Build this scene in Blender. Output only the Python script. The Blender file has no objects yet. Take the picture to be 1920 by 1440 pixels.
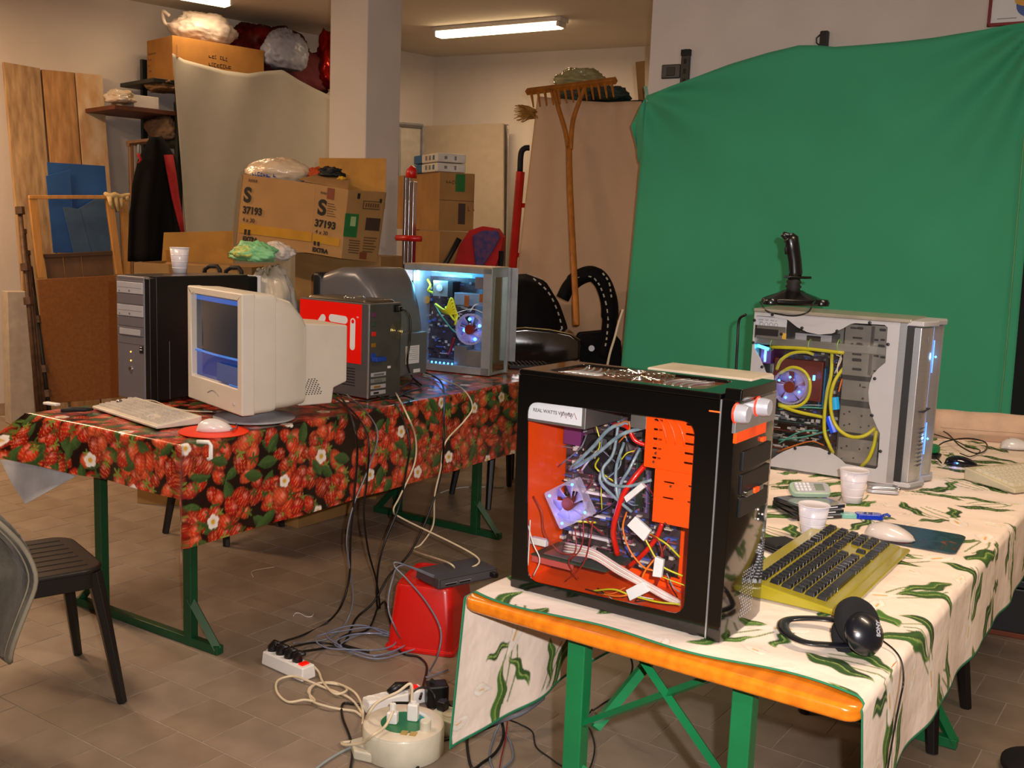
import bpy, bmesh, math, random
import numpy as np
from mathutils import Vector, Matrix
R = math.radians
random.seed(7); rng = np.random.default_rng(7)
SC = bpy.context.scene
COL = SC.collection

# ------------------------------------------------------------------ camera, light, exposure
FOC, CAM_H = 1950.0, 1.5
_p, _r = R(8.34), R(2.2)
_F = Vector((0, math.cos(_p), -math.sin(_p)))
_R0 = Vector((1, 0, 0)); _U0 = _R0.cross(_F)
_Rt = math.cos(_r) * _R0 + math.sin(_r) * _U0
_Up = _Rt.cross(_F)
camd = bpy.data.cameras.new('camera'); cam = bpy.data.objects.new('camera', camd); COL.objects.link(cam)
camd.sensor_width = 36; camd.lens = 36 * FOC / 1920; camd.clip_start = 0.05; camd.clip_end = 60
_m = Matrix((_Rt, _Up, -_F)).transposed().to_4x4(); _m.translation = (0, 0, CAM_H)
cam.matrix_world = _m
SC.camera = cam
SC.view_settings.view_transform = 'Standard'; SC.view_settings.look = 'None'
SC.cycles.max_bounces = 8; SC.cycles.diffuse_bounces = 4; SC.cycles.transparent_max_bounces = 10
SC.view_settings.gamma = 1; SC.view_settings.use_curve_mapping = False
SC.view_settings.exposure = 0.15
W = bpy.data.worlds.new('world'); SC.world = W; W.use_nodes = True
W.node_tree.nodes['Background'].inputs[0].default_value = (1.0, 0.84, 0.68, 1)
W.node_tree.nodes['Background'].inputs[1].default_value = 0.02

def lin(h):
    h = h.lstrip('#'); v = [int(h[i:i + 2], 16) / 255 for i in (0, 2, 4)]
    return tuple((c / 12.92 if c <= 0.04045 else ((c + 0.055) / 1.055) ** 2.4) for c in v)

def lamp(name, kind, loc, energy, color, size=0.1, sy=None, target=None, spot=None):
    d = bpy.data.lights.new(name, kind); d.energy = energy; d.color = color
    if kind == 'AREA':
        d.size = size
        if sy: d.shape = 'RECTANGLE'; d.size_y = sy
    else: d.shadow_soft_size = size
    o = bpy.data.objects.new(name, d); o.location = loc; COL.objects.link(o)
    if target is not None:
        o.rotation_euler = (Vector(target) - Vector(loc)).to_track_quat('-Z', 'Y').to_euler()
    if spot: d.spot_size = R(spot[0]); d.spot_blend = spot[1]
    return o
# the camera's own flash, just above and right of the lens
lamp('camera_flash', 'SPOT', Vector((0, 0, CAM_H)) + _Rt * 0.075 + _Up * 0.06, 238, (1.0, 0.94, 0.94), 0.012, target=(0.1, 4, 1.05), spot=(88, 0.85))
HC = 3.15
LAMPS = []   # fluorescent fixtures: (x, y, yaw, power)

# ------------------------------------------------------------------ pixels of the photograph to points of the room
def ray(x, y): return _F + _Rt * ((x - 960) / FOC) - _Up * ((y - 720) / FOC)
O = Vector((0, 0, CAM_H))
def PZ(x, y, z):
    d = ray(x, y); return O + d * ((z - CAM_H) / d.z)
def PY(x, y, Y):
    d = ray(x, y); return O + d * (Y / d.y)
class Plane:
    """vertical plane through (px,py) running in direction ang (degrees); n points to the camera side"""
    def __init__(s, p, ang):
        s.p = Vector((p[0], p[1], 0)); s.d = Vector((math.cos(R(ang)), math.sin(R(ang)), 0)); s.a = ang
        s.n = Vector((s.d.y, -s.d.x, 0))
        if s.n.dot(-s.p) < 0: s.n = -s.n
    def hit(s, x, y, off=0.0):
        d = ray(x, y); t = ((s.p + s.n * off) - O).dot(s.n) / d.dot(s.n); return O + d * t

# ------------------------------------------------------------------ materials
MATS = {}
def mat(name, col, rough=0.6, metal=0.0, var=0.08, scale=12.0, bump=0.0, bscale=60.0, emit=None, estr=0.0, alpha=None, coat=0.0, spec=0.5, stretch=None, col2=None, trans=0.0, sheen=0.0):
    if name in MATS: return MATS[name]
    m = bpy.data.materials.new(name); m.use_nodes = True; nt = m.node_tree; b = nt.nodes['Principled BSDF']
    c = lin(col) if isinstance(col, str) else col
    tc = nt.nodes.new('ShaderNodeTexCoord'); mp = nt.nodes.new('ShaderNodeMapping')
    nt.links.new(tc.outputs['Object'], mp.inputs[0])
    if stretch: mp.inputs['Scale'].default_value = stretch
    n = nt.nodes.new('ShaderNodeTexNoise'); n.inputs['Scale'].default_value = scale; n.inputs['Detail'].default_value = 5
    nt.links.new(mp.outputs[0], n.inputs['Vector'])
    mx = nt.nodes.new('ShaderNodeMix'); mx.data_type = 'RGBA'
    c2 = lin(col2) if col2 else tuple(min(1, k * (1 - var * 2.2)) for k in c)
    c1 = c if col2 else tuple(min(1, k * (1 + var)) for k in c)
    mx.inputs[6].default_value = (*c2, 1); mx.inputs[7].default_value = (*c1, 1)
    rp = nt.nodes.new('ShaderNodeMapRange'); rp.inputs[1].default_value = 0.3; rp.inputs[2].default_value = 0.7
    nt.links.new(n.outputs[0], rp.inputs[0]); nt.links.new(rp.outputs[0], mx.inputs[0])
    nt.links.new(mx.outputs[2], b.inputs['Base Color'])
    b.inputs['Roughness'].default_value = rough; b.inputs['Metallic'].default_value = metal
    b.inputs['Coat Weight'].default_value = coat; b.inputs['Coat Roughness'].default_value = 0.08
    b.inputs['Specular IOR Level'].default_value = spec
    b.inputs['Sheen Weight'].default_value = sheen
    if trans: b.inputs['Transmission Weight'].default_value = trans
    if alpha is not None: b.inputs['Alpha'].default_value = alpha
    if emit: b.inputs['Emission Color'].default_value = (*lin(emit), 1); b.inputs['Emission Strength'].default_value = estr
    if bump:
        n2 = nt.nodes.new('ShaderNodeTexNoise'); n2.inputs['Scale'].default_value = bscale; n2.inputs['Detail'].default_value = 4
        nt.links.new(mp.outputs[0], n2.inputs['Vector'])
        bp = nt.nodes.new('ShaderNodeBump'); bp.inputs['Strength'].default_value = bump; bp.inputs['Distance'].default_value = 0.01
        nt.links.new(n2.outputs[0], bp.inputs['Height']); nt.links.new(bp.outputs[0], b.inputs['Normal'])
    MATS[name] = m; return m
def attr_mat(name, rough=0.7, back=None, coat=0.0, sheen=0.0, bump=0.0):
    """colour comes from the woven/printed pattern stored per point on the cloth; the wrong side of the cloth is paler"""
    m = bpy.data.materials.new(name); m.use_nodes = True; nt = m.node_tree; b = nt.nodes['Principled BSDF']
    a = nt.nodes.new('ShaderNodeAttribute'); a.attribute_name = 'print'
    src = a.outputs['Color']
    if back:
        g = nt.nodes.new('ShaderNodeNewGeometry'); mx = nt.nodes.new('ShaderNodeMix'); mx.data_type = 'RGBA'
        mul = nt.nodes.new('ShaderNodeMath'); mul.operation = 'MULTIPLY'; mul.inputs[1].default_value = back[1]
        nt.links.new(g.outputs['Backfacing'], mul.inputs[0]); nt.links.new(mul.outputs[0], mx.inputs[0])
        nt.links.new(a.outputs['Color'], mx.inputs[6]); mx.inputs[7].default_value = (*lin(back[0]), 1)
        src = mx.outputs[2]
    nt.links.new(src, b.inputs['Base Color']); b.inputs['Roughness'].default_value = rough
    b.inputs['Coat Weight'].default_value = coat; b.inputs['Coat Roughness'].default_value = 0.15; b.inputs['Sheen Weight'].default_value = sheen
    if bump:
        n2 = nt.nodes.new('ShaderNodeTexNoise'); n2.inputs['Scale'].default_value = 9; n2.inputs['Detail'].default_value = 3
        tc = nt.nodes.new('ShaderNodeTexCoord'); nt.links.new(tc.outputs['Object'], n2.inputs['Vector'])
        bp = nt.nodes.new('ShaderNodeBump'); bp.inputs['Strength'].default_value = bump; bp.inputs['Distance'].default_value = 0.03
        nt.links.new(n2.outputs[0], bp.inputs['Height']); nt.links.new(bp.outputs[0], b.inputs['Normal'])
    MATS[name] = m; return m
def glass_mat(name, tint='#ffffff', refl=0.08, rough=0.03, tr=0.92):
    """thin clear sheet: lets light through, keeps a faint surface reflection"""
    m = bpy.data.materials.new(name); m.use_nodes = True; nt = m.node_tree; nt.nodes.remove(nt.nodes['Principled BSDF'])
    out = nt.nodes['Material Output']; t = nt.nodes.new('ShaderNodeBsdfTransparent'); g = nt.nodes.new('ShaderNodeBsdfGlossy')
    c = lin(tint); t.inputs[0].default_value = (c[0] * tr, c[1] * tr, c[2] * tr, 1); g.inputs['Roughness'].default_value = rough
    mx = nt.nodes.new('ShaderNodeMixShader'); mx.inputs[0].default_value = refl
    nt.links.new(t.outputs[0], mx.inputs[1]); nt.links.new(g.outputs[0], mx.inputs[2]); nt.links.new(mx.outputs[0], out.inputs[0])
    MATS[name] = m; return m

# ------------------------------------------------------------------ mesh building
class MB:
    def __init__(s): s.v = []; s.f = []
    def add(s, vs, fs):
        k = len(s.v); s.v += [tuple(v) for v in vs]; s.f += [tuple(i + k for i in f) for f in fs]; return s
    def box(s, x0, x1, y0, y1, z0, z1, M=None, top=None):
        """axis box; top=(dx,dy) insets the top face"""
        a, b_ = top or (0, 0)
        vs = [(x0, y0, z0), (x1, y0, z0), (x1, y1, z0), (x0, y1, z0), (x0 + a, y0 + b_, z1), (x1 - a, y0 + b_, z1), (x1 - a, y1 - b_, z1), (x0 + a, y1 - b_, z1)]
        if M: vs = [M @ Vector(v) for v in vs]
        return s.add(vs, [(3, 2, 1, 0), (4, 5, 6, 7), (0, 1, 5, 4), (1, 2, 6, 5), (2, 3, 7, 6), (3, 0, 4, 7)])
    def prism(s, poly, z0, z1, M=None, scale=1.0):
        n = len(poly); cx = sum(p[0] for p in poly) / n; cy = sum(p[1] for p in poly) / n
        vs = [(p[0], p[1], z0) for p in poly] + [(cx + (p[0] - cx) * scale, cy + (p[1] - cy) * scale, z1) for p in poly]
        if M: vs = [M @ Vector(v) for v in vs]
        return s.add(vs, [tuple(range(n))[::-1], tuple(range(n, 2 * n))] + [(i, (i + 1) % n, n + (i + 1) % n, n + i) for i in range(n)])
    def tube(s, pts, r, n=8, cap=True, flat=None):
        pts = [Vector(p) for p in pts]; rs = r if isinstance(r, (list, tuple)) else [r] * len(pts)
        k0 = len(s.v); t = (pts[1] - pts[0]).normalized()
        ref = Vector((0, 0, 1)) if abs(t.z) < 0.9 else Vector((1, 0, 0)); u = t.cross(ref).normalized()
        for i, p in enumerate(pts):
            t = (pts[min(i + 1, len(pts) - 1)] - pts[max(i - 1, 0)])
            if t.length < 1e-9: t = Vector((0, 0, 1))
            t.normalize(); u = (u - t * u.dot(t)); u.normalize(); w = t.cross(u)
            for j in range(n):
                a = 2 * math.pi * j / n; fl = flat or (1, 1)
                s.v.append(tuple(p + (u * math.cos(a) * fl[0] + w * math.sin(a) * fl[1]) * rs[i]))
        for i in range(len(pts) - 1):
            for j in range(n):
                a = k0 + i * n + j; b_ = k0 + i * n + (j + 1) % n
                s.f.append((a, b_, b_ + n, a + n))
        if cap:
            s.f.append(tuple(k0 + j for j in range(n))[::-1]); s.f.append(tuple(k0 + (len(pts) - 1) * n + j for j in range(n)))
        return s
    def lathe(s, prof, n=24, M=None, sx=1.0, sy=1.0, cap=True):
        k0 = len(s.v)
        for (r, z) in prof:
            for j in range(n):
                a = 2 * math.pi * j / n; v = Vector((r * math.cos(a) * sx, r * math.sin(a) * sy, z)); s.v.append(tuple(M @ v if M else v))
        for i in range(len(prof) - 1):
            for j in range(n):
                a = k0 + i * n + j; b_ = k0 + i * n + (j + 1) % n; s.f.append((a, b_, b_ + n, a + n))
        if not cap: return s
        if prof[0][0] > 1e-6: s.f.append(tuple(k0 + j for j in range(n))[::-1])
        if prof[-1][0] > 1e-6: s.f.append(tuple(k0 + (len(prof) - 1) * n + j for j in range(n)))
        return s
    def grid(s, fn, nu, nv):
        k0 = len(s.v)
        for i in range(nu + 1):
            for j in range(nv + 1): s.v.append(tuple(fn(i / nu, j / nv)))
        for i in range(nu):
            for j in range(nv):
                a = k0 + i * (nv + 1) + j; s.f.append((a, a + nv + 1, a + nv + 2, a + 1))
        return s
    def build(s, name, m, parent=None, smooth=False, bev=0.0, solid=0.0, sub=0, org=None, seg=2):
        me = bpy.data.meshes.new(name)
        vs = s.v
        if org is not None: vs = [(v[0] - org[0], v[1] - org[1], v[2] - org[2]) for v in vs]
        me.from_pydata(vs, [], s.f); me.update()
        bm = bmesh.new(); bm.from_mesh(me); bmesh.ops.recalc_face_normals(bm, faces=bm.faces); bm.to_mesh(me); bm.free()
        if smooth: me.polygons.foreach_set('use_smooth', [True] * len(me.polygons))
        me.materials.append(m); o = bpy.data.objects.new(name, me); COL.objects.link(o)
        if org is not None: o.location = org
        if parent: o.parent = parent
        if sub: md = o.modifiers.new('sub', 'SUBSURF'); md.levels = sub; md.render_levels = sub
        if solid: md = o.modifiers.new('solid', 'SOLIDIFY'); md.thickness = solid; md.offset = 0
        if bev:
            md = o.modifiers.new('bev', 'BEVEL'); md.width = bev; md.segments = seg; md.limit_method = 'ANGLE'; md.angle_limit = R(40)
            for p in me.polygons: p.use_smooth = True
            md.harden_normals = True
        return o
def tag(o, label=None, cat=None, group=None, kind=None):
    if label: o['label'] = label
    if cat: o['category'] = cat
    if group: o['group'] = group
    if kind: o['kind'] = kind
    return o
def thing(name, label, cat, loc=(0, 0, 0), rz=0.0, group=None, rot=None):
    o = bpy.data.objects.new(name, None); COL.objects.link(o); o.location = loc; o.rotation_euler = rot or (0, 0, R(rz)); o.empty_display_size = 0.05
    return tag(o, label, cat, group)
def copy_tree(o, parent=None):
    c = o.copy(); COL.objects.link(c)
    if parent: c.parent = parent
    for ch in list(o.children): copy_tree(ch, c)
    return c
def bx(name, m, parent, x0, x1, y0, y1, z0, z1, bev=0.002, M=None, top=None):
    return MB().box(x0, x1, y0, y1, z0, z1, M, top).build(name, m, parent, bev=bev)
def rrect(w, h, r, n=5, cx=0, cy=0):
    out = []
    for k, (sx, sy) in enumerate(((1, 1), (-1, 1), (-1, -1), (1, -1))):
        for i in range(n + 1):
            a = R(90 * k + 90 * i / n); out.append((cx + sx * (w / 2 - r) + r * math.cos(a), cy + sy * (h / 2 - r) + r * math.sin(a)))
    return out
def text(name, body, size, m, parent, loc, rot, bold=0.0, ext=0.0006, align='LEFT', sx=1.0):
    c = bpy.data.curves.new(name, 'FONT'); c.body = body; c.size = size; c.extrude = ext; c.offset = bold; c.align_x = align
    t = bpy.data.objects.new(name, c); dg = bpy.context.evaluated_depsgraph_get()
    COL.objects.link(t); me = bpy.data.meshes.new_from_object(t); bpy.data.objects.remove(t)
    me.materials.clear(); me.materials.append(m)
    o = bpy.data.objects.new(name, me); COL.objects.link(o); o.location = loc; o.rotation_euler = rot; o.scale = (sx, 1, 1)
    if parent: o.parent = parent
    return o
def catmull(pts, n=8):
    pts = [Vector(p) for p in pts]; P = [pts[0] * 2 - pts[1]] + pts + [pts[-1] * 2 - pts[-2]]; out = []
    for i in range(1, len(P) - 2):
        a, b_, c, d = P[i - 1:i + 3]
        for k in range(n):
            t = k / n; out.append(0.5 * ((2 * b_) + (c - a) * t + (2 * a - 5 * b_ + 4 * c - d) * t * t + (3 * b_ - a - 3 * c + d) * t ** 3))
    out.append(pts[-1]); return out
def cable(name, label, pts, r, m, parent=None, cat='cable', group=None, n=8, seg=7):
    P = catmull(pts, n)
    o = MB().tube(P, r, seg).build(name, m, parent, smooth=True, org=None if parent else tuple(P[0]))
    if not parent: tag(o, label, cat, group)
    return o

# ------------------------------------------------------------------ the room
m_wall = mat('wall_paint', '#cdc3b8', 0.9, var=0.03, scale=3, bump=0.08, bscale=120)
m_wallr = mat('wall_paint_right', '#cdc3bc', 0.9, var=0.03, scale=3, bump=0.08, bscale=120)
m_ceil = mat('ceiling_paint', '#d6cdbb', 0.95, var=0.03, scale=2)
m_base = mat('skirting_tile', '#a08670', 0.5)
m_dark = mat('near_black_plastic', '#131315', 0.45)
CL = PZ(815, 107, HC); AL = PZ(240, 0, HC); DR = PZ(1205, 87, HC)
angL = math.degrees(math.atan2(CL.y - AL.y, CL.x - AL.x)); angB = math.degrees(math.atan2(DR.y - CL.y, DR.x - CL.x))
WL = Plane(CL, angL); WB = Plane(CL, angB)
G0 = PY(1208, 300, 5.8); WG = Plane(G0, -31)
def wall(name, p0, p1, thick, m, h=HC, side=1):
    p0 = Vector((p0[0], p0[1], 0)); p1 = Vector((p1[0], p1[1], 0)); d = p1 - p0; L = d.length; d.normalize(); a = math.atan2(d.y, d.x)
    M = Matrix.Translation(p0) @ Matrix.Rotation(a, 4, 'Z')
    y0, y1 = (0, thick) if side > 0 else (-thick, 0)
    o = MB().box(0, L, y0, y1, 0, h).build(name, m); o.matrix_world = M; o['kind'] = 'structure'; return o
dl, db, dg_ = WL.d, WB.d, WG.d
LA = CL - dl * 12.5
wall('wall_left', LA, CL + dl * 0.15, 0.15, m_wall)
BE = CL + db * 3.9
wall('wall_back', CL - db * 0.1, BE, 0.15, m_wall)
GE = Vector((G0.x, G0.y, 0)) + dg_ * 5.2
wall('wall_right', (G0.x, G0.y), GE, 0.2, m_wallr)
rd = Vector((math.cos(R(56)), math.sin(R(56)), 0))
ret = MB(); Mr = Matrix.Translation(Vector((G0.x, G0.y, 0)) + dg_ * 0.2) @ Matrix.Rotation(R(56), 4, 'Z')
ret.box(0.19, 3.6, 0, 0.2, 0, HC).build('wall_return', m_wallr); o = bpy.data.objects['wall_return']; o.matrix_world = Mr; o['kind'] = 'structure'
SW = (LA.x + 0.3, -4.6); SE = (GE.x, -4.6)
wall('wall_rear', (LA.x - 0.2, -4.6), (GE.x + 0.2, -4.6), 0.15, m_wall, side=-1)
wall('wall_side', (GE.x, GE.y + 0.1), (GE.x, -4.6), 0.15, m_wallr, side=1)
ce = MB().add([(LA.x - 0.3, -4.8, HC), (GE.x + 0.4, -4.8, HC), (GE.x + 0.4, 11.5, HC), (LA.x - 0.3, 11.5, HC), (LA.x - 0.3, -4.8, HC + 0.2), (GE.x + 0.4, -4.8, HC + 0.2), (GE.x + 0.4, 11.5, HC + 0.2), (LA.x - 0.3, 11.5, HC + 0.2)],
    [(3, 2, 1, 0), (4, 5, 6, 7), (0, 1, 5, 4), (1, 2, 6, 5), (2, 3, 7, 6), (3, 0, 4, 7)]).build('ceiling', m_ceil); ce['kind'] = 'structure'
# column
c0 = PY(685, 300, 6.25)
AU = R(-34.5)
Mc = Matrix.Translation((c0.x, c0.y, 0)) @ Matrix.Rotation(AU, 4, 'Z')
colo = MB().box(-0.30, 0, 0, 0.30, 0, HC).build('column', m_wall, bev=0.006); colo.matrix_world = Mc; colo['kind'] = 'structure'
# skirting along the left wall
Mb = Matrix.Translation(LA) @ Matrix.Rotation(R(angL), 4, 'Z')
for nm, x0, x1 in (('baseboard_left', 0.0, 12.4),):
    o = MB().box(x0, x1, -0.012, 0, 0, 0.09).build(nm, m_base, bev=0.002); Mb2 = Mb.copy(); Mb2.translation.z = 0; o.matrix_world = Mb2; o['kind'] = 'structure'
o = MB().box(0.1, 3.7, -0.012, 0, 0, 0.09).build('baseboard_back', m_base, bev=0.002); Mq = Matrix.Translation((CL.x, CL.y, 0)) @ Matrix.Rotation(R(angB), 4, 'Z'); o.matrix_world = Mq; o['kind'] = 'structure'

# floor: a slab of grout with 20 cm tiles laid in half bond on it
grout = mat('grout', '#9d9283', 0.9, var=0.1, scale=30)
fl = MB().add([(LA.x - 0.3, -4.8, -0.2), (GE.x + 0.4, -4.8, -0.2), (GE.x + 0.4, 11.5, -0.2), (LA.x - 0.3, 11.5, -0.2), (LA.x - 0.3, -4.8, -0.0012), (GE.x + 0.4, -4.8, -0.0012), (GE.x + 0.4, 11.5, -0.0012), (LA.x - 0.3, 11.5, -0.0012)],
    [(3, 2, 1, 0), (4, 5, 6, 7), (0, 1, 5, 4), (1, 2, 6, 5), (2, 3, 7, 6), (3, 0, 4, 7)]).build('floor', grout); fl['kind'] = 'structure'
tile_m = [mat('floor_tile_%d' % k, c, 0.42, var=0.10, scale=7, col2=c2, bump=0.04, bscale=40) for k, (c, c2) in enumerate((('#8f8071', '#7d6f61'), ('#938475', '#817265'), ('#8b7c6c', '#7a6b5c')))]
uu = Vector((math.cos(AU), math.sin(AU), 0)); vv = Vector((-uu.y, uu.x, 0))
TS, GR = 0.2045, 0.0018
tile_mesh = []
for m in tile_m:
    h = TS / 2 - GR / 2; me = bpy.data.meshes.new('tile')
    b_ = 0.0012
    me.from_pydata([(-h, -h, -0.006), (h, -h, -0.006), (h, h, -0.006), (-h, h, -0.006), (-h + b_, -h + b_, 0), (h - b_, -h + b_, 0), (h - b_, h - b_, 0), (-h + b_, h - b_, 0)], [],
                   [(4, 5, 6, 7), (0, 1, 5, 4), (1, 2, 6, 5), (2, 3, 7, 6), (3, 0, 4, 7)]); me.materials.append(m); tile_mesh.append(me)
cand = []
for j in range(-10, 75):
    for i in range(-60, 60):
        v = 1.846 + (j + 0.5) * TS; u = -2.313 + (i + 0.5 + (0.5 if (j % 2) else 0)) * TS
        p = uu * u + vv * v
        if p.y < 0.4 or p.y > 11: continue
        q = p - O; kf = q.dot(_F)
        if kf < 0.3: continue
        X = 960 + FOC * q.dot(_Rt) / kf; Y = 720 - FOC * q.dot(_Up) / kf
        cand.append((kf, X, Y, p, (i * 7 + j * 13 + i * j) % 3))
def vis(X, Y):
    if not (-60 < X < 1980 and Y < 1500): return False
    if 400 < X < 960 and 980 < Y < 1440: return True
    if X < 400 and 900 < Y < 1500: return True
    if X < 330 and 780 < Y: return True
    if 330 < X < 960 and 860 < Y: return True
    if 880 < X < 1560 and Y > 1180: return True
    if X > 1640 and Y > 1050: return True
    return False
cand.sort(key=lambda c: c[0])
near = [c for c in cand if vis(c[1], c[2])][:298]; ids = set(id(c) for c in near)
for c in near:
    t = bpy.data.objects.new('tile', tile_mesh[c[4]]); COL.objects.link(t); t.parent = fl
    t.location = (c[3].x, c[3].y, 0.0); t.rotation_euler = (0, 0, AU)
rest = MB(); h = TS / 2 - GR / 2
WR = Plane(G0, -31)
for c in cand:
    if id(c) in ids: continue
    p = c[3]
    if (Vector((p.x, p.y, 0)) - WL.p).dot(WL.n) < 0.1 or (Vector((p.x, p.y, 0)) - WB.p).dot(WB.n) < 0.1: continue
    rest.add([p + uu * a * h + vv * b_ * h for a, b_ in ((-1, -1), (1, -1), (1, 1), (-1, 1))], [(0, 1, 2, 3)])
ro = rest.build('tiles', tile_m[0], fl); ro['kind'] = 'stuff'
# ------------------------------------------------------------------ ceiling lights (fluorescent tubes under a long diffuser)
m_diff = mat('lit_diffuser', '#ffffff', 0.5, emit='#ffdcae', estr=9.0)
m_fix = mat('white_fixture_metal', '#cfc8bd', 0.4)
def tube_light(pa, pb, label, energy):
    a = PZ(*pa, HC - 0.04); b = PZ(*pb, HC - 0.04); c = (a + b) / 2; L = (b - a).length; an = math.degrees(math.atan2(b.y - a.y, b.x - a.x))
    t = thing('ceiling_light', label, 'ceiling light', (c.x, c.y, HC), an)
    L2 = L / 2
    bx('fixture_body', m_fix, t, -L2 - 0.03, L2 + 0.03, -0.065, 0.065, -0.035, 0, 0.004)
    bx('diffuser', m_diff, t, -L2, L2, -0.05, 0.05, -0.08, -0.0355, 0.012, top=(0, -0.005))
    for s in (-1, 1): bx('end_cap', m_fix, t, s * L2 - 0.012, s * L2 + 0.012, -0.06, 0.06, -0.072, -0.034, 0.006)
    l = lamp('ceiling_area_light', 'AREA', (c.x, c.y, HC - 0.10), energy, (1.0, 0.70, 0.42), L, 0.10); l.rotation_euler = (0, 0, R(an)); return t
tube_light((822, 62), (1052, 43), 'lit fluorescent ceiling light hanging above the back of the room', 26)
a = PZ(428, 2, HC); 
t_ = tube_light((428, 3), (300, -20), 'lit fluorescent ceiling light cut by the top edge above the shelf', 4)
# unseen area lights without fixtures, added to brighten the hall and left wall
for (x, y) in ((-2.2, 3.2), (1.7, 2.0), (-1.0, 3.9 - 5.0), (-4.0, 6.0)):
    l = lamp('ceiling_area_light', 'AREA', (x, y, HC - 0.08), 46 if y < 5 else 84, (1.0, 0.74, 0.52) if y < 5 else (1.0, .62, .34), 1.2, 0.1); l.rotation_euler = (0, 0, AU)

# ------------------------------------------------------------------ printed cloth patterns, painted on a flat canvas and then looked up per cloth point
class Canvas:
    def __init__(s, w, h, px, base):
        s.px = px; s.W = int(w / px) + 1; s.H = int(h / px) + 1
        s.a = np.empty((s.H, s.W, 3)); s.a[:] = base
    def win(s, cx, cy, r):
        x0 = max(0, int((cx - r) / s.px)); x1 = min(s.W, int((cx + r) / s.px) + 2); y0 = max(0, int((cy - r) / s.px)); y1 = min(s.H, int((cy + r) / s.px) + 2)
        if x0 >= x1 or y0 >= y1: return None
        X, Y = np.meshgrid(np.arange(x0, x1) * s.px, np.arange(y0, y1) * s.px); return (slice(y0, y1), slice(x0, x1)), X - cx, Y - cy
    def put(s, sl, alpha, col):
        alpha = np.clip(alpha, 0, 1)[..., None]; s.a[sl] = s.a[sl] * (1 - alpha) + np.asarray(col) * alpha
    def sample(s, x, y):
        fx = np.clip(x / s.px, 0, s.W - 1.001); fy = np.clip(y / s.px, 0, s.H - 1.001); i = fx.astype(int); j = fy.astype(int); u = (fx - i)[..., None]; v = (fy - j)[..., None]
        return (s.a[j, i] * (1 - u) + s.a[j, i + 1] * u) * (1 - v) + (s.a[j + 1, i] * (1 - u) + s.a[j + 1, i + 1] * u) * v
def L3(h): return np.array(lin(h))
def strawberry_canvas(w, h):
    c = Canvas(w, h, 0.002, L3('#1c0a08'))
    g = np.random.default_rng(3)
    n = int(w * h / (0.046 * 0.036))
    pts = [(g.uniform(0, w), g.uniform(0, h)) for _ in range(n)]
    for k, (cx, cy) in enumerate(pts):
        kind = g.random()
        if k > n * 0.55 and kind > 0.985:
            kind = 2
        R0 = g.uniform(0.028, 0.043); an = g.normal(-math.pi / 2, 0.75); W_ = c.win(cx, cy, R0 * 1.7)
        if not W_: continue
        sl, X, Y = W_; u = X * math.cos(an) + Y * math.sin(an); v = -X * math.sin(an) + Y * math.cos(an)
        if g.random() < 0.19:  # a leaf
            lw = R0 * 0.62 * (1 - (u / (R0 * 1.3)) ** 2); d = lw - np.abs(v); al = np.clip(d / 0.002, 0, 1) * (np.abs(u) < R0 * 1.3)
            f = 0.6 + 0.6 * np.clip(v / R0 + 0.4, 0, 1); vein = (np.abs(v) < 0.0012) | (np.abs(((u * 160 + np.abs(v) * 160) % 1) - .5) < .08)
            col = L3('#3f5a2c')[None, None] * f[..., None] * np.where(vein, 1.5, 1.0)[..., None]; c.put(sl, al, col); continue
        # berry: egg pointed at +u
        wid = R0 * 0.80 * np.sqrt(np.clip(1 - (u / R0) ** 2, 0, 1)) * (1 - 0.33 * u / R0)
        d = wid - np.abs(v); al = np.clip(d / 0.0025, 0, 1)
        rr = np.sqrt((u / R0) ** 2 + (v / (R0 * .85)) ** 2)
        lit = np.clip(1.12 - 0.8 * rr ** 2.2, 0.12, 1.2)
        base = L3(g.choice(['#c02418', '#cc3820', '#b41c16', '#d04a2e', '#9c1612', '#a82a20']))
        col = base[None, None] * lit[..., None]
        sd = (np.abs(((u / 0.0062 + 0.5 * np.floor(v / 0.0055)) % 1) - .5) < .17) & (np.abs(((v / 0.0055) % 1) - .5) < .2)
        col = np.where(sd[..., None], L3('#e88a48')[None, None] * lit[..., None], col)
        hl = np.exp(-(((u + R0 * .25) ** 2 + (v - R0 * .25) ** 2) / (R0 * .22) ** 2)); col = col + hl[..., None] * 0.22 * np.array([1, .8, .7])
        c.put(sl, al, col)
        # calyx at -u
        th = np.arctan2(v, u + R0 * .82); rad = np.hypot(u + R0 * .82, v); star = R0 * (.36 + .26 * np.cos(th * 5 + k)); al = np.clip((star - rad) / 0.0015, 0, 1)
        if g.random() < 0.7: c.put(sl, al, L3(g.choice(['#55702c', '#7d8f3c', '#3a5524'])))
    nf = int(w * h / 0.034); 
    gi = []
    for _ in range(nf * 6):
        cx, cy = g.uniform(.03, w - .03), g.uniform(.03, h - .03)
        if all((cx - a) ** 2 + (cy - b) ** 2 > .2 ** 2 for a, b in gi): gi.append((cx, cy))
    for cx, cy in gi:
        r = g.uniform(.024, .030); sl, X, Y = c.win(cx, cy, r * 1.3); th = np.arctan2(Y, X); rad = np.hypot(X, Y); pet = r * (.80 + .20 * np.abs(np.cos(th * 2.5 + cx * 30)))
        c.put(sl, np.clip((pet - rad) / 0.0015, 0, 1), L3('#f0e6dc')[None, None] * (0.8 + .3 * np.clip(rad / r, 0, 1))[..., None]); c.put(sl, np.clip((r * .36 - rad) / .0015, 0, 1), L3('#d8a428'))
    return c
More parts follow.
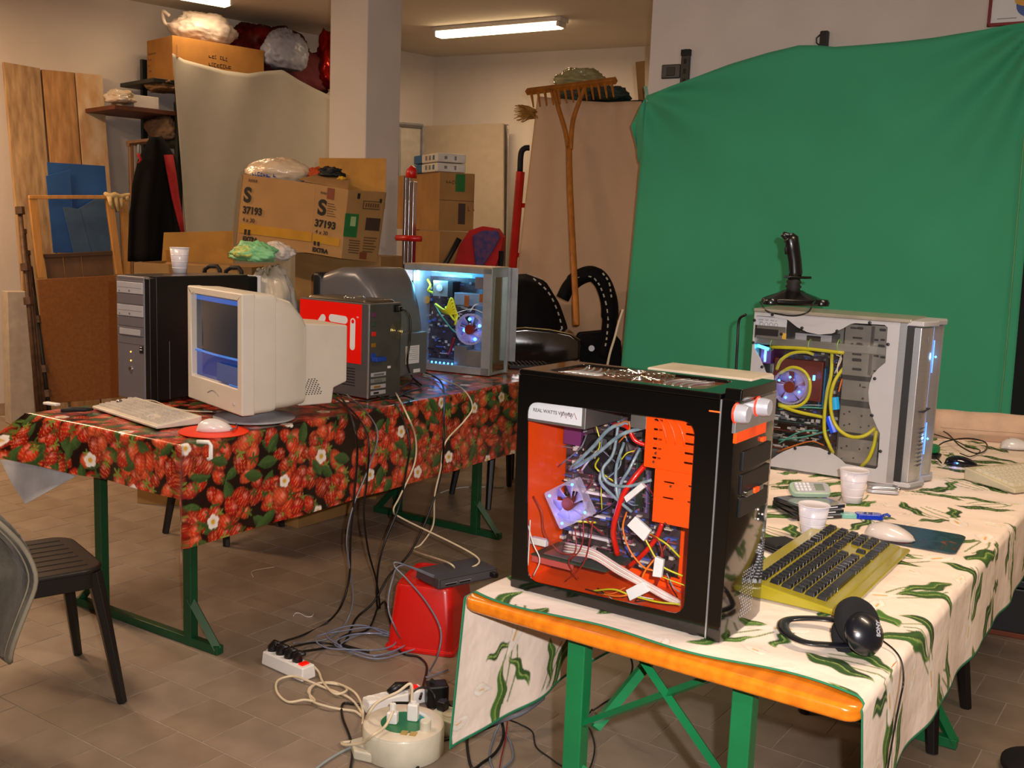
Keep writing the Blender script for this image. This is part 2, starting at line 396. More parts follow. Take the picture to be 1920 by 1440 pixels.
def lily_canvas(w, h):
    c = Canvas(w, h, 0.002, L3('#ead8c6')); g = np.random.default_rng(11)
    def stroke(pts, wd, col, alpha=1.0):
        P = catmull([(p[0], p[1], 0) for p in pts], 10)
        for a, b in zip(P[:-1], P[1:]):
            mx_, my_ = (a.x + b.x) / 2, (a.y + b.y) / 2; L = (b - a).length; W_ = c.win(mx_, my_, L / 2 + wd + .004)
            if not W_: continue
            sl, X, Y = W_; ux, uy = (b.x - a.x) / max(L, 1e-6), (b.y - a.y) / max(L, 1e-6); t = np.clip(X * ux + Y * uy, -L / 2, L / 2); d = np.hypot(X - t * ux, Y - t * uy)
            c.put(sl, np.clip((wd - d) / .0015 + .5, 0, 1) * alpha, col)
    def leaf(x, y, an, L, wd, bend=0.0, shade=1.0):
        W_ = c.win(x, y, L * .62)
        if not W_: return
        sl, X, Y = W_; u = (X * math.cos(an) + Y * math.sin(an)) / (L / 2); v = (-X * math.sin(an) + Y * math.cos(an)) - bend * L * (1 - u ** 2) - .006 * np.sin(u * 7 + x * 30)
        wv = wd * np.clip(1 - np.abs(u) ** 2.2, 0, 1) * (1 - .35 * u); al = np.clip((wv - np.abs(v)) / .002, 0, 1) * (np.abs(u) < 1)
        base = L3(g.choice(['#345a1c', '#436c24', '#2a4a18'])) * shade
        ve = np.sin(v / wd * 9 + u * 2) * .18; half = np.where(v > 0, 1.15, .72)
        mid = np.abs(v) < .0018
        col = base[None, None] * (half + ve)[..., None]; col = np.where(mid[..., None], L3('#8fa552')[None, None], col); c.put(sl, al, np.clip(col, 0, 1))
    def lily(x, y, an, S):
        W_ = c.win(x, y, S * 1.1)
        if not W_: return
        sl, X, Y = W_; u = (X * math.cos(an) + Y * math.sin(an)) / S; v = (-X * math.sin(an) + Y * math.cos(an)) / S
        t_ = np.clip((u + .85) / 1.75, 0, 1); wv = 1.05 * t_ ** 1.35 * (1 - t_) ** .5 * (1 + .12 * np.sin(u * 6 + x * 20)); d = wv - np.abs(v - .10 * u * u)
        c.put(sl, np.clip(d * S / .002, 0, 1), L3('#f4e9da')[None, None] * (1 - .2 * np.clip(.4 - v, 0, 1))[..., None])
        c.put(sl, np.clip(1 - np.abs(d * S - .001) / .0016, 0, 1) * .55, L3('#a78e62'))
        c.put(sl, np.clip((.2 - np.hypot((u - .2) / 1.6, v - .02)) * 6, 0, 1) * .35, L3('#e3cf9b'))
        c.put(sl, np.clip((.055 - np.abs(v - .03 - .1 * u)) * S / .0015, 0, 1) * (u > -.05) * (u < .42), L3('#dd9a2a'))
        for q in (-.5, -.2, .3):
            c.put(sl, np.clip(1 - np.abs(v - q * (u - .9) * .5) * S / .0012, 0, 1) * (u > -.5) * (u < .85) * .3 * (d > 0), L3('#b49b6d'))
    step = 0.235; rows = int(h / step) + 2; cols = int(w / step) + 2
    for j in range(rows):
        for i in range(cols):
            x = (i + (.5 if j % 2 else 0)) * step + g.uniform(-.03, .03); y = j * step + g.uniform(-.03, .03); an = g.uniform(0, 6.28)
            d = np.array([math.cos(an), math.sin(an)]); nrm = np.array([-d[1], d[0]])
            for q in range(3):
                o1 = np.array([x, y]) + nrm * (q - 1) * .018; stroke([o1 - d * .07, o1 + nrm * .012 * (q - 1), o1 + d * .06], .0022, L3('#55762c'))
            leaf(x + d[0] * -.05 + nrm[0] * .035, y + d[1] * -.05 + nrm[1] * .035, an + g.uniform(-.5, .5), g.uniform(.14, .21), g.uniform(.017, .027), g.uniform(-.12, .12))
            leaf(x - nrm[0] * .04, y - nrm[1] * .04, an + g.uniform(.3, 1.0), g.uniform(.12, .19), g.uniform(.014, .024), g.uniform(-.18, .18))
            if g.random() < .5: leaf(x + d[0] * .06 + nrm[0] * .05, y + d[1] * .06 + nrm[1] * .05, an + g.uniform(-1.5, -.6), g.uniform(.08, .12), g.uniform(.010, .018), 0)
            lily(x + d[0] * .075, y + d[1] * .075, an + g.uniform(-.4, .4), g.uniform(.052, .07))
            if g.random() < .6: lily(x - d[0] * .02 + nrm[0] * .085, y - d[1] * .02 + nrm[1] * .085, an + g.uniform(.5, 1.6), g.uniform(.035, .048))
    return c
def cloth_mesh(name, S, T, fn, canvas, offs, m, hem=None, flip=1):
    """S, T = arc-length coordinates across and along; fn(s,t arrays) -> xyz; colour looked up on the flat pattern"""
    s, t = np.meshgrid(S, T, indexing='ij'); P = fn(s, t); n, k = s.shape
    idx = np.arange(n * k).reshape(n, k); q = np.stack([idx[:-1, :-1], idx[:-1, 1:], idx[1:, 1:], idx[1:, :-1]][::flip], -1).reshape(-1, 4)
    me = bpy.data.meshes.new(name); me.vertices.add(n * k); me.vertices.foreach_set('co', P.reshape(-1, 3).ravel())
    me.loops.add(q.size); me.loops.foreach_set('vertex_index', q.ravel().astype(np.int32)); me.polygons.add(len(q))
    me.polygons.foreach_set('loop_start', np.arange(0, q.size, 4, dtype=np.int32)); me.polygons.foreach_set('loop_total', np.full(len(q), 4, dtype=np.int32))
    me.polygons.foreach_set('use_smooth', np.ones(len(q), dtype=bool)); me.update(calc_edges=True); me.validate()
    col = canvas.sample(s + offs[0], t + offs[1])
    if hem is not None:
        e = np.minimum.reduce([s - S[0], S[-1] - s, t - T[0], T[-1] - t]); k_ = np.clip((hem[1] - e) / .002, 0, 1)[..., None]; col = col * (1 - k_) + L3(hem[0]) * k_
    a = me.attributes.new('print', 'FLOAT_COLOR', 'POINT'); a.data.foreach_set('color', np.concatenate([col, np.ones(col.shape[:2] + (1,))], -1).ravel().astype(np.float32))
    me.materials.append(m); o = bpy.data.objects.new(name, me); COL.objects.link(o); return o

# ------------------------------------------------------------------ the two folding trestle tables
m_green = mat('green_painted_steel', '#14703f', 0.35, var=0.06, coat=0.2)
m_green_d = mat('dark_green_painted_steel', '#0d4526', 0.4, var=0.06)
m_orange = mat('varnished_orange_pine', '#e8841a', 0.25, var=0.0, col2='#c96a10', scale=3, stretch=(1.2, 14, 14), coat=0.5)
m_wood_under = mat('raw_pine', '#b08a55', 0.6, scale=4, stretch=(1, 12, 12))
def trestle_table(name, label, org, ang, L, Wd, frames, fin, fw, mg, cross=False, H=0.768):
    """local x runs along the length, y across; frames = distances of the steel frames from the near end"""
    t = thing(name, label, 'table', (org[0], org[1], 0), ang)
    MB().prism([(p[0] + L / 2, p[1] + Wd / 2) for p in rrect(L, Wd, 0.03)], H - 0.03, H).build('tabletop', m_orange, t, bev=0.011, seg=3)
    for k, x in enumerate(frames):
        y0, y1 = fin, fin + fw; sg = 1 if k == 0 else -1
        b = 0.02
        for y in (y0 + fw * .19, y1 - fw * .19): bx('leg', mg, t, x - .017, x + .017, y - b, y + b, 0.0, H - 0.031, .003)
        bx('foot_rail', mg, t, x - .016, x + .016, y0, y1, 0.001, 0.032, .003)
        for y, s in ((y0 + fw * .19, -1), (y1 - fw * .19, 1)):
            yo = y0 + .01 if s < 0 else y1 - .01
            MB().tube([(x, y, .17), (x, yo, .016)], .018, 4).build('brace', mg, t)
        bx('top_rail', mg, t, x - .016, x + .016, y0 + fw * .12, y1 - fw * .12, H - .062, H - .0315, .003)
        if cross:
            yl, yr = y1 - fw * .19, y0 + fw * .19
            for (ya, za, xa), (yb, zb, xb) in cross: MB().tube([(x + xa, yl + (yr - yl) * ya, za), (x + xb, yl + (yr - yl) * yb, zb)], .016 if za > .45 else .009, 4, flat=(1, .5) if za > .45 else None).build('crossbar', mg, t)
    return t
T2O, T2A, T2L, T2W = (0.572, 1.564), 55.5, 2.75, 0.80
T1O, T1A, T1L, T1W = (-1.07, 3.31), 57.5, 2.62, 0.84
H_T = 0.768
t2 = trestle_table('trestle_table', 'orange-topped green steel trestle table holding the black computer with the orange interior', T2O, T2A, T2L, T2W, (0.10, 1.62), 0.12, 0.56, m_green,
    cross=[((0, .52, 0), (.9, .722, .02)), ((.3, .735, .0), (1.0, .47, 0.02)), ((0, .44, 0), (1, .36, 0)), ((.12, .53, 0), (.35, .74, .30))])
t1 = trestle_table('trestle_table', 'green-legged trestle table under the strawberry oilcloth', T1O, T1A, T1L, T1W, (0.165, 1.94), 0.0, 0.80, m_green_d)
_F2 = (Vector((math.cos(R(T2A)), math.sin(R(T2A)), 0)), Vector((-math.sin(R(T2A)), math.cos(R(T2A)), 0)))
def T2P(x, y, z=0.0): return Vector((T2O[0], T2O[1], H_T + z)) + _F2[0] * x + _F2[1] * y
ZT = 0.775   # top of the cloths

def smooth(x): x = np.clip(x, 0, 1); return x * x * (3 - 2 * x)
def ripple(a, b, c): return np.sin(a) * .6 + np.sin(b + 1.3) * .3 + np.sin(c + 2.1) * .2
def drape_fn(O2, ang, L, Wd, dr, dl_, rr, fold=(0.012, 18), wr=0.0015, near=None):
    """cloth over the table: s<0 hangs on the right long side, s>Wd on the left, near = drop over the near end"""
    d = np.array([math.cos(R(ang)), math.sin(R(ang))]); n = np.array([-d[1], d[0]])
    def fn(s, t):
        q = math.pi / 2 * rr
        def side(e):  # e = distance past the rounded edge start -> outward, down
            a = np.clip(e / rr, 0, math.pi / 2); out = rr * np.sin(a); dn = rr * (1 - np.cos(a)); dn = dn + np.clip(e - q, 0, None); return out, dn
        over_r = np.clip(-(s - rr), 0, None); over_l = np.clip(s - (Wd - rr), 0, None)
        o_r, d_r = side(over_r); o_l, d_l = side(over_l)
        y = np.clip(s, rr, Wd - rr) - o_r + o_l; z = -d_r - d_l
        amp = np.clip((d_r + d_l) / .25, 0, 1.3)
        f = ripple(t * fold[1], t * fold[1] * 1.9, t * fold[1] * .7) * fold[0] * amp
        y = y - np.where(s < Wd / 2, 1, -1) * (f + .015 * amp)
        x = t.copy()
        if near is not None:
            ov = np.clip(rr - t, 0, None); o_n, d_n = side(ov); x = np.clip(t, rr, None) - o_n; z = z - d_n * (1 if near == 1 else 1)
            an = np.clip(d_n / .2, 0, 1.2); x = x - ripple(s * 14, s * 25, s * 9) * .010 * an - .012 * an
            sd = d_r + d_l; both = (d_n > 1e-4) & (sd > 1e-4); rad = np.hypot(d_n, sd); ph = np.arctan2(sd, np.maximum(d_n, 1e-6))
            bul = (.30 + .12 * np.sin(ph * 6)) * np.sin(2 * ph) * rad; sg = np.where(s < Wd / 2, -1, 1)
            x = np.where(both, -rr * .3 - bul * .6 - .012 * an, x)
            ye = np.where(s < Wd / 2, 0.0, Wd)
            y = np.where(both, ye + sg * (bul * .75 + .012), y); z = np.where(both, -np.sqrt(np.maximum(rad ** 2 - bul ** 2, 0)), z)
        on = (d_r + d_l) < .005
        z = z + wr * on * (np.sin(t * 21 + s * 6) + np.sin(s * 17 - t * 9) + 1.2 * np.sin(t * 47 + s * 13) * .4) + wr * 1.8
        X = O2[0] + d[0] * x + n[0] * y; Y = O2[1] + d[1] * x + n[1] * y
        return np.stack([X, Y, H_T + 0.003 + z], -1)
    return fn
# lily cloth on the orange table
cv = lily_canvas(1.8, 3.2)
m_lily = attr_mat('lily_printed_cotton', 0.85, back=('#dfe0e2', 0.62), bump=0.25)
Tt = np.concatenate([np.arange(0.012, 1.3, .003), np.arange(1.3, 2.95, .007)]); Ss = np.arange(-0.195, 0.80 + 0.345, .003)
base_fn = drape_fn(T2O, T2A, T2L, T2W, .5, .33, .018, fold=(0.009, 15), wr=.0012)
def lily_fn(s, t):
    # the near hem runs unevenly along the table edge
    k = np.clip(1 - (t - Tt[0]) / .5, 0, 1) * ((s > 0) & (s < T2W))
    hem = .018 * np.sin(s * 6.0 + .4) + .012 * np.sin(s * 15) + .03 * np.clip((s - .55) / .25, 0, 1)
    far = np.clip((t - T2L) / .01, 0, 1) * (t - T2L)
    P = base_fn(s, np.minimum(t, T2L + .012) + k * (hem + .012)); P[..., 2] -= far
    return P
lc = cloth_mesh('lily_tablecloth', Ss, Tt, lily_fn, cv, (.52, .05), m_lily, hem=('#1f7a52', .009))
tag(lc, 'cream tablecloth printed with calla lilies and green leaves, green hem, on the orange table', 'tablecloth')
lc.modifiers.new('s', 'SOLIDIFY').thickness = .0012
# strawberry oilcloth
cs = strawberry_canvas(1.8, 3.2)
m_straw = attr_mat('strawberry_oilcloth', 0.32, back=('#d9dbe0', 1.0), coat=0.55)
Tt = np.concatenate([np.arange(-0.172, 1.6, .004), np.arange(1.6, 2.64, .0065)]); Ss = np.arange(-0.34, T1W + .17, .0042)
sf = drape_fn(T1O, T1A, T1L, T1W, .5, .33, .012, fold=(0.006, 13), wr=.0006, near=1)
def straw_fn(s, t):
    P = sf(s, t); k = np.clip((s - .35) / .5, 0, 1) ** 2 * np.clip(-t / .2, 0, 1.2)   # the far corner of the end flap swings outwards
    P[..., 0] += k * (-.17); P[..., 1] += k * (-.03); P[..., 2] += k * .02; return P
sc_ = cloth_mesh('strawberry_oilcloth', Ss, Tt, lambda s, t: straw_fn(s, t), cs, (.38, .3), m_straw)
tag(sc_, 'shiny red oilcloth printed all over with strawberries, leaves and white flowers', 'tablecloth')

tri = [PZ(2, 866, .60), PZ(75, 868, .60), PZ(140, 893, .60), PZ(48, 944, .50)]
_d = Vector((math.cos(R(T1A)), math.sin(R(T1A)), 0)); _o = Vector((T1O[0], T1O[1], 0)) - _d * .03
def onend(px, py, k=0.0):
    r = ray(px, py); t = ((_o - _d * k) - O).dot(_d) / r.dot(_d); return O + r * t
tri = [onend(1, 862, -.02), onend(80, 866, -.02), onend(142, 893, -.01), onend(48, 945, .0), onend(22, 905, -.01)]
MB().add(tri, [(0, 1, 2, 3, 4)]).build('turned_corner', mat('white_oilcloth_backing', '#c9ccd2', .6), sc_, solid=.003)
# ------------------------------------------------------------------ computers
class Frame:
    """local frame of a thing: x at angle a, y = x turned left, z up; px/py -> local point on a plane of the thing"""
    def __init__(s, o, a, z=ZT):
        s.o = Vector((o[0], o[1], z)); s.a = a; s.x = Vector((math.cos(R(a)), math.sin(R(a)), 0)); s.y = Vector((-s.x.y, s.x.x, 0))
    def loc(s, q): q = q - s.o; return Vector((q.dot(s.x), q.dot(s.y), q.z))
    def y_(s, px, py, dep=0.0):
        d = ray(px, py); p = s.o + s.y * dep; t = (p - O).dot(s.y) / d.dot(s.y); return s.loc(O + d * t)
    def x_(s, px, py, X=0.0):
        d = ray(px, py); p = s.o + s.x * X; t = (p - O).dot(s.x) / d.dot(s.x); return s.loc(O + d * t)
    def z_(s, px, py, z=0.0):
        return s.loc(PZ(px, py, s.o.z + z))
from mathutils.geometry import tessellate_polygon
def plate(outer, holes, y0, y1, axes='xz'):
    """flat sheet with holes; outline in (u,v), thickness from y0 to y1 along the third axis"""
    b = MB(); loops = [outer] + holes; allp = [p for l in loops for p in l]; n = len(allp)
    def P(p, y):
        return {'xz': (p[0], y, p[1]), 'xy': (p[0], p[1], y), 'yz': (y, p[0], p[1])}[axes]
    b.v = [P(p, y0) for p in allp] + [P(p, y1) for p in allp]
    tri = tessellate_polygon([[Vector((p[0], p[1], 0)) for p in l] for l in loops])
    for t in tri: b.f.append(tuple(t)); b.f.append(tuple(n + i for i in t)[::-1])
    k = 0
    for l in loops:
        m = len(l)
        for i in range(m): b.f.append((k + i, k + (i + 1) % m, n + k + (i + 1) % m, n + k + i))
        k += m
    return b
m_gloss = mat('gloss_black_lacquer', '#070707', 0.08, var=0.0, coat=0.6)
m_black = mat('black_plastic', '#101012', 0.4, var=0.05)
m_blackr = mat('matt_black_rubber', '#0c0c0d', 0.7)
m_orng = mat('orange_painted_steel', '#ff4e00', 0.35, var=0.02, coat=0.3)
m_clear = glass_mat('clear_acrylic', '#ffffff', 0.05, 0.04, 0.97)
m_chrome = mat('chrome', '#d8dadd', 0.08, 1.0, var=0.02)
m_alu = mat('brushed_aluminium', '#c9cbcf', 0.28, 0.85, var=0.05, scale=30, stretch=(1, 1, 30))
m_steel = mat('zinc_steel', '#a9a7a2', 0.35, 0.8, var=0.1, scale=9)
m_grey = mat('grey_plastic', '#77757a', 0.4, var=0.03)
m_silverp = mat('silver_painted_plastic', '#b9b9bf', 0.3, 0.3, var=0.03)
m_white = mat('white_plastic', '#e6e4e0', 0.35, var=0.02)
m_label = mat('white_label_paper', '#d9dadd', 0.6, var=0.02)
m_ink = mat('black_ink', '#1a1a1c', 0.7)
m_inkg = mat('grey_ink', '#77777c', 0.7)
m_pcb = mat('green_circuit_board', '#1f3a2a', 0.4, col2='#3a4a3c', scale=40)
m_pcbr = mat('dark_circuit_board', '#4a3a3e', 0.4, col2='#2a2226', scale=60)
m_red = mat('red_tube_plastic', '#d81408', 0.3, coat=0.3)
m_yel = mat('yellow_cable_sleeve', '#c9c21a', 0.4, coat=0.2)
m_slv = mat('grey_blue_cable_sleeve', '#5f7480', 0.35, col2='#8fa3a8', scale=60, coat=0.3)
m_orc = mat('orange_wire', '#e5741a', 0.4)
m_whc = mat('white_wire', '#e2dcd2', 0.4)
m_blc = mat('black_cable', '#0d0d0e', 0.4)
m_grc = mat('grey_cable', '#6f7684', 0.4, coat=0.2)
m_crc = mat('cream_cable', '#d6c6a8', 0.45)
m_rdc = mat('dark_red_wire', '#8e1512', 0.4)
m_blade = mat('violet_lit_plastic', '#bdb4f0', 0.12, alpha=0.62)  # violet LED light put into the colour of the clear blades
m_fanf = mat('clear_fan_frame', '#e0d4f0', 0.10, alpha=0.32, coat=0.5)
m_ledb = mat('lit_blue_led', '#3fa0ff', 0.4, emit='#3a98ff', estr=9.0)
m_ledc = mat('lit_cyan_cathode', '#8fe6ff', 0.4, emit='#35c8ff', estr=7.0)
m_purple = mat('purple_connector', '#6a2c5c', 0.4)
m_blue = mat('blue_plastic', '#1c3f9a', 0.35)
m_brown = mat('copper_brown_board', '#7a2c1c', 0.35, metal=0.3, var=0.15)
m_tbox = mat('beige_computer_plastic', '#cfc3b0', 0.4)
m_warm = mat('warm_white_plastic', '#d8d0c4', 0.38, var=0.02)

def fan(parent, loc, rot, S, square=True, blades=7, led=True, name='fan', spin=0.3, m_b=None, mf=None):
    t = bpy.data.objects.new(name, None); COL.objects.link(t); t.parent = parent; t.location = loc; t.rotation_euler = rot; t.empty_display_size = .02
    r = S * .47; th = S * .16
    if square:
        plate(rrect(S, S, S * .07), [[(r * math.cos(-a), r * math.sin(-a)) for a in np.linspace(0, 2 * math.pi, 29)[:-1]]], -th, th, 'xz').build('fan_frame', mf or m_fanf, t, bev=.001)
    else:
        plate([(S * .52 * (1 + .035 * (i % 2)) * math.cos(a), S * .52 * (1 + .035 * (i % 2)) * math.sin(a)) for i, a in enumerate(np.linspace(0, 2 * math.pi, 57)[:-1])],
              [[(r * math.cos(-a), r * math.sin(-a)) for a in np.linspace(0, 2 * math.pi, 29)[:-1]]], -th * .7, th * .7, 'xz').build('fan_frame', mf or m_fanf, t, bev=.0008)
    b = MB()
    for k in range(blades):
        a0 = spin + 2 * math.pi * k / blades; w = 2 * math.pi / blades * .80
        pts = []
        for i in range(5):
            f = i / 4; a = a0 + w * f
            for q, rr in ((0, S * .15), (1, S * .45)): pts.append((rr * math.cos(a + q * .25), (f - .5) * th * 1.2, rr * math.sin(a + q * .25)))
        k0 = len(b.v); b.v += pts; b.f += [(k0 + 2 * i, k0 + 2 * i + 2, k0 + 2 * i + 3, k0 + 2 * i + 1) for i in range(4)]
    bo = b.build('fan_blades', m_b or m_blade, t, smooth=True, solid=.0012)
    MB().lathe([(S * .17, -th * .9), (S * .17, th * .9)], 20, Matrix.Rotation(R(90), 4, 'X')).build('fan_hub', m_brown if led else m_black, t, bev=.001)
    for a in (45, 165, 285): MB().tube([(S * .1 * math.cos(R(a)), th * .8, S * .1 * math.sin(R(a))), (S * .47 * math.cos(R(a)), th * .8, S * .47 * math.sin(R(a)))], S * .015, 4).build('strut', mf or m_fanf, t)
    return t
def leds(fan_o, pts, r=.0035, m=None):
    for (x, z) in pts: MB().lathe([(0, -r), (r * .8, -r * .5), (r, 0), (r * .8, r * .5), (0, r)], 8, Matrix.Translation((x, -.012, z))).build('led', m or m_ledb, fan_o, smooth=True)
def clutter(name, parent, mats_, n, x0, x1, z0, z1, y, seed=1, smin=.004, smax=.018, h=.012, M=None):
    """soldered components of a circuit board, too many and small to pick apart: one mesh per colour"""
    g = random.Random(seed)
    for m in mats_:
        b = MB()
        for _ in range(n // len(mats_)):
            w, hh, d = g.uniform(smin, smax), g.uniform(smin, smax) * .7, g.uniform(.002, h); cx, cz = g.uniform(x0, x1), g.uniform(z0, z1)
            if g.random() < .3: w *= 2.4; hh *= .5
            b.box(cx - w / 2, cx + w / 2, y - d, y, cz - hh / 2, cz + hh / 2, M)
        o = b.build(name, m, parent); o['kind'] = 'stuff'
def marks(parent, m, x, z, n, h, y=-.001, seed=1, axis='x', name='faded_print'):
    """a line of print too blurred to read: short uneven strokes"""
    g = random.Random(seed); b = MB(); t = 0
    for k in range(n):
        w = h * g.uniform(.25, .7); z0 = z + h * g.uniform(0, .25); z1 = z + h * g.uniform(.75, 1)
        if g.random() < .85:
            for q in ((t, t + w * .3, z0, z1), (t, t + w, z0, z0 + h * .18), (t + w * .3, t + w, z1 - h * .18, z1))[:g.choice((2, 3, 3))]:
                b.box(x + q[0], x + q[1], y, y + .0004, q[2], q[3]) if axis == 'x' else b.box(y, y + .0004, x - q[1], x - q[0], q[2], q[3])
        t += w + h * .15
    o = b.build(name, m, parent); o['kind'] = 'stuff'; return o
def led_light(parent, loc, energy, color, size=.02):
    l = lamp('led_glow', 'POINT', loc, energy, color, size); l.parent = parent; return l

# ---- the black computer with the orange inside
fb = Frame((0.013, 2.055), -33.5)
bk = thing('desktop_computer', 'glossy black tower computer with a big side window onto an orange interior full of cables', 'computer', fb.o, -33.5)
D_, L_, H_ = 0.205, 0.428, 0.455
def Q(px, py, dep=0.0, fr=None):
    v = (fr or fb).y_(px, py, dep); return (v.x, v.y, v.z)
w0, w1, w2, w3 = [Q(*p) for p in ((989, 752), (1304, 792), (1281, 1154), (988, 1088))]
def quad_round(c, r=.028, n=6):
    out = []
    for k in range(4):
        p = Vector((c[k][0], c[k][2], 0)); a = Vector((c[k - 1][0], c[k - 1][2], 0)) - p; b_ = Vector((c[(k + 1) % 4][0], c[(k + 1) % 4][2], 0)) - p
        a.normalize(); b_.normalize()
        for i in range(n + 1):
            t = i / n; q = (p + a * r) * (1 - t) ** 2 + p * 2 * t * (1 - t) + (p + b_ * r) * t ** 2; out.append((q.x, q.y))
    return out
win = quad_round([w0, w1, w2, w3])
plate([(0, .004), (L_, .004), (L_, H_ - .012), (0, H_ - .012)], [win], 0, .004).build('side_panel', m_gloss, bk, bev=.001)
plate(win, [], .0045, .006).build('side_window', m_clear, bk)
bx('far_side_panel', m_gloss, bk, 0, L_, D_ - .003, D_, .004, H_ - .012)
bx('motherboard_tray', m_orng, bk, .004, L_ - .004, D_ - .008, D_ - .004, .006, H_ - .03, .0005)
bx('rear_wall', m_black, bk, 0, .003, .004, D_ - .003, .004, H_ - .012, .0005)
bx('rear_wall_lining', m_orng, bk, .0035, .005, .006, D_ - .008, .006, H_ - .014, .0003)
bx('floor_pan', m_black, bk, 0, L_, .004, D_ - .003, 0.002, .005, .0005)
bx('floor_lining', m_orng, bk, .005, L_, .006, D_ - .008, .0055, .007, .0003)
for x in (.03, L_ - .03):
    for y in (.025, D_ - .025): MB().lathe([(.014, -.0028), (.014, .003)], 14, Matrix.Translation((x, y, 0))).build('foot', m_blackr, bk)
# top with its vented, see-through lid
tl = [(.075, .03), (.365, .03), (.365, D_ - .02), (.075, D_ - .02)]
plate([(0, 0), (L_, 0), (L_, D_), (0, D_)], [[(p[0], p[1]) for p in rrect(.33, .155, .02, 5, .215, .103)]], H_ - .012, H_, 'xy').build('top_panel', m_gloss, bk, bev=.003)
m_topc = mat('orange_glow_lid', '#a3694a', 0.1, alpha=0.75, metal=0.3, coat=0.6)  # orange glow of the interior put into the clear lid's colour
MB().prism(rrect(.328, .153, .02, 5, .215, .103), H_ - .010, H_ - .006).build('lid_window', m_topc, bk)
for k in range(9):
    sx = -1 if k < 5 else 1; q = k if k < 5 else k - 5
    pts = [(.215 + sx * (.082 + q * .017 - .018 * math.sin(math.pi * j / 8)), .045 + .115 * j / 8, H_ - .0045) for j in range(9)]
    MB().tube(pts, .0026, 5).build('vent_rib', m_alu, bk, smooth=True)
for r_ in (.068, .054, .040, .026):
    MB().tube([(.215 + r_ * math.cos(a), .103 + r_ * math.sin(a), H_ + .001) for a in np.linspace(0, 2 * math.pi, 33)], .0017, 5, cap=False).build('fan_grill_ring', m_chrome, bk, smooth=True)
for a in range(4): MB().tube([(.215 + .012 * math.cos(R(a * 90 + 45)), .103 + .012 * math.sin(R(a * 90 + 45)), H_ + .001), (.215 + .074 * math.cos(R(a * 90 + 45)), .103 + .074 * math.sin(R(a * 90 + 45)), H_ + .001)], .002, 5).build('grill_spoke', m_chrome, bk)
tf = fan(bk, (.215, .103, H_ - .028), (R(90), 0, 0), .12, True, 7, True, 'top_fan'); leds(tf, ((.045, .03), (-.045, -.03)))
# front bezel: side cheek with silver seam, bowed face
FX = L_ + .003
sec = [(FX, 0), (FX + .026, 0), (FX + .030, .03), (FX + .032, D_ * .5), (FX + .030, D_ - .03), (FX + .026, D_), (FX, D_)]
MB().prism(sec, .0, H_ - .008).build('front_bezel', m_gloss, bk, bev=.002)
bx('bezel_seam', m_alu, bk, L_, L_ + .003, -.001, .004, .002, H_ - .01, .0005)
bx('bezel_seam_light', mat('lit_orange_edge', '#ff5a20', .4, emit='#ff4410', estr=1.5), bk, L_ - .02, L_ + .001, -.0015, .0, H_ - .034, H_ - .0315, .0003)
MB().prism([(FX - .002, .01), (FX + .031, .012), (FX + .034, D_ * .5), (FX + .031, D_ - .012), (FX - .002, D_ - .01)], H_ - .012, H_ + .010, scale=.97).build('bezel_crown', m_gloss, bk, bev=.003)
FF = FX + .032
def X_(px, py, X=FF): v = fb.x_(px, py, X); return v
def face_box(name, m, c, dx, bev=.0015, X=FF):
    """rectangle given by pixels (left-top, right-bottom) on the front face"""
    a, b_ = X_(*c[0], X), X_(*c[1], X); return bx(name, m, bk, X - .004, X + dx, min(a.y, b_.y), max(a.y, b_.y), min(a.z, b_.z), max(a.z, b_.z), bev)
pz = X_(1376, 760); pz2 = X_(1452, 790)
y0_, y1_ = X_(1377, 790).y, X_(1452, 760).y; zc = X_(1412, 772).z
bx('control_plate', m_alu, bk, FF - .004, FF + .003, y0_, y1_, zc - .028, zc + .022, .001)
for (px, py) in ((1398, 777), (1438, 764)):
    v = X_(px, py, FF + .02); M = Matrix.Translation((FF, v.y, v.z)) @ Matrix.Rotation(R(90), 4, 'Y')
    k = MB().lathe([(.0165, 0), (.0165, .018), (.0145, .026), (0, .026)], 24, M).build('control_knob', m_silverp, bk, smooth=False, bev=.001)
    MB().lathe([(.0172, .001), (.0185, .003), (.0172, .005)], 24, M).build('knob_glow_ring', mat('lit_red_ring', '#ff3010', .4, emit='#ff2a08', estr=.8), k)
yb0, yb1 = X_(1379, 810).y, X_(1434, 800).y; zb = X_(1405, 811).z
bx('drive_bay_cover', m_orng, bk, FF - .004, FF + .003, yb0, yb1, zb - .0105, zb + .0105, .001)
v = X_(1429, 823); bx('eject_button', m_orng, bk, FF - .004, FF + .0055, v.y - .008, v.y + .008, v.z - .004, v.z + .004, .001)
for k in range(3):
    zz = zb - .05 - k * .043; bx('blank_bay_cover', m_black, bk, FF - .004, FF + .0022, .035, D_ - .03, zz - .018, zz + .018, .0015)
v = X_(1410, 917); bx('power_button_bar', m_chrome, bk, FF - .004, FF + .008, v.y - .045, v.y + .04, v.z - .006, v.z + .004, .002)
bx('power_button', m_orng, bk, FF + .004, FF + .011, v.y - .010, v.y + .012, v.z - .005, v.z + .005, .002)
b = MB()
for i in range(9):
    for j in range(14):
        if abs(i - 4) + (j % 2) * .5 > 4.3 - abs(j - 7) * .12: continue
        y = .105 + (i - 4 + (j % 2) * .5) * .009; z = .028 + j * .0066
        b.prism([(y + .0013 * math.cos(a), z + .0013 * math.sin(a)) for a in np.linspace(0, 2 * math.pi, 7)[:-1]], 0, .0006, Matrix(((0, 0, 1, FF + .0005), (1, 0, 0, 0), (0, 1, 0, 0), (0, 0, 0, 1))))
o = b.build('perforations', m_silverp, bk); o['kind'] = 'stuff'
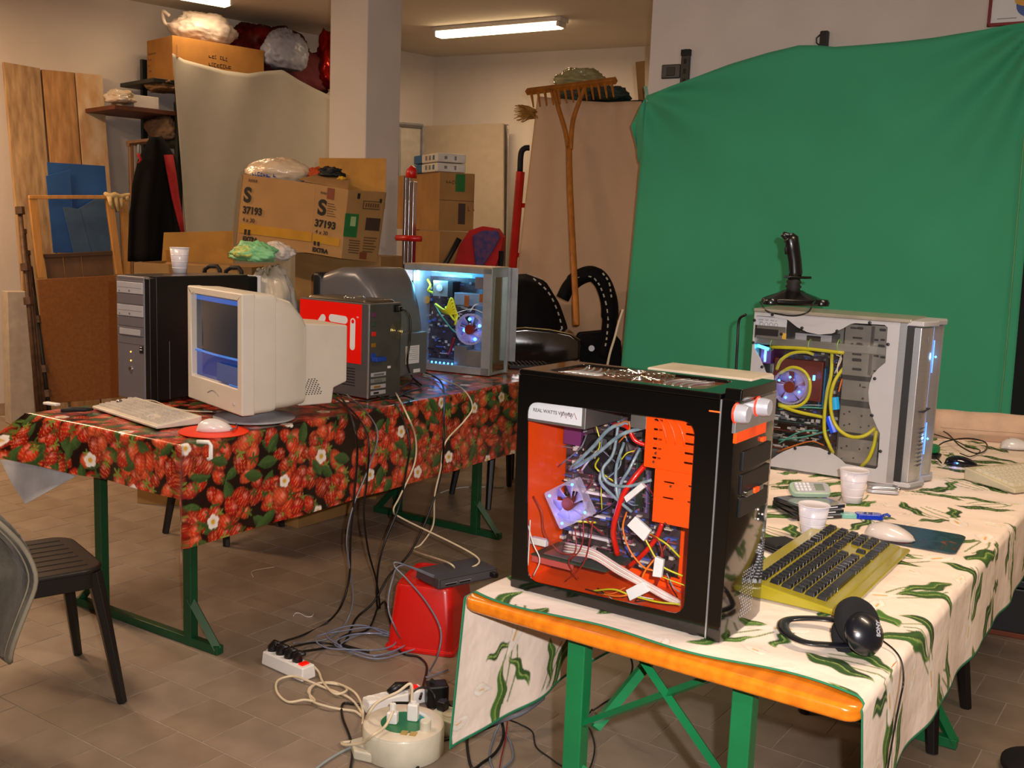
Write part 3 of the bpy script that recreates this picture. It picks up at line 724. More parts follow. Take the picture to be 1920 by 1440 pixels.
for k in range(3):
    v = X_(1420 + (k % 2) * 8, 955 + 9 * k); MB().lathe([(.0018, 0), (.0018, .003)], 8, Matrix.Translation((FF, v.y, v.z)) @ Matrix.Rotation(R(90), 4, 'Y')).build('indicator', m_whc, bk)
# inside: power supply
ps = bx('power_supply', m_steel, bk, .006, .150, .012, .165, .350, H_ - .02, .002)
a = Q(990, 757, .012); 
bx('power_supply_label', m_label, bk, .012, .142, .0112, .012, .356, .40, .0003)
text('label_lettering', 'REAL WATTS VIEWER', .0095, m_inkg, bk, (.030, .0108, .372), (R(90), 0, 0), .0002, .0002)
MB().tube([(.095 + .006 * i,   .0108, .368 + (.012 if i % 2 else 0)) for i in range(7)], .0007, 4).build('label_zigzag', m_rdc, bk)
bx('motherboard', m_pcbr, bk, .008, .285, D_ - .018, D_ - .014, .035, .362, .0005)
clutter('board_components', bk, [mat('pcb_silver_parts', '#9a9aa0', .3, .7), mat('pcb_dark_parts', '#1d1a1f', .4), mat('pcb_pink_parts', '#8a4a5a', .4), mat('pcb_cream_parts', '#c9bfae', .5), mat('pcb_blue_parts', '#4a5fa8', .4)], 520, .012, .28, .04, .355, D_ - .018, 4, .003, .013, .014)
for k in range(6):  # expansion slots
    zz = .058 + k * .024; bx('expansion_slot', m_whc if k % 2 else m_blackr, bk, .03, .135, D_ - .030, D_ - .018, zz, zz + .006, .001)
for k in range(4): bx('memory_slot', mat('memory_slot_violet', '#6c5a8c', .4) if k % 2 else m_blackr, bk, .195 + k * .011, .200 + k * .011, D_ - .026, D_ - .018, .16, .30, .0008)
bx('memory_module', m_pcb, bk, .1955, .1985, D_ - .055, D_ - .024, .17, .29, .0005); bx('memory_sticker', m_label, bk, .195, .1955, D_ - .05, D_ - .03, .22, .28, .0002)
bx('port_block', m_purple, bk, .012, .055, D_ - .04, D_ - .018, .28, .345, .001)
cf = fan(bk, (.125, .145, .275), (0, 0, 0), .082, True, 9, False, 'processor_fan', .1, m_blackr, m_blackr)
MB().lathe([(.035, 0), (.035, .03)], 28, Matrix.Translation((.125, .185, .275)) @ Matrix.Rotation(R(90), 4, 'X')).build('heatsink', m_steel, bk, bev=.001)
# drive cages
c1 = Q(1214, 782, .03); c2 = Q(1222, 876, .03); c3 = Q(1225, 976, .03); c4 = Q(1291, 992, .03)
def slots(nx, nz, x0, x1, z0, z1, w, h):
    return [[(p[0], p[1]) for p in rrect(w, h, h * .45, 2, x0 + (x1 - x0) * i / max(1, nx - 1), z0 + (z1 - z0) * j / max(1, nz - 1))][::-1] for i in range(nx) for j in range(nz)]
xa, za = c1[0], c2[2]
plate([(xa, za), (L_ - .01, za), (L_ - .01, H_ - .03), (xa, H_ - .03)], slots(2, 6, xa + .025, xa + .09, za + .02, H_ - .05, .018, .004), .026, .028).build('upper_drive_cage', m_orng, bk, bev=.0004)
xb, zb2 = c3[0], c3[2]
plate([(xb, zb2), (L_ - .01, zb2), (L_ - .01, za), (xb, za)], slots(2, 2, xb + .03, xb + .08, zb2 + .05, zb2 + .08, .022, .003), .024, .026).build('lower_drive_cage', m_orng, bk, bev=.0004)
bx('cage_flank', m_orng, bk, xb - .001, xb + .001, .028, D_ - .03, zb2, H_ - .03, .0003)
bx('optical_drive', m_steel, bk, xa - .035, xa - .002, .03, .15, H_ - .09, H_ - .045, .001)
for k, (px, py) in enumerate(((1258, 912), (1248, 981), (1226, 866), (1230, 850))):
    v = Q(px, py, .024); MB().lathe([(.0032, 0), (.0022, .0022), (0, .0025)], 10, Matrix.Translation((v[0], .0238, v[2])) @ Matrix.Rotation(R(90), 4, 'X')).build('cage_screw', m_chrome, bk)
for sx, cx in ((0, Q(1235, 830)[0]), (1, Q(1262, 830)[0])):   # embossed arcs of the cage
    for k in range(3):
        MB().tube([(xa + .04 + k * .018 + .035 * math.sin(a) - .03, .0255, H_ - .12 + .06 * math.cos(a)) for a in np.linspace(.2, 1.4, 7)], .0014, 5).build('embossed_arc', m_orng, bk, smooth=True)
    break
for k in range(3): MB().tube([(.0065, .05 + k * .035 + .02 * math.sin(a), .33 + .06 * math.cos(a)) for a in np.linspace(0, 1.4, 7)], .0018, 5).build('embossed_arc', m_orng, bk, smooth=True)
# graphics card
bx('graphics_card', m_pcb, bk, .012, .19, .055, .165, .060, .063, .0005)
bx('card_cooler', m_clear, bk, .03, .13, .06, .15, .064, .082, .003)
bx('card_cooler_plate', m_steel, bk, .035, .125, .065, .14, .0635, .066, .001)
bx('card_bracket', mat('red_card_edge', '#c0524a', .4), bk, .016, .115, .050, .056, .048, .060, .001)
bx('card_plug', m_whc, bk, .012, .05, .048, .062, .085, .10, .002)
# the lit case fan hanging behind the window
vc = Vector(Q(1069, 943, .030)); vt = Vector(Q(1082, 894, .030)); ang = math.atan2(vt.z - vc.z, vt.x - vc.x)
ff = fan(bk, vc, (0, -(ang - R(45)) , 0), .080, True, 7, True, 'lit_fan', .5)
leds(ff, ((.03, .03), (-.03, -.03), (.03, -.03), (-.03, .03)), .003)
led_light(bk, (vc.x, vc.y + .02, vc.z - .01), .22, (.25, .3, 1.0), .02); led_light(bk, (vc.x - .01, .012, vc.z), .05, (.35, .35, 1.0), .02)
# cables: (pixels, depth) strings through the case
def wire(pts, r, m, nm='cable'):
    return cable(nm, None, [Q(*p) for p in pts], r, m, bk, n=6, seg=6)
wire([(1213, 868, .07), (1190, 895, .05), (1170, 925, .04), (1156, 965, .04), (1150, 1000, .05), (1158, 1040, .07)], .0058, m_red, 'thick_red_cable')
wire([(1242, 980, .05), (1230, 1010, .05), (1205, 1040, .06), (1180, 1062, .08)], .0050, m_red, 'thick_red_cable')
wire([(1150, 795, .08), (1175, 800, .05), (1190, 825, .05), (1212, 835, .06)], .0045, m_red, 'thick_red_cable')
for k, P_ in enumerate((
    [(1215, 790, .06), (1150, 800, .05), (1110, 840, .05), (1068, 880, .06)], [(1212, 800, .05), (1165, 815, .04), (1120, 850, .04), (1075, 878, .05)],
    [(1160, 790, .08), (1150, 850, .06), (1130, 880, .04), (1140, 905, .04), (1175, 912, .04), (1222, 900, .05)], [(1170, 830, .08), (1155, 880, .05), (1158, 930, .04), (1170, 942, .05)],
    [(1135, 870, .05), (1125, 900, .04), (1150, 930, .04), (1185, 960, .04)], [(1200, 840, .08), (1180, 880, .06), (1165, 905, .06), (1160, 930, .06)])):
    wire(P_, .0042 if k < 2 else .0034, m_slv, 'sleeved_cable')
for k in range(5):   # white ribbon of wires from the card to the right
    wire([(1060 - k, 1018 + k * 5, .05), (1110, 1030 + k * 4, .035), (1160, 1060 + k * 4, .03), (1210, 1090 + k * 3, .03), (1245, 1110 + k * 3, .03), (1275, 1127 + k * 2, .05)], .0024, m_whc if k % 2 else mat('pinkish_wire', '#d8b6ae', .4), 'power_wire')
for k, (P_, m) in enumerate((
    ([(1275, 1045, .05), (1250, 1020, .04), (1225, 1005, .04), (1210, 995, .04)], m_yel), ([(1280, 1080, .05), (1240, 1060, .04), (1215, 1020, .04), (1205, 1000, .04)], m_yel),
    ([(1110, 1108, .05), (1150, 1105, .03), (1180, 1115, .03), (1230, 1128, .03), (1275, 1133, .04)], m_yel), ([(1120, 1112, .05), (1160, 1118, .03), (1190, 1112, .03)], m_orc),
    ([(1175, 960, .06), (1168, 990, .04), (1180, 1030, .04), (1205, 1062, .04), (1225, 1070, .04)], m_orc), ([(1230, 1045, .05), (1210, 1070, .04), (1202, 1090, .04)], m_orc),
    ([(1255, 1010, .05), (1240, 1040, .04), (1238, 1075, .04), (1230, 1098, .04)], m_rdc), ([(1215, 1000, .04), (1235, 1015, .035), (1243, 1045, .035)], m_rdc),
    ([(1000, 930, .02), (1016, 960, .02), (1022, 1000, .02), (1050, 1035, .03), (1082, 1040, .03)], m_rdc), ([(1092, 960, .03), (1094, 1000, .02), (1088, 1030, .02), (1070, 1050, .03)], m_rdc),
    ([(1078, 990, .03), (1080, 1030, .02), (1066, 1055, .02), (1085, 1085, .03)], m_rdc), ([(1112, 975, .03), (1105, 1020, .02), (1092, 1060, .02), (1060, 1090, .03)], m_rdc),
    ([(990, 985, .015), (1000, 1020, .015), (1012, 1050, .015), (1000, 1080, .02)], m_whc), ([(994, 975, .015), (992, 1020, .015), (990, 1060, .015)], m_whc),
    ([(1118, 800, .06), (1125, 830, .06), (1115, 860, .06)], m_yel), ([(1160, 830, .05), (1180, 805, .04), (1175, 790, .04), (1150, 800, .05)], m_orc),
    ([(1190, 845, .05), (1175, 850, .04), (1165, 862, .04)], m_yel), ([(1250, 1075, .05), (1262, 1100, .04), (1275, 1110, .05)], m_slv), ([(1265, 1060, .08), (1255, 1090, .05), (1270, 1120, .06)], m_blc),
    ([(1285, 1098, .05), (1250, 1085, .04), (1228, 1075, .04)], m_yel))):
    wire(P_, .0020 if k < 8 else .0013, m, 'thin_wire')
g = random.Random(5)
for k in range(16):   # tangle in front of the tray and on the floor of the case
    x, y = g.uniform(1080, 1200), g.uniform(790, 960); d = g.uniform(.06, .13)
    wire([(x, y, d), (x + g.uniform(-30, 30), y + g.uniform(10, 35), d - .02), (x + g.uniform(-50, 50), y + g.uniform(30, 70), d)], g.uniform(.0010, .0024), g.choice([m_blc, m_slv, m_grc, m_rdc, m_yel, m_whc, m_blc]), 'thin_wire')
for k in range(9):
    x, y = g.uniform(1060, 1270), g.uniform(1085, 1120)
    wire([(x, y, .07), (x + g.uniform(-30, 30), y + g.uniform(5, 20), .04), (x + g.uniform(-50, 50), y + g.uniform(-10, 25), .05)], .0011, g.choice([m_rdc, m_rdc, m_whc, m_blc, m_orc]), 'thin_wire')
for (px, py), (qx, qy), wd in (((1184, 975), (1216, 1005), .026), ((1238, 1045), (1233, 1082), .018), ((1178, 1116), (1214, 1098), .022), ((1173, 937), (1208, 908), .012)):
    a, b_ = Vector(Q(px, py, .028)), Vector(Q(qx, qy, .028)); d = b_ - a; an = math.atan2(d.z, d.x)
    M = Matrix.Translation((a + b_) / 2) @ Matrix.Rotation(-an, 4, 'Y'); MB().box(-d.length / 2, d.length / 2, -.006, .006, -wd / 2, wd / 2, M, top=(.002, .002)).build('power_connector', m_white, bk, bev=.0015)

# ---- silver tower with the wavy window
fs = Frame((0.768, 3.336), -32.0)
LS, DS, HS = .462, .215, .512
sv = thing('desktop_computer', 'silver tower computer with a wave-edged window, yellow tubes and blue lights, under the joystick', 'computer', fs.o, -32)
def crp(x, y, sc=4.0, ox=1360, oy=560): return (ox + x / sc, oy + y / sc)
def S_(px, py, dep=0.0): v = fs.y_(px, py, dep); return (v.x, v.y, v.z)
hole = [(235, 128), (350, 135), (470, 160), (540, 215), (610, 250), (700, 270), (800, 262), (880, 225), (940, 190), (975, 184), (1195, 198), (1217, 215), (1208, 340), (1200, 480), (1150, 520), (1105, 570), (1080, 640), (1072, 700),
        (1078, 790), (1100, 880), (1130, 950), (1158, 1010), (1152, 1130), (1142, 1262), (1125, 1278), (1020, 1262), (900, 1240), (870, 1210), (800, 1160), (710, 1120), (610, 1103), (520, 1112), (440, 1145), (385, 1175), (330, 1215), (290, 1230), (270, 1215), (280, 1120), (285, 1000), (330, 900), (350, 800), (345, 690),
        (325, 600), (290, 520), (258, 440), (220, 380), (215, 300), (222, 200)]
hp = [S_(*crp(*p)) for p in hole]; hp = [(p[0], p[2]) for p in hp]
m_silvpaint = mat('silver_paint', '#b2b1b4', 0.4, 0.15, var=0.02)
plate([(0, .014), (LS - .012, .014), (LS - .012, HS - .012), (0, HS - .012)], [hp[::-1]], 0, .003).build('side_panel', m_silvpaint, sv, bev=.0008)
plate([(p[0], p[1]) for p in hp], [], .0035, .005).build('side_window', m_clear, sv)
bx('top_panel', mat('silver_top_paint', '#a9a294', 0.3, 0.4), sv, -.003, LS + .02, -.003, DS, HS - .012, HS, .004)
bx('frame_strip', m_alu, sv, LS - .012, LS + .010, -.001, .02, .012, HS - .012, .001)
bx('bottom_panel', m_silvpaint, sv, -.003, LS + .06, 0, DS, .006, .016, .003)
bx('rear_wall', m_steel, sv, 0, .003, .004, DS - .003, .014, HS - .012, .0005)
bx('far_side_panel', m_silvpaint, sv, 0, LS, DS - .003, DS, .014, HS - .012, .0005)
bx('motherboard_tray', m_steel, sv, .004, LS - .01, DS - .008, DS - .004, .016, HS - .014, .0005)
for x in (.05, LS - .03):
    for y in (.03, DS - .03): MB().lathe([(.022, -.0005), (.024, .004), (.018, .008)], 16, Matrix.Translation((x, y, 0))).build('foot', m_silverp, sv)
# bowed silver front, in two halves split by a light line
prof = lambda y: .050 + .022 * math.sin(math.pi * min(1, max(0, y / .15)))
for k, (ya, yb) in enumerate(((.004, .125), (.140, DS + .01))):
    n = 8; sec = [(LS + .011, ya)] + [(LS + (.05 if k == 0 else .06) + .020 * math.sin(math.pi * (j / n)), ya + (yb - ya) * j / n) for j in range(n + 1)] + [(LS + .011, yb)]
    MB().prism(sec, .02, HS - .022).build('front_door_half', m_alu, sv, bev=.003)
bx('front_recess', m_dark, sv, LS + .008, LS + .030, -.001, .004, .02, HS - .02, .0005)
bx('front_light_channel', mat('frosted_blue_edge', '#9db6e8', .3, .2), sv, LS + .02, LS + .062, .126, .139, .02, HS - .022, .001)
MB().prism([(LS + .008, -.002), (LS + .055, -.002), (LS + .085, .07), (LS + .07, .125), (LS + .09, .17), (LS + .08, DS + .012), (LS + .008, DS + .012)], HS - .020, HS - .004).build('front_cap', m_silvpaint, sv, bev=.004)
MB().prism([(LS + .008, -.002), (LS + .055, -.002), (LS + .085, .07), (LS + .07, .125), (LS + .09, .17), (LS + .08, DS + .012), (LS + .008, DS + .012)], .004, .020).build('front_sill', m_silvpaint, sv, bev=.004)
for k in range(10): MB().tube([(LS + .0665, .030, .07 + k * .0125), (LS + .0725, .058, .073 + k * .0125)], .0016, 4).build('front_vent_slot', m_dark, sv)
bx('door_latch_line', m_dark, sv, LS + .04, LS + .074, .02, .12, .235, .238, .0005)
for zz in (.395, .14):
    MB().lathe([(0, -.004), (.004, 0), (0, .004)], 8, Matrix.Translation((LS + .072, .132, zz))).build('led', m_ledb, sv)
    MB().tube([(LS + .0645, .1325, zz - .05), (LS + .0645, .1325, zz + .05)], .002, 5).build('light_line', mat('dim_blue_light', '#7ab0ff', .4, emit='#4a8cff', estr=1.2), sv)
    led_light(sv, (LS + .095, .13, zz), .06, (.2, .5, 1.0), .01)
MB().tube([(LS + .064, .028 + .002 * k, HS - .05 - .01 * (k % 3)) for k in range(12)], .0011, 4).build('front_emblem', m_inkg, sv)
for (x, y) in ((218, 162), (353, 120), (575, 220), (838, 243), (1083, 180), (1220, 343), (1120, 600), (1100, 876), (1163, 1145), (780, 1158), (523, 1123), (210, 330), (275, 512), (420, 266)):
    v = S_(*crp(x, y)); MB().lathe([(.0052, 0), (.0045, .003), (0, .0036)], 12, Matrix.Translation((v[0], -.0001, v[2])) @ Matrix.Rotation(R(90), 4, 'X')).build('window_screw', m_black, sv)
# innards
a = S_(*crp(232, 128), .03); b_ = S_(*crp(465, 310), .03)
bx('power_supply', m_steel, sv, .006, b_[0], .012, .16, b_[2], a[2] + .01, .002)
p0 = S_(*crp(230, 130), .012); p1 = S_(*crp(460, 215), .012); bx('power_supply_label', m_label, sv, p0[0], p1[0], .0113, .012, p1[2], p0[2], .0003)
marks(sv, m_inkg, p0[0] + .010, p0[2] - .013, 20, .005, .0108, 3); marks(sv, m_inkg, p0[0] + .010, p0[2] - .0185, 8, .003, .0108, 5)
for k in range(4): MB().tube([(p0[0] + .02 + k * .016 + .006 * math.cos(t), .0108, p0[2] - .024 + .006 * math.sin(t)) for t in np.linspace(0, 6.28, 13)], .0006, 4).build('certification_mark', m_inkg, sv)
p0 = S_(*crp(210, 218), .012); p1 = S_(*crp(395, 285), .012); bx('power_supply_vent', m_blackr, sv, p0[0], p1[0], .0108, .012, p1[2], p0[2], .004)
p0 = S_(*crp(428, 258), .012); p1 = S_(*crp(455, 305), .012); bx('yellow_sticker', mat('yellow_sticker', '#e0b23a', .5), sv, p0[0], p1[0], .0112, .012, p1[2], p0[2], .0003)
p0 = S_(*crp(525, 255), .04); p1 = S_(*crp(795, 330), .04); bx('optical_drive', m_silvpaint, sv, p0[0], p1[0], .04, .14, p1[2], p0[2], .001)
p0 = S_(*crp(612, 275), .04); p1 = S_(*crp(715, 325), .04); bx('drive_connector', m_black, sv, p0[0], p1[0], .037, .04, p1[2], p0[2], .001)
p0 = S_(*crp(225, 308), .02); p1 = S_(*crp(1200, 395), .02); bx('cross_bar', m_steel, sv, p0[0], p1[0], .02, .03, (p0[2] + p1[2]) / 2 - .012, (p0[2] + p1[2]) / 2 + .012, .001)
def sw(pts, r, m, nm='cable'):
    return cable(nm, None, [S_(*crp(p[0], p[1]), p[2]) for p in pts], r, m, sv, n=6, seg=6)
sw([(345, 362, .014), (600, 375, .014), (890, 408, .014)], .0058, m_yel, 'yellow_tube')
sw([(385, 530, .03), (420, 460, .02), (500, 410, .015), (600, 400, .015), (665, 420, .02)], .0055, m_yel, 'yellow_tube')
sw([(410, 560, .03), (500, 515, .015), (590, 545, .015), (635, 630, .015), (620, 740, .015), (560, 800, .015), (470, 810, .02), (400, 790, .03)], .0055, m_yel, 'yellow_tube')
sw([(800, 410, .03), (795, 560, .02), (765, 700, .02), (745, 860, .015), (745, 1000, .015), (780, 1100, .015), (810, 1160, .03)], .0058, m_yel, 'yellow_tube')
sw([(885, 520, .03), (820, 620, .015), (790, 740, .012), (800, 880, .012), (850, 980, .012), (940, 1035, .012), (1040, 1030, .012), (1125, 970, .02)], .0058, m_yel, 'yellow_tube')
sw([(1135, 990, .02), (1115, 1100, .015), (1075, 1200, .015), (1020, 1260, .03)], .0062, m_yel, 'yellow_tube')
sw([(400, 800, .02), (550, 850, .015), (740, 890, .02)], .0058, m_yel, 'yellow_tube')
for P_ in ([(830, 420, .03), (870, 450, .02), (820, 560, .03)], [(870, 420, .03), (840, 520, .02), (845, 600, .03)], [(875, 600, .03), (850, 700, .02), (880, 600, .04)]): sw(P_, .0022, m_whc if P_[0][0] != 875 else m_orc, 'thin_wire')
for k in range(3):
    x = (345, 630, 848)[k]; v = S_(*crp(x, 350), .012); MB().tube([(v[0] + .0075 * math.cos(t) * .3, .02 + .012 * math.cos(t), v[2] + .018 * math.sin(t)) for t in np.linspace(0, 6.28, 13)], .0012, 4, cap=False).build('cable_tie', mat('lime_cable_tie', '#8ccf3a', .4), sv)
for k, P_ in enumerate(([(400, 830, .03), (560, 815, .02), (740, 822, .03)], [(400, 1060, .03), (600, 1035, .02), (780, 985, .03)], [(400, 1085, .03), (560, 1000, .02), (700, 990, .03)], [(390, 1150, .05), (470, 1120, .03), (640, 1070, .03), (740, 1100, .04)], [(420, 820, .03), (600, 800, .03), (720, 800, .03)])):
    sw(P_, .0026, mat('teal_cable', '#4ba08e', .35) if k < 3 else m_orc if k == 3 else m_slv, 'thin_wire')
pm = S_(*crp(230, 380), DS - .03)
bx('motherboard', m_pcbr, sv, .02, .29, DS - .018, DS - .014, .05, .40, .0005)
clutter('board_components', sv, [MATS['pcb_silver_parts'], MATS['pcb_dark_parts'], MATS['pcb_cream_parts'], MATS['pcb_blue_parts'], m_brown], 320, .03, .28, .06, .39, DS - .018, 9, .004, .014, .016)
p0 = S_(*crp(390, 440), .08); p1 = S_(*crp(715, 780), .08); bx('copper_cooler', m_brown, sv, p0[0] - .01, p1[0], .08, .10, p1[2], p0[2], .004)
for k in range(2):
    p0 = S_(*crp(720 + k * 30, 460), .09); bx('memory_module', mat('blue_heat_spreader', '#2c7fb0', .3, .3), sv, p0[0], p0[0] + .005, .09, DS - .02, .20, .33, .001)
p0 = S_(*crp(340, 430), .06); bx('port_block', m_purple, sv, .01, .045, .06, DS - .02, .33, .385, .001); bx('port_label', m_label, sv, .022, .030, .0592, .06, .335, .375, .0002)
v = S_(*crp(490, 660), .03); sf_ = fan(sv, v, (0, 0, 0), .108, False, 5, True, 'lit_fan', .2, m_blade); leds(sf_, ((-.035, .018), (.0, .032), (.032, -.012), (-.01, -.035)), .004)
led_light(sv, (v[0], v[1] + .03, v[2]), .3, (.2, .4, 1.0), .03)
v = S_(*crp(280, 365), .05); MB().tube([(v[0] - .02, .05, v[2] + .005), (v[0] + .02, .05, v[2] - .004)], .005, 8).build('cathode_tube', m_ledc, sv); led_light(sv, (v[0], .06, v[2] - .03), .25, (.1, .6, 1.0), .02)
v = S_(*crp(665, 590), .05); MB().tube([(v[0], .05, v[2] - .01), (v[0], .05, v[2] + .006)], .004, 8).build('cathode_tube', m_ledb, sv)
for k in range(4):
    zz = .055 + k * .03; bx('expansion_card', m_pcb if k % 2 else m_brown, sv, .02, .22, .07, DS - .02, zz, zz + .003, .0005); clutter('card_parts', sv, [MATS['pcb_silver_parts'], MATS['pcb_cream_parts']], 24, .03, .21, zz + .003, zz + .018, .085, 20 + k, .004, .016, .012)
MB().tube([S_(*crp(820, 740), .05), S_(*crp(830, 830), .05)], .012, 10).build('blue_reservoir', mat('cyan_liquid', '#1c9fc8', .2, emit='#0a9ad8', estr=.5), sv)
MB().tube([S_(*crp(780, 880), .05), S_(*crp(820, 1000), .05)], .014, 10).build('blue_reservoir', mat('blue_liquid', '#1c50c8', .2, emit='#0a40d8', estr=.5), sv)
# drive cage: perforated steel sheets
m_cage = mat('bare_cage_steel', '#8d8a84', 0.4, 0.6, var=0.08, scale=10)
def sheet(name, x0, y0, x1, y1, holes_, dep=.022):
    a = S_(*crp(x0, y0), dep); b_ = S_(*crp(x1, y1), dep); hl = []
    for (hx, hy, w, h) in holes_:
        c = S_(*crp(hx, hy), dep); hl.append([(p[0], p[1]) for p in rrect(w, h, min(w, h) * .45, 2, c[0], c[2])][::-1])
    plate([(a[0], b_[2]), (b_[0], b_[2]), (b_[0], a[2]), (a[0], a[2])], hl, dep, dep + .002).build(name, m_cage, sv, bev=.0003)
sheet('drive_cage', 905, 190, 1090, 590, [(960, 220, .02, .006), (1010, 222, .02, .008), (990, 295, .03, .006), (950, 345, .008, .012), (1005, 345, .02, .012), (985, 418, .03, .006), (985, 460, .03, .010), (985, 530, .03, .008)])
sheet('drive_cage', 1098, 198, 1210, 590, [(1180, 235, .02, .008), (1130, 310, .014, .006), (1180, 310, .014, .006), (1170, 355, .02, .008), (1130, 430, .016, .006), (1180, 440, .016, .006), (1130, 545, .018, .006)])
sheet('drive_cage', 880, 605, 1110, 780, [(1010, 650, .004, .01), (1040, 665, .012, .004), (1030, 750, .008, .008)])
HL = [(890, 865), (930, 848), (1020, 880), (1090, 875), (890, 950), (930, 940), (1015, 965), (1075, 955)]
sheet('hard_drive_cage', 865, 800, 1150, 1030, [(x, y, .006, .006) for x, y in HL])
sheet('hard_drive_cage', 850, 1035, 1130, 1255, [(870, 1120, .006, .006), (910, 1105, .006, .006), (1005, 1130, .006, .006), (1070, 1120, .006, .006), (870, 1200, .006, .006), (960, 1195, .006, .006)])
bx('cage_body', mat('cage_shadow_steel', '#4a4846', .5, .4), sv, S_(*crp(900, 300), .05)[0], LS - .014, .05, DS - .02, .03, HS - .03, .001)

# ---- joystick on the silver tower
jf = fs.z_(1492, 565, HS); jb = thing('joystick', 'black flight joystick with trigger grip standing on the silver tower', 'joystick', (0, 0, 0))
jc = PZ(1488, 572, ZT + HS); jb.location = (jc.x, jc.y + .02, ZT + HS); jb.rotation_euler = (0, 0, R(10))
m_jo = mat('joystick_black', '#0b0b0d', 0.3, coat=.3)
MB().lathe([(.085, .0), (.092, .008), (.090, .020), (.070, .030), (.040, .042), (.028, .05)], 8, None, 1.25, .8).build('joystick_base', m_jo, jb, bev=.003)
for sx in (-1, 1): MB().lathe([(.026, 0), (.028, .012), (.022, .022), (0, .024)], 14, Matrix.Translation((sx * .092, -.03, 0))).build('base_pod', m_jo, jb, bev=.002)
MB().lathe([(.028, .045), (.022, .055), (.028, .062), (.021, .070), (.026, .078), (.018, .09)], 18).build('rubber_boot', m_blackr, jb, smooth=True)
MB().tube([(0, 0, .085), (.004, 0, .11), (-.002, 0, .15), (-.012, 0, .19), (-.022, 0, .225), (-.030, 0, .236)], [.021, .024, .023, .024, .026, .016], 12, flat=(.8, 1)).build('grip', m_jo, jb, smooth=True)
MB().tube([(-.028, 0, .228), (-.05, 0, .236), (-.056, 0, .230)], [.016, .012, .006], 10, flat=(.7, 1)).build('thumb_rest', m_jo, jb, smooth=True)
MB().prism([(-.03, -.02), (.03, -.025), (.062, -.006), (.062, .006), (.03, .025), (-.03, .02)], .090, .099).build('hand_rest', m_jo, jb, bev=.003)
MB().tube([(-.030, 0, .205), (-.038, 0, .190), (-.034, 0, .172)], .006, 8).build('trigger', m_blackr, jb, smooth=True)
for k in range(2): MB().lathe([(.006, 0), (.006, .005), (0, .006)], 10, Matrix.Translation((-.026 - k * .014, -.006, .236))).build('button', m_grey, jb)
cable('joystick_cable', 'thin black joystick cable looping down over the silver tower side', [PZ(1425, 566, ZT + HS + .01), fs.o + fs.x * S_(1438, 578)[0] - fs.y * .01 + Vector((0, 0, HS - .004)), PY(1455, 588, 3.28), PY(1490, 592, 3.24), PY(1515, 585, 3.22), PY(1524, 570, 3.24), PZ(1530, 563, ZT + HS + .012)], .0026, m_blc)
# ------------------------------------------------------------------ things on the strawberry table
m_crt = mat('ivory_monitor_plastic', '#cdc5b8', 0.4, var=0.02)
m_gmon = mat('silver_grey_monitor_plastic', '#6f6d70', 0.32, 0.35, var=0.03)
def loft(sections, name, m, parent, rad=.03, k=4, bev=0.0):
    """sections (depth, half width, z low, z high): rounded rectangles joined front to back"""
    b = MB(); rings = []
    for (d, hw, z0, z1) in sections:
        r = min(rad, hw * .4, (z1 - z0) * .4); ring = rrect(2 * hw, z1 - z0, r, k, 0, (z0 + z1) / 2); k0 = len(b.v)
        b.v += [(p[0], d, p[1]) for p in ring]; rings.append((k0, len(ring)))
    for (a, n), (c, _) in zip(rings[:-1], rings[1:]):
        for i in range(n): b.f.append((a + i, a + (i + 1) % n, c + (i + 1) % n, c + i))
    a, n = rings[0]; b.f.append(tuple(a + i for i in range(n))[::-1]); a, n = rings[-1]; b.f.append(tuple(a + i for i in range(n)))
    return b.build(name, m, parent, bev=bev or .004)
def screen_mat():
    m = bpy.data.materials.new('lit_screen'); m.use_nodes = True; nt = m.node_tree; b = nt.nodes['Principled BSDF']
    tc = nt.nodes.new('ShaderNodeTexCoord'); sp = nt.nodes.new('ShaderNodeSeparateXYZ'); nt.links.new(tc.outputs['Generated'], sp.inputs[0])
    cr = nt.nodes.new('ShaderNodeValToRGB'); cr.color_ramp.interpolation = 'CONSTANT'; nt.links.new(sp.outputs['Z'], cr.inputs[0])
    cols = [(0.0, '#0c2a6a'), (.30, '#4a7ac8'), (.325, '#0a1420'), (.93, '#1d56a8'), (.985, '#0a1830')]
    e = cr.color_ramp.elements; e[0].position = 0; e[0].color = (*lin(cols[0][1]), 1); e[1].position = cols[1][0]; e[1].color = (*lin(cols[1][1]), 1)
    for p, c in cols[2:]: q = e.new(p); q.color = (*lin(c), 1)
    b.inputs['Base Color'].default_value = (.01, .015, .02, 1); b.inputs['Roughness'].default_value = .08
    nt.links.new(cr.outputs[0], b.inputs['Emission Color']); b.inputs['Emission Strength'].default_value = .9; return m
fc = Frame((-1.229, 3.896), -50, ZT)
mo = thing('computer_monitor', 'ivory tube monitor with a lit blue and black screen on a round swivel foot', 'monitor', fc.o, -50)
CW, CZ, CHt = .232, .055, .425
Mx = .232
def shift(o): o.location.x += Mx; return o
tilt = R(-3)
hull = plate([(-CW, CZ), (CW, CZ), (CW, CZ + CHt), (-CW, CZ + CHt)], [[(p[0], p[1]) for p in rrect(.395, .305, .006, 3, 0, CZ + .245)]], 0, .05).build('bezel', m_crt, mo, bev=.006)
shift(hull)
b = MB(); n = 16
scr = MB().grid(lambda u, v: ((u - .5) * .393, .022 - .014 * (1 - (2 * u - 1) ** 2) * (1 - (2 * v - 1) ** 2), CZ + .245 + (v - .5) * .303), n, n).build('screen', screen_mat(), mo, smooth=True); shift(scr)
m_win = mat('lit_window_blue', '#2c5aa0', .4, emit='#3f7fd8', estr=.5); m_winr = mat('lit_window_dull', '#3a4a70', .4, emit='#2c4478', estr=.4)
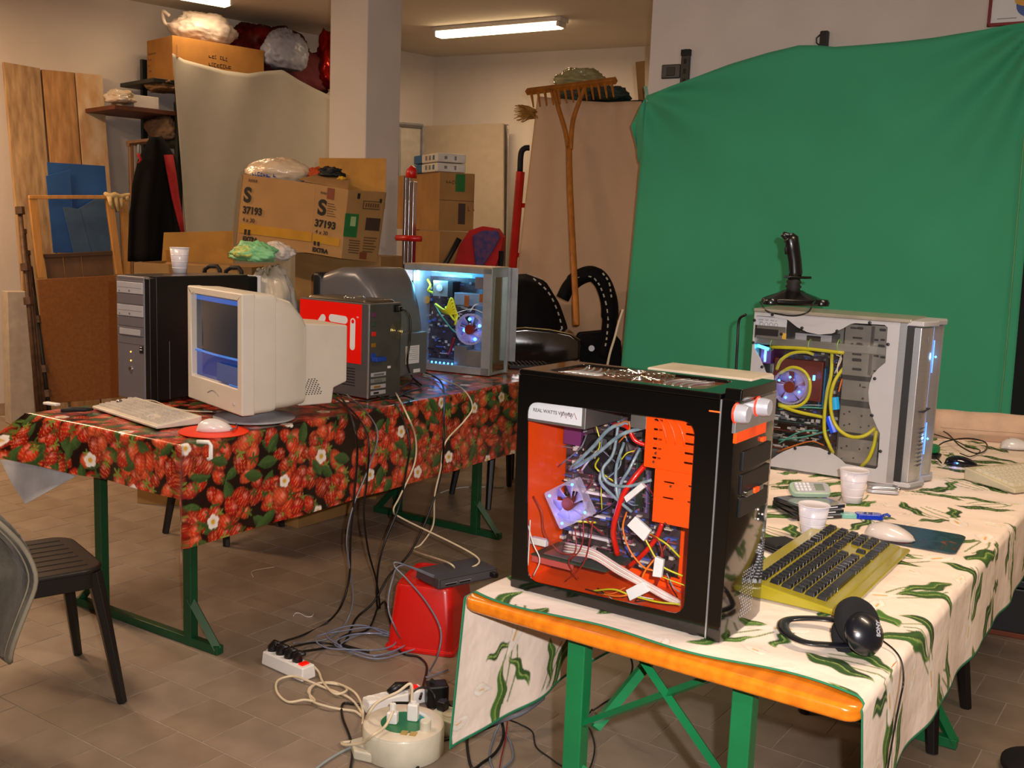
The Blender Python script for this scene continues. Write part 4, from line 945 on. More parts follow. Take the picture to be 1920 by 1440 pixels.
def onscr(x0, x1, z0, z1, m, nm): o = bx(nm, m, mo, x0, x1, .004, .0045, CZ + z0, CZ + z1, .0001); shift(o)
onscr(.02, .19, .10, .165, m_winr, 'screen_window'); onscr(-.17, -.11, .187, .193, m_win, 'screen_icon_bar'); onscr(.03, .10, .187, .193, m_win, 'screen_icon_bar'); onscr(.12, .19, .095, .100, m_win, 'screen_taskbar_clock')
shift(loft([(.045, CW - .001, CZ + .001, CZ + CHt - .001), (.115, CW - .004, CZ + .004, CZ + CHt - .003), (.135, CW - .008, CZ + .008, CZ + CHt - .008)], 'front_shell', m_crt, mo, .02))
shift(loft([(.134, CW - .012, CZ + .01, CZ + CHt - .010), (.20, CW - .02, CZ + .012, CZ + CHt - .03), (.26, CW - .045, CZ + .014, CZ + CHt - .085), (.275, CW - .05, CZ + .016, CZ + CHt - .11)], 'rear_shell', m_crt, mo, .03))
rbx = MB().add([(-.15, .26, .060), (.155, .26, .060), (.155, .40, .060), (-.15, .40, .060), (-.15, .26, .365), (.155, .26, .365), (.13, .478, .350), (-.12, .478, .350), (-.12, .478, .135), (.13, .478, .135), (.15, .41, .117), (-.14, .41, .117)],
    [(0, 3, 2, 1), (4, 5, 6, 7), (0, 1, 5, 4), (1, 2, 10, 9, 6, 5), (0, 4, 7, 8, 11, 3), (6, 9, 8, 7), (8, 9, 10, 11), (11, 10, 2, 3)]).build('tube_housing', m_crt, mo, bev=.006); shift(rbx)
shift(MB().lathe([(.150, 0.001), (.150, .008), (.10, .018), (.07, .03), (.06, .056)], 36, Matrix.Translation((0, .16, 0))).build('swivel_foot', mat('pale_grey_plastic', '#a9a9ae', .35), mo, smooth=False, bev=.001))
g_ = MB()
for i in range(9):
    for j in range(7 - i // 2): g_.box(.1550, .1567, .275 + j * .012 + i * .003, .280 + j * .012 + i * .003, .10 + i * .007, .103 + i * .007)
o = shift(g_.build('vent_slots', m_dark, mo)); o['kind'] = 'stuff'
shift(MB().lathe([(.006, 0), (.005, .003)], 12, Matrix.Translation((.17, 0.0, CZ + .035)) @ Matrix.Rotation(R(90), 4, 'X')).build('power_button', m_silverp, mo))
shift(MB().tube([(-.05 + .012 * k, -.001, CZ + .045 + .014 * math.sin(k * math.pi / 8)) for k in range(9)], .0012, 4).build('menu_cover_line', m_inkg, mo))
shift(bx('brand_plate', m_silverp, mo, -.175, -.162, -.001, .001, CZ + CHt - .030, CZ + CHt - .018, .0003))

# black tower with silver grey front
ft = Frame((-1.588, 4.143), -32)
tw = thing('desktop_computer', 'matt black tower computer with silver grey drive front and a plastic cup on top', 'computer', ft.o, -32)
TW, TD, TH = .165, .52, .495
m_tblk = mat('satin_black_steel', '#0b0b0c', 0.35, var=.02); m_tgr = mat('silver_grey_front', '#6f6b70', 0.35, 0.2, var=.03)
bx('case_shell', m_tblk, tw, .0, TW + .03, .035, TD, .004, TH, .004); bx('front_panel', m_tgr, tw, 0, TW, 0, .036, .004, TH - .012, .006)
bx('front_cap', m_tgr, tw, 0, TW, .0, .035, TH - .016, TH, .006)
bx('shell_edge', m_tblk, tw, TW, TW + .03, .002, .036, .004, TH - .004, .006)
bx('top_cover', mat('dark_grey_brown_top', '#3a332e', .25, .2), tw, .004, TW + .026, .036, TD - .004, TH, TH + .003, .001)
def tbay(nm, z0, z1, m, dy=.004): return bx(nm, m, tw, .006, TW - .004, -dy, .002, z0, z1, .0015)
tbay('optical_drive', TH - .068, TH - .024, m_silverp); tbay('blank_cover', TH - .110, TH - .072, m_tgr, .002)
o = tbay('optical_drive', TH - .158, TH - .114, m_silverp); tbay('blank_cover', TH - .198, TH - .162, m_tgr, .002)
tbay('floppy_surround', TH - .235, TH - .202, m_tgr, .003); bx('floppy_drive', m_silverp, tw, .022, TW - .02, -.0065, -.002, TH - .232, TH - .208, .001)
tbay('blank_cover', TH - .268, TH - .239, m_tgr, .002)
for z in (TH - .058, TH - .148):
    bx('tray_line', m_inkg, tw, .012, TW - .01, -.0048, -.004, z + .012, z + .0135, .0002); bx('eject_button', m_tgr, tw, .018, .026, -.0055, -.004, z - .004, z, .0005); MB().lathe([(.005, 0), (.004, .002)], 12, Matrix.Translation((TW * .5, -.0035, z)) @ Matrix.Rotation(R(90), 4, 'X')).build('tray_badge', m_tgr, tw)
bx('usb_ports', m_black, tw, TW - .028, TW - .006, -.003, .002, TH - .30, TH - .272, .0008)
for z in (TH - .278, TH - .288): bx('usb_tongue', m_label, tw, TW - .025, TW - .012, -.0035, -.002, z, z + .003, .0002)
MB().lathe([(.003, 0), (.003, .002)], 8, Matrix.Translation((TW * .5, 0, TH - .30)) @ Matrix.Rotation(R(90), 4, 'X')).build('led', mat('lit_amber_led', '#ffb060', .4, emit='#ff9a30', estr=4), tw)
MB().lathe([(.003, 0), (.003, .002)], 8, Matrix.Translation((TW * .5, 0, TH - .335)) @ Matrix.Rotation(R(90), 4, 'X')).build('led', MATS['lit_amber_led'], tw)
MB().lathe([(.010, 0), (.010, .004), (.008, .007)], 16, Matrix.Translation((TW * .5, 0, TH - .368)) @ Matrix.Rotation(R(90), 4, 'X')).build('power_button', m_chrome, tw)
bx('side_seam', m_alu, tw, TW + .0295, TW + .031, .095, .0965, .006, .24, .0002)
# two black carry handles seen over the tower's rear edge, belonging to a black case behind
for k, (px, py) in enumerate(((397, 497), (447, 500))):
    p = PY(px, py, 5.0)
sc_p = PY(420, 510, 4.95)
su = thing('tool_case', 'black tool case standing behind the black tower with two arched handles on top', 'case', (sc_p.x, sc_p.y, ZT), -30)
zt_ = sc_p.z - ZT - .012
bx('case_body', m_black, su, -.17, .17, -.05, .05, 0.001, zt_, .008)
for sx in (-.075, .065): MB().tube([(sx - .055, 0, zt_ - .005), (sx - .05, 0, zt_ + .02), (sx - .02, 0, zt_ + .035), (sx + .03, 0, zt_ + .037), (sx + .048, 0, zt_ + .02), (sx + .05, 0, zt_ - .005)], .010, 8).build('handle', m_blackr, su, smooth=True)

def cup(name, label, p, h=.082, r0=.024, r1=.036, lean=0.0, group=None):
    t = thing(name, label, 'cup', p, 0, group)
    w = .0012
    MB().lathe([(r0, 0), (r0 + (r1 - r0) * .5 , h * .5), (r1, h), (r1 - w, h), (r0 - w + (r1 - r0) * .5, h * .5), (r0 - w, .003), (0, .003)], 32).build('cup_wall', mat('white_cup_plastic', '#e2dce2', .3, coat=.3), t, smooth=False, bev=0)
    for o in t.children:
        for pl in o.data.polygons: pl.use_smooth = True
    MB().lathe([(r1 - .001, h - .002), (r1 + .002, h), (r1, h + .002), (r1 - .002, h)], 32).build('rolled_rim', MATS['white_cup_plastic'], t, smooth=True)
    for k in range(3): z = h * (.2 + .25 * k); rr = r0 + (r1 - r0) * z / h; MB().lathe([(rr, z - .0015), (rr + .0008, z), (rr, z + .0015)], 32).build('rib', MATS['white_cup_plastic'], t, smooth=True)
    return t
q = PZ(337, 511, ZT + TH + .004); cup('plastic_cup', 'white plastic cup standing on the black tower computer', (q.x, q.y, ZT + TH + .0035), .105, .029, .040)

# grey tower with the red sticker
fa = Frame((-0.942, 4.566), -36)
at = thing('desktop_computer', 'grey tower computer with a big red logo sticker, its sockets facing the camera side', 'computer', fa.o, -36)
AL_, AD, AH = .417, .20, .405
m_ag = mat('dark_grey_steel', '#5d5a5c', 0.35, 0.35, var=.03)
bx('case_shell', m_ag, at, 0, AL_, 0, AD, .004, AH, .005)
bx('corner_strip', m_alu, at, AL_ - .006, AL_ + .002, -.0015, .004, .004, AH - .004, .001)
MB().prism(rrect(AL_ - .03, AD - .02, .03, 5, AL_ / 2, AD / 2), AH, AH + .012, scale=.94).build('top_cover', mat('bronze_grey_top', '#5f5548', .25, .6), at, bev=.003)
MB().tube([(AL_ * .55 + .035 * math.cos(a), AD * .5 + .05 * math.sin(a), AH + .013) for a in np.linspace(0, 6.283, 25)], .004, 6, cap=False).build('handle_ring', m_chrome, at, smooth=True)
MB().lathe([(.034, AH + .0125), (.030, AH + .0135), (0, AH + .0135)], 24, Matrix.Translation((AL_ * .55, AD * .5, 0)), 1, 1.4).build('handle_well', m_dark, at)
def A_(px, py, dep=0.0): v = fa.y_(px, py, dep); return (v.x, v.y, v.z)
a, b_, c_ = A_(563, 560), A_(679, 572), A_(674, 683)
m_stk = mat('red_sticker', '#f01408', .35, var=.01, coat=.2)
bx('logo_sticker', m_stk, at, a[0], b_[0], -.0012, 0.0, c_[2], a[2], .0003)
def pill(p, q_, r, nm='logo_stroke', m=m_label, y=-.0016):
    p, q_ = Vector((p[0], p[2])), Vector((q_[0], q_[2])); d = (q_ - p).normalized(); n_ = Vector((-d.y, d.x)); an = math.atan2(d.y, d.x); out = []
    for c, a0 in ((q_, an - math.pi / 2), (p, an + math.pi / 2)):
        for i in range(9): t = a0 + math.pi * i / 8; out.append((c.x + r * math.cos(t), c.y + r * math.sin(t)))
    plate(out, [], y, y + .0004).build(nm, m, at)
pill(A_(622, 596), A_(647, 600), .0165); pill(A_(606, 596), A_(578, 640), .0165); pill(A_(662, 603), A_(661, 650), .0150); pill(A_(662, 602.5), A_(662, 603), .008, 'logo_dot', m_stk, -.0021); pill(A_(633, 625), A_(631, 655), .0150)
text('trademark', 'TM', .008, m_label, at, (A_(669, 596)[0], -.0014, A_(669, 596)[2]), (R(90), 0, 0), .0003, .0001)
b = MB()
for k in range(7): b.box(.20 + .008 * k * .2, .34, -.0008, .0, .05 + k * .012, .0535 + k * .012)
b.build('side_vent_slots', m_dark, at)
def AX(px, py): v = fa.x_(px, py, AL_); return v
bx('rear_plate', mat('rear_plate_steel', '#55524f', .4, .4), at, AL_, AL_ + .0015, .006, AD - .004, .01, AH - .006, .0003)
v = AX(743, 578); bx('mains_socket', m_black, at, AL_ + .001, AL_ + .004, v.y - .02, v.y + .02, v.z - .016, v.z + .016, .001)
bx('mains_plug', m_black, at, AL_ + .004, AL_ + .028, v.y - .012, v.y + .012, v.z - .012, v.z + .010, .004)
v2 = AX(743, 620)
for r_ in (.036, .027, .018, .009): MB().tube([(AL_ + .002, v2.y + r_ * math.cos(t), v2.z + r_ * math.sin(t)) for t in np.linspace(0, 6.283, 21)], .0011, 4, cap=False).build('fan_grill_ring', mat('brass_wire', '#8c7a3c', .3, .8), at)
pts = [(699, 600, m_purple), (699, 615, MATS['green_circuit_board']), (700, 630, m_red), (700, 648, mat('gold_port', '#b8832c', .3, .6)), (702, 664, m_blue)]
for k, (px, py, m) in enumerate(pts): v = AX(px + 3, py - 10 + k * 3); bx('socket', m, at, AL_ + .001, AL_ + .005, .014, .038, v.z - .009, v.z + .009, .001)
v = AX(706, 672); bx('blue_video_plug', m_blue, at, AL_ + .002, AL_ + .035, .012, .075, v.z - .010, v.z + .008, .003)
for k in range(4):
    z = .018 + k * .026; bx('slot_bracket', m_silverp if k != 2 else m_alu, at, AL_ + .0012, AL_ + .004, .014, .105, z, z + .017, .001); bx('card_socket', (m_black, MATS['gold_port'], m_tgr, m_tgr)[k], at, AL_ + .003, AL_ + .007, .03, .06 + .01 * k, z + .004, z + .012, .001)
bx('paper_tag', m_label, at, AL_ + .0015, AL_ + .0022, .115, .135, .125, .135, .0002)

# grey tube monitor seen from behind
g0 = PZ(800, 700, ZT)
fg = Frame((-0.60, 5.03), -118)
mg = thing('computer_monitor', 'silver grey tube monitor seen from its back with a paper label on the housing', 'monitor', (-0.575, 5.16, ZT), 118)
# local y runs from the screen side (0) to the back; the back points to the camera, right of centre
_q = PY(645, 600, 5.12); mg.location = (_q.x, _q.y, ZT); mg.rotation_euler = (0, 0, R(-124))
loft([(0, .215, .05, .50), (.03, .215, .05, .50), (.045, .205, .055, .49)], 'bezel', m_black, mg, .02)
loft([(.045, .208, .055, .50), (.14, .205, .055, .53), (.24, .19, .06, .53), (.31, .165, .06, .47), (.36, .14, .065, .38), (.39, .125, .07, .30)], 'rear_shell', m_gmon, mg, .05, bev=.002)
loft([(.26, .125, .03, .245), (.44, .110, .035, .235)], 'tube_housing', m_gmon, mg, .008)
MB().lathe([(.13, 0.001), (.13, .008), (.08, .02), (.06, .05)], 32, Matrix.Translation((0, .2, 0))).build('swivel_foot', m_gmon, mg)
bx('housing_label', m_label, mg, -.05, .05, .4405, .4415, .09, .175, .0002)
b = MB()
for k in range(7): b.box(-.042, .042 - .02 * (k % 3), .4415, .442, .165 - k * .0095, .1665 - k * .0095)
b.build('label_print', m_inkg, mg)
bx('small_label', m_label, mg, -.06, -.01, .4405, .4415, .045, .062, .0002)

# open silver computer with the blue cathode
fo = Frame((-0.530, 5.358), -25)
op = thing('desktop_computer', 'open silver computer frame with a glowing blue tube and a round fan with blue lights', 'computer', fo.o, -25)
OL, OD, OH = .452, .20, .545
def Op(x, y, dep=0.0): v = fo.y_(700 + x / 3.692, 440 + y / 3.692, dep); return (v.x, v.y, v.z)
m_ofr = mat('painted_silver_frame', '#9fa3a8', 0.35, 0.4)
bx('top_panel', mat('tan_silver_top', '#b59f80', .35, .4), op, -.05, OL, 0, OD, OH - .01, OH, .002)  # top panel browner than the frame
bx('bottom_panel', m_ofr, op, 0, OL, 0, OD, .003, .013, .002)
bx('bottom_rail', m_ofr, op, .0, OL, -.001, .006, .003, .040, .001); bx('top_rail', m_ofr, op, -.05, OL, -.001, .006, OH - .035, OH - .008, .001)
bx('front_post', m_ofr, op, OL - .045, OL, -.001, .008, .003, OH - .008, .001)
bx('motherboard_tray', mat('lit_tray_steel', '#8a9aa8', .35, .5), op, 0, OL - .01, OD - .008, OD - .004, .012, OH - .012, .0005)
bx('rear_wall', m_ofr, op, -.002, .002, .004, OD, .01, OH - .01, .0005)
m_mirror = mat('bare_sheet_mirror', '#9aa79c', .12, 1.0, var=.04, scale=4)
bx('end_frame', m_ofr, op, OL, OL + .004, 0, OD, .004, OH - .002, .001); bx('end_sheet', m_mirror, op, OL + .004, OL + .006, .03, OD - .025, .02, OH - .05, .0005)
bx('end_flange', m_ofr, op, OL + .004, OL + .014, OD - .022, OD - .004, .004, OH - .004, .001)
bx('loose_side_panel', m_ofr, op, .1, OL + .05, OD + .001, OD + .004, .06, OH - .004, .001)
for z in (.03, .04): MB().lathe([(.003, 0), (.003, .002)], 8, Matrix.Translation((OL + .004, .02, z)) @ Matrix.Rotation(R(90), 4, 'Y')).build('screw', m_chrome, op)
a, b_ = Op(300, 225, .02), Op(680, 290, .02); MB().tube([a, b_], .0075, 10).build('cathode_tube', m_ledc, op, smooth=True)
a, b_ = Op(300, 228, .05), Op(570, 252, .05); MB().tube([a, b_], .004, 8).build('cathode_tube', m_ledc, op, smooth=True)
led_light(op, ((a[0] + b_[0]) / 2, .05, a[2] - .02), 1.6, (.10, .55, 1.0), .05); led_light(op, (.05, .05, OH - .07), .6, (.5, .75, 1.0), .03)
def obox(nm, m, x0, y0, x1, y1, d0, d1, bev=.001):
    a, b_ = Op(x0, y0, d0), Op(x1, y1, d0); return bx(nm, m, op, min(a[0], b_[0]), max(a[0], b_[0]), d0, d1, min(a[2], b_[2]), max(a[2], b_[2]), bev)
obox('glowing_white_box', mat('white_lit_box', '#e8eef4', .4, emit='#cfe6ff', estr=.6), 215, 235, 300, 320, .03, .06)  # white box beside the tube, given a glow of its own
obox('motherboard', m_pcbr, 300, 280, 690, 880, OD - .02, OD - .014)
clutter('board_components', op, [MATS['pcb_silver_parts'], MATS['pcb_dark_parts'], MATS['pcb_cream_parts'], MATS['pcb_blue_parts']], 180, Op(320, 300, .18)[0], Op(690, 300, .18)[0], Op(0, 880, .18)[2], Op(0, 290, .18)[2], OD - .02, 31, .005, .02, .014)
obox('processor_fan_block', m_steel, 415, 315, 515, 430, .10, OD - .02); v = Op(460, 368, .095); MB().lathe([(.018, 0), (.018, .004), (.006, .006)], 20, Matrix.Translation(v) @ Matrix.Rotation(R(90), 4, 'X')).build('processor_fan_hub', m_silverp, op)
obox('memory_module', m_dark, 515, 325, 548, 430, .10, OD - .02); obox('grey_bay', m_tgr, 705, 295, 785, 380, .02, .05)
obox('graphics_card_cooler', mat('pale_blue_shroud', '#7d90a8', .4, .2), 560, 400, 760, 500, .06, .12, .004); obox('drive_bracket', m_cage, 560, 770, 640, 920, .03, .10); obox('drive_bracket', m_cage, 645, 800, 790, 925, .02, .10)
obox('brass_bracket', mat('brass_clip', '#a3602c', .4, .3), 630, 420, 660, 500, .03, .035); obox('brass_bracket', MATS['brass_clip'], 735, 410, 765, 470, .03, .035)
v = Op(375, 450, .15); MB().lathe([(.02, 0), (.02, .01)], 16, Matrix.Translation(v) @ Matrix.Rotation(R(90), 4, 'X')).build('buzzer', MATS['gold_port'], op)
v = Op(675, 655, .025); of = fan(op, v, (0, 0, 0), .15, False, 7, True, 'lit_fan', .9, None); leds(of, ((-.002, .052), (.055, .022), (-.03, -.006), (.032, -.047)), .009)
led_light(op, (v[0], .05, v[2]), .45, (.2, .4, 1.0), .04)
def ow(pts, r, m, nm='cable'): return cable(nm, None, [Op(*p) for p in pts], r, m, op, n=6, seg=6)
m_yc = mat('bright_yellow_ribbon', '#d6d21a', .45)
for k in range(6): ow([(430 + k * 8, 480 + k * 10, .08), (500 + k * 6, 520 + k * 6, .05), (540 + k * 8, 440 + k * 22, .05), (565, 500 + k * 25, .06)], .006, m_yc, 'yellow_ribbon_cable')
ow([(425, 480, .09), (470, 560, .05), (540, 650, .04), (575, 680, .05)], .004, MATS['teal_cable']); ow([(500, 500, .06), (560, 590, .04), (585, 560, .05)], .006, m_yc)
ow([(375, 310, .1), (395, 350, .08), (380, 385, .08), (410, 400, .1)], .006, m_yc, 'yellow_ribbon_cable')
ow([(560, 710, .05), (545, 760, .05), (520, 830, .06)], .007, m_rdc, 'red_cable')
ow([(670, 530, .03), (700, 490, .02), (730, 480, .04)], .003, m_whc, 'thin_wire'); ow([(580, 540, .03), (680, 515, .015), (770, 545, .03)], .002, m_whc, 'thin_wire')
for k in range(6): v = Op(405 + k * 28, 880 + k * 3, .012); MB().lathe([(0, -.006), (.006, 0), (0, .006)], 8, Matrix.Translation(v)).build('led', m_ledb, op)
led_light(op, Op(470, 870, .02), .15, (.1, .3, 1.0), .03)

# white keyboard, mouse and mat, clips
def keyboard(name, label, o, ang, L, Wd, body, keym, rows, tiltz=.012, single=True, group=None, kw=None, z=ZT, hh=.020, key_h=.007, blocks=((.03, .66, 15), (.69, .79, 3), (.81, .97, 4)), lean=0.0):
    t = thing(name, label, 'keyboard', (o[0], o[1], z), ang)
    MB().add([(0, 0, .002), (L, 0, .002), (L, Wd, .002), (0, Wd, .002), (0, 0, hh * .6), (L, 0, hh * .6), (L, Wd, hh + tiltz), (0, Wd, hh + tiltz)], [(3, 2, 1, 0), (4, 5, 6, 7), (0, 1, 5, 4), (1, 2, 6, 5), (2, 3, 7, 6), (3, 0, 4, 7)]).build('body', body, t, bev=.004)
    sl = math.atan2(hh + tiltz - hh * .6, Wd); al = MB(); me = {}
    def zt(y): return hh * .6 + (hh * .4 + tiltz) * y / Wd
    for (u0, u1, n) in blocks:
        for r in range(rows):
            y = Wd * (.10 + .74 * (r + .5) / rows) + (.004 if r == rows - 1 else 0); kd = Wd * .74 / rows * .84
            cells = [(i, 1) for i in range(n)]
            if n > 10 and r == 0: cells = [(0, 1.5), (1.5, 1), (2.5, 1), (3.5, 6), (9.5, 1), (10.5, 1), (11.5, 1), (12.5, n - 12.5)]
            if n == 3 and r in (2,): continue
            if n == 3 and r == 1: cells = [(1, 1)]
            for (i, w) in cells:
                uw = (u1 - u0) * L / n; x0 = u0 * L + i * uw + uw * .07; x1 = u0 * L + (i + w) * uw - uw * .07
                if single:
                    key = round(x1 - x0, 4)
                    if key not in me:
                        hw = (x1 - x0) / 2; kb_ = MB().box(-hw, hw, -kd / 2, kd / 2, 0, key_h, top=(min(.003, hw * .3), .002)); q_ = kb_.build('key', keym, t, bev=.0008); me[key] = q_
                        ko = q_
                    else: ko = me[key].copy(); COL.objects.link(ko); ko.parent = t
                    ko.location = ((x0 + x1) / 2, y, zt(y) - .001); ko.rotation_euler = (sl, 0, 0)
                else:
                    al.box(x0, x1, y - kd / 2, y + kd / 2, zt(y) - .001, zt(y) + key_h, top=(.002, .002))
    if not single: ao = al.build('keys', keym, t); ao['kind'] = 'stuff'
    return t
m_kb = mat('ivory_keyboard_plastic', '#cfc6b8', .4); m_key = mat('ivory_key', '#c4bcb0', .4)
k1 = keyboard('keyboard', 'ivory keyboard lying on the strawberry oilcloth', (-1.585, 3.872), -43.5, .50, .175, m_kb, m_key, 6, single=False)
v = Frame((-1.585, 3.872), -43.5).z_(197, 765, .03); MB().lathe([(.014, .02), (.012, .03), (.004, .036), (0, .037)], 16, Matrix.Translation((.048, .085, 0))).build('chrome_cap', m_chrome, k1, smooth=True)
def mouse(name, label, p, ang, m, L=.115, Wd=.062, H=.038, m2=None):
    t = thing(name, label, 'mouse', p, ang)
    def sh(u, v):
        a = v * 2 * math.pi; x = (u - .5) * L; w = Wd / 2 * math.sqrt(max(0, 1 - (2 * u - 1) ** 4)) * (1 - .12 * math.cos(u * 6.28)); h = H * (math.sin(math.pi * min(1, u ** .75 * 1.0)) ** .6 if 0 < u < 1 else 0)
        c, s_ = math.cos(a), math.sin(a); return (x, w * c, max(0, s_) ** .8 * h + .001 if s_ > 0 else .001)
    MB().grid(sh, 16, 20).build('shell', m, t, smooth=True)
    MB().tube([(-L * .28, 0, H * .86), (-L * .20, 0, H * .88)], .004, 8, flat=(.7, 1)).build('wheel', m2 or m_tgr, t, smooth=True)
    return t
q = PZ(401, 808, ZT + .003); mp_ = MB().lathe([(.118, 0.0), (.118, .0022), (0, .0022)], 48).build('mouse_pad', mat('orange_mouse_mat', '#e8380c', .5, var=.03), None, bev=0); mp_.location = (q.x, q.y, ZT + .0012); tag(mp_, 'round orange mouse mat on the strawberry oilcloth', 'mouse mat')
m_mw = mat('white_mouse_plastic', '#dcd8d6', .25, coat=.4)
mouse('mouse', 'white mouse resting on the round orange mat', (q.x + .002, q.y + .005, ZT + .0036), 20, m_mw, .125, .07, .042)
q = PZ(372, 835, ZT); cl = thing('tablecloth_clip', 'white plastic clip gripping the edge of the strawberry oilcloth beside the orange mat', 'clip', (q.x, q.y, ZT), T1A - 90)
def clip_(t):
    MB().tube([(-.025, .03, .004), (.012, .03, .004), (.020, .02, .004)], .004, 6, flat=(1, 1.3)).build('upper_jaw', m_white, t)
q = PZ(385, 832, ZT); cl.location = (q.x, q.y, ZT + .004)
MB().tube([(-.03, 0, 0), (.012, 0, .002), (.020, 0, -.008), (.020, 0, -.05), (.008, 0, -.056)], .005, 6, flat=(1, 1.6)).build('clip_band', m_white, cl, smooth=True)
cl.rotation_euler = (0, 0, R(T1A - 90 + 20))
q = PZ(142, 770, ZT + .01); o = MB().tube([(-.05, 0, 0), (-.01, .004, .003), (.03, -.002, .001), (.06, .004, 0)], [.010, .014, .012, .006], 8, flat=(1, .7)).build('cable_bundle', m_blackr, None, smooth=True); o.location = (q.x, q.y, ZT + .012); o.rotation_euler = (0, 0, R(25)); tag(o, 'short bunch of black cable left of the ivory keyboard', 'cable')
q = PZ(97, 760, ZT); o = bx('eraser', m_white, None, -.035, .035, -.012, .012, 0, .01, .003); o.location = (q.x, q.y, ZT + .001); o.rotation_euler = (0, 0, R(-25)); tag(o, 'small white plastic clip lying at the far corner of the strawberry oilcloth', 'clip'); o.name = 'flat_clip'

cable('power_cable', 'black power cable curving down from the plug of the grey tower with the red sticker', [at.matrix_world @ Vector((0, 0, 0)) if False else fa.o + fa.x * (AL_ + .028) + fa.y * v_.y + Vector((0, 0, v_.z)) for v_ in (AX(743, 578),)] + [PY(762, 583, 4.44), PY(769, 600, 4.42), PY(768, 640, 4.42), PY(764, 680, 4.45), PZ(772, 705, ZT + .01), PZ(790, 722, ZT + .008)], .0045, m_blc)
for k, (lab, pp) in enumerate((('black cable tangle lying behind the grey tower on the strawberry oilcloth', [(700, 742), (735, 748), (765, 735), (790, 728), (770, 718), (740, 735)]), ('second black cable of the tangle beside the grey tower', [(640, 742), (680, 752), (720, 748), (752, 742), (775, 748)]))):
    cable('table_cable', lab, [PZ(x, y, ZT + .008 + .004 * (i % 3)) for i, (x, y) in enumerate(pp)], .004, m_blc)
cable('keyboard_cable', 'thin cream keyboard cable running behind the ivory keyboard to the monitor', [PZ(270, 750, ZT + .01), PZ(290, 752, ZT + .012), PZ(315, 762, ZT + .006), PZ(350, 770, ZT + .005), PZ(400, 772, ZT + .005)], .0025, m_crc)
cable('mouse_cable', 'thin grey cable of the white mouse on the orange mat', [PZ(432, 806, ZT + .015), PZ(444, 800, ZT + .006), PZ(436, 785, ZT + .005), PZ(415, 776, ZT + .005), PZ(380, 768, ZT + .005)], .002, m_grc)
# ------------------------------------------------------------------ things on the lily tablecloth
def T(px, py, dz=0.0): return PZ(px, py, ZT + dz)
p0, p1 = T(1562, 1138, .02), T(1690, 1020, .02)
ky = math.degrees(math.atan2(p1.y - p0.y, p1.x - p0.x))
m_ykb = mat('translucent_yellow_plastic', '#9c8f1c', .25, coat=.5, var=.04); m_kblk = mat('black_key', '#141416', .3, coat=.2)
k2 = keyboard('keyboard', 'translucent yellow keyboard with black keys beside the black tower computer', (p0.x, p0.y), ky, (p1 - p0).length, .20, m_ykb, m_kblk, 6, tiltz=.014, key_h=.009, blocks=((.05, .66, 15), (.685, .79, 3), (.81, .97, 4)), hh=.024)
bx('palm_edge', m_ykb, k2, -.004, (p1 - p0).length + .004, -.022, .006, .002, .012, .005)
p2, p3 = T(1903, 918, .015), T(1792, 884, .02)
ka = math.degrees(math.atan2(p3.y - p2.y, p3.x - p2.x)) - 90
m_bkb = mat('beige_keyboard_plastic', '#c9bd9c', .45); m_bkey = mat('beige_key', '#d2c8ac', .45)
k3 = keyboard('keyboard', 'beige keyboard standing on its feet at the right end of the lily tablecloth', (p2.x, p2.y), ka, .47, .19, m_bkb, m_bkey, 6, tiltz=.016, key_h=.009, hh=.026)
for y in (.03, .14): bx('foot', m_bkb, k3, .004, .016, y, y + .02, .0, .012, .001)
q = T(1521, 1012); cup('plastic_cup', 'white plastic cup standing nearest the yellow keyboard', (q.x, q.y, ZT + .001), .088, .025, .0375)
q = T(1597, 941); cup('plastic_cup', 'white plastic cup standing before the silver tower near the flip phone', (q.x, q.y, ZT + .001), .092, .027, .040)
# disc cases under the phone
m_case = mat('dark_disc_case', '#17181c', .2, coat=.5); q = T(1512, 962)
zc_ = ZT + .001
for k in range(3):
    c = thing('disc_case', ('lowest of the dark disc cases stacked under the mobile phone', 'middle one of the dark disc cases stacked under the mobile phone', 'topmost dark disc case, directly under the mobile phone')[k], 'disc case', (q.x + .004 * k, q.y + .006 * k, zc_), 12 + k * 7, 'disc cases under the phone')
    bx('cover', m_case, c, -.071, .071, -.062, .062, 0, .0092, .001); bx('clear_lid', mat('clear_case_plastic', '#8d9298', .1, coat=.8), c, -.060, .071, -.062, .062, .0092, .0102, .0004); bx('spine_print', m_label, c, -.05, .045, -.0625, -.062, .003, .006, .0002)
    zc_ += .0106
fp = T(1516, 928, .035); ph = thing('mobile_phone', 'pale green mobile phone with silver keypad lying on the disc cases', 'phone', (fp.x, fp.y, zc_ + .012), 6); ph.rotation_euler = (R(32), 0, R(6))
m_pg = mat('pale_green_phone_plastic', '#9fb8a0', .3, coat=.3)
MB().prism(rrect(.118, .048, .018), .0, .016, scale=.97).build('body', m_pg, ph, bev=.004); MB().prism(rrect(.098, .037, .012, 5, .004, 0), .016, .0178).build('face_plate', m_silverp, ph, bev=.0005)
bx('display', mat('grey_display', '#7d8a7a', .2), ph, .012, .038, -.013, .013, .0178, .0184, .0003)
for i in range(4):
    for j in range(3): bx('key', m_label, ph, -.042 + i * .011, -.034 + i * .011, -.015 + j * .011, -.006 + j * .011, .0178, .0195, .0006)
MB().lathe([(.006, .0178), (.005, .020), (0, .0205)], 14, Matrix.Translation((.003, 0, 0))).build('navigation_key', m_silverp, ph)
q = T(1655, 917, .01); fl_ = thing('mobile_phone', 'closed silver flip phone lying at the front corner of the silver tower', 'phone', (q.x, q.y, ZT + .001), -8)
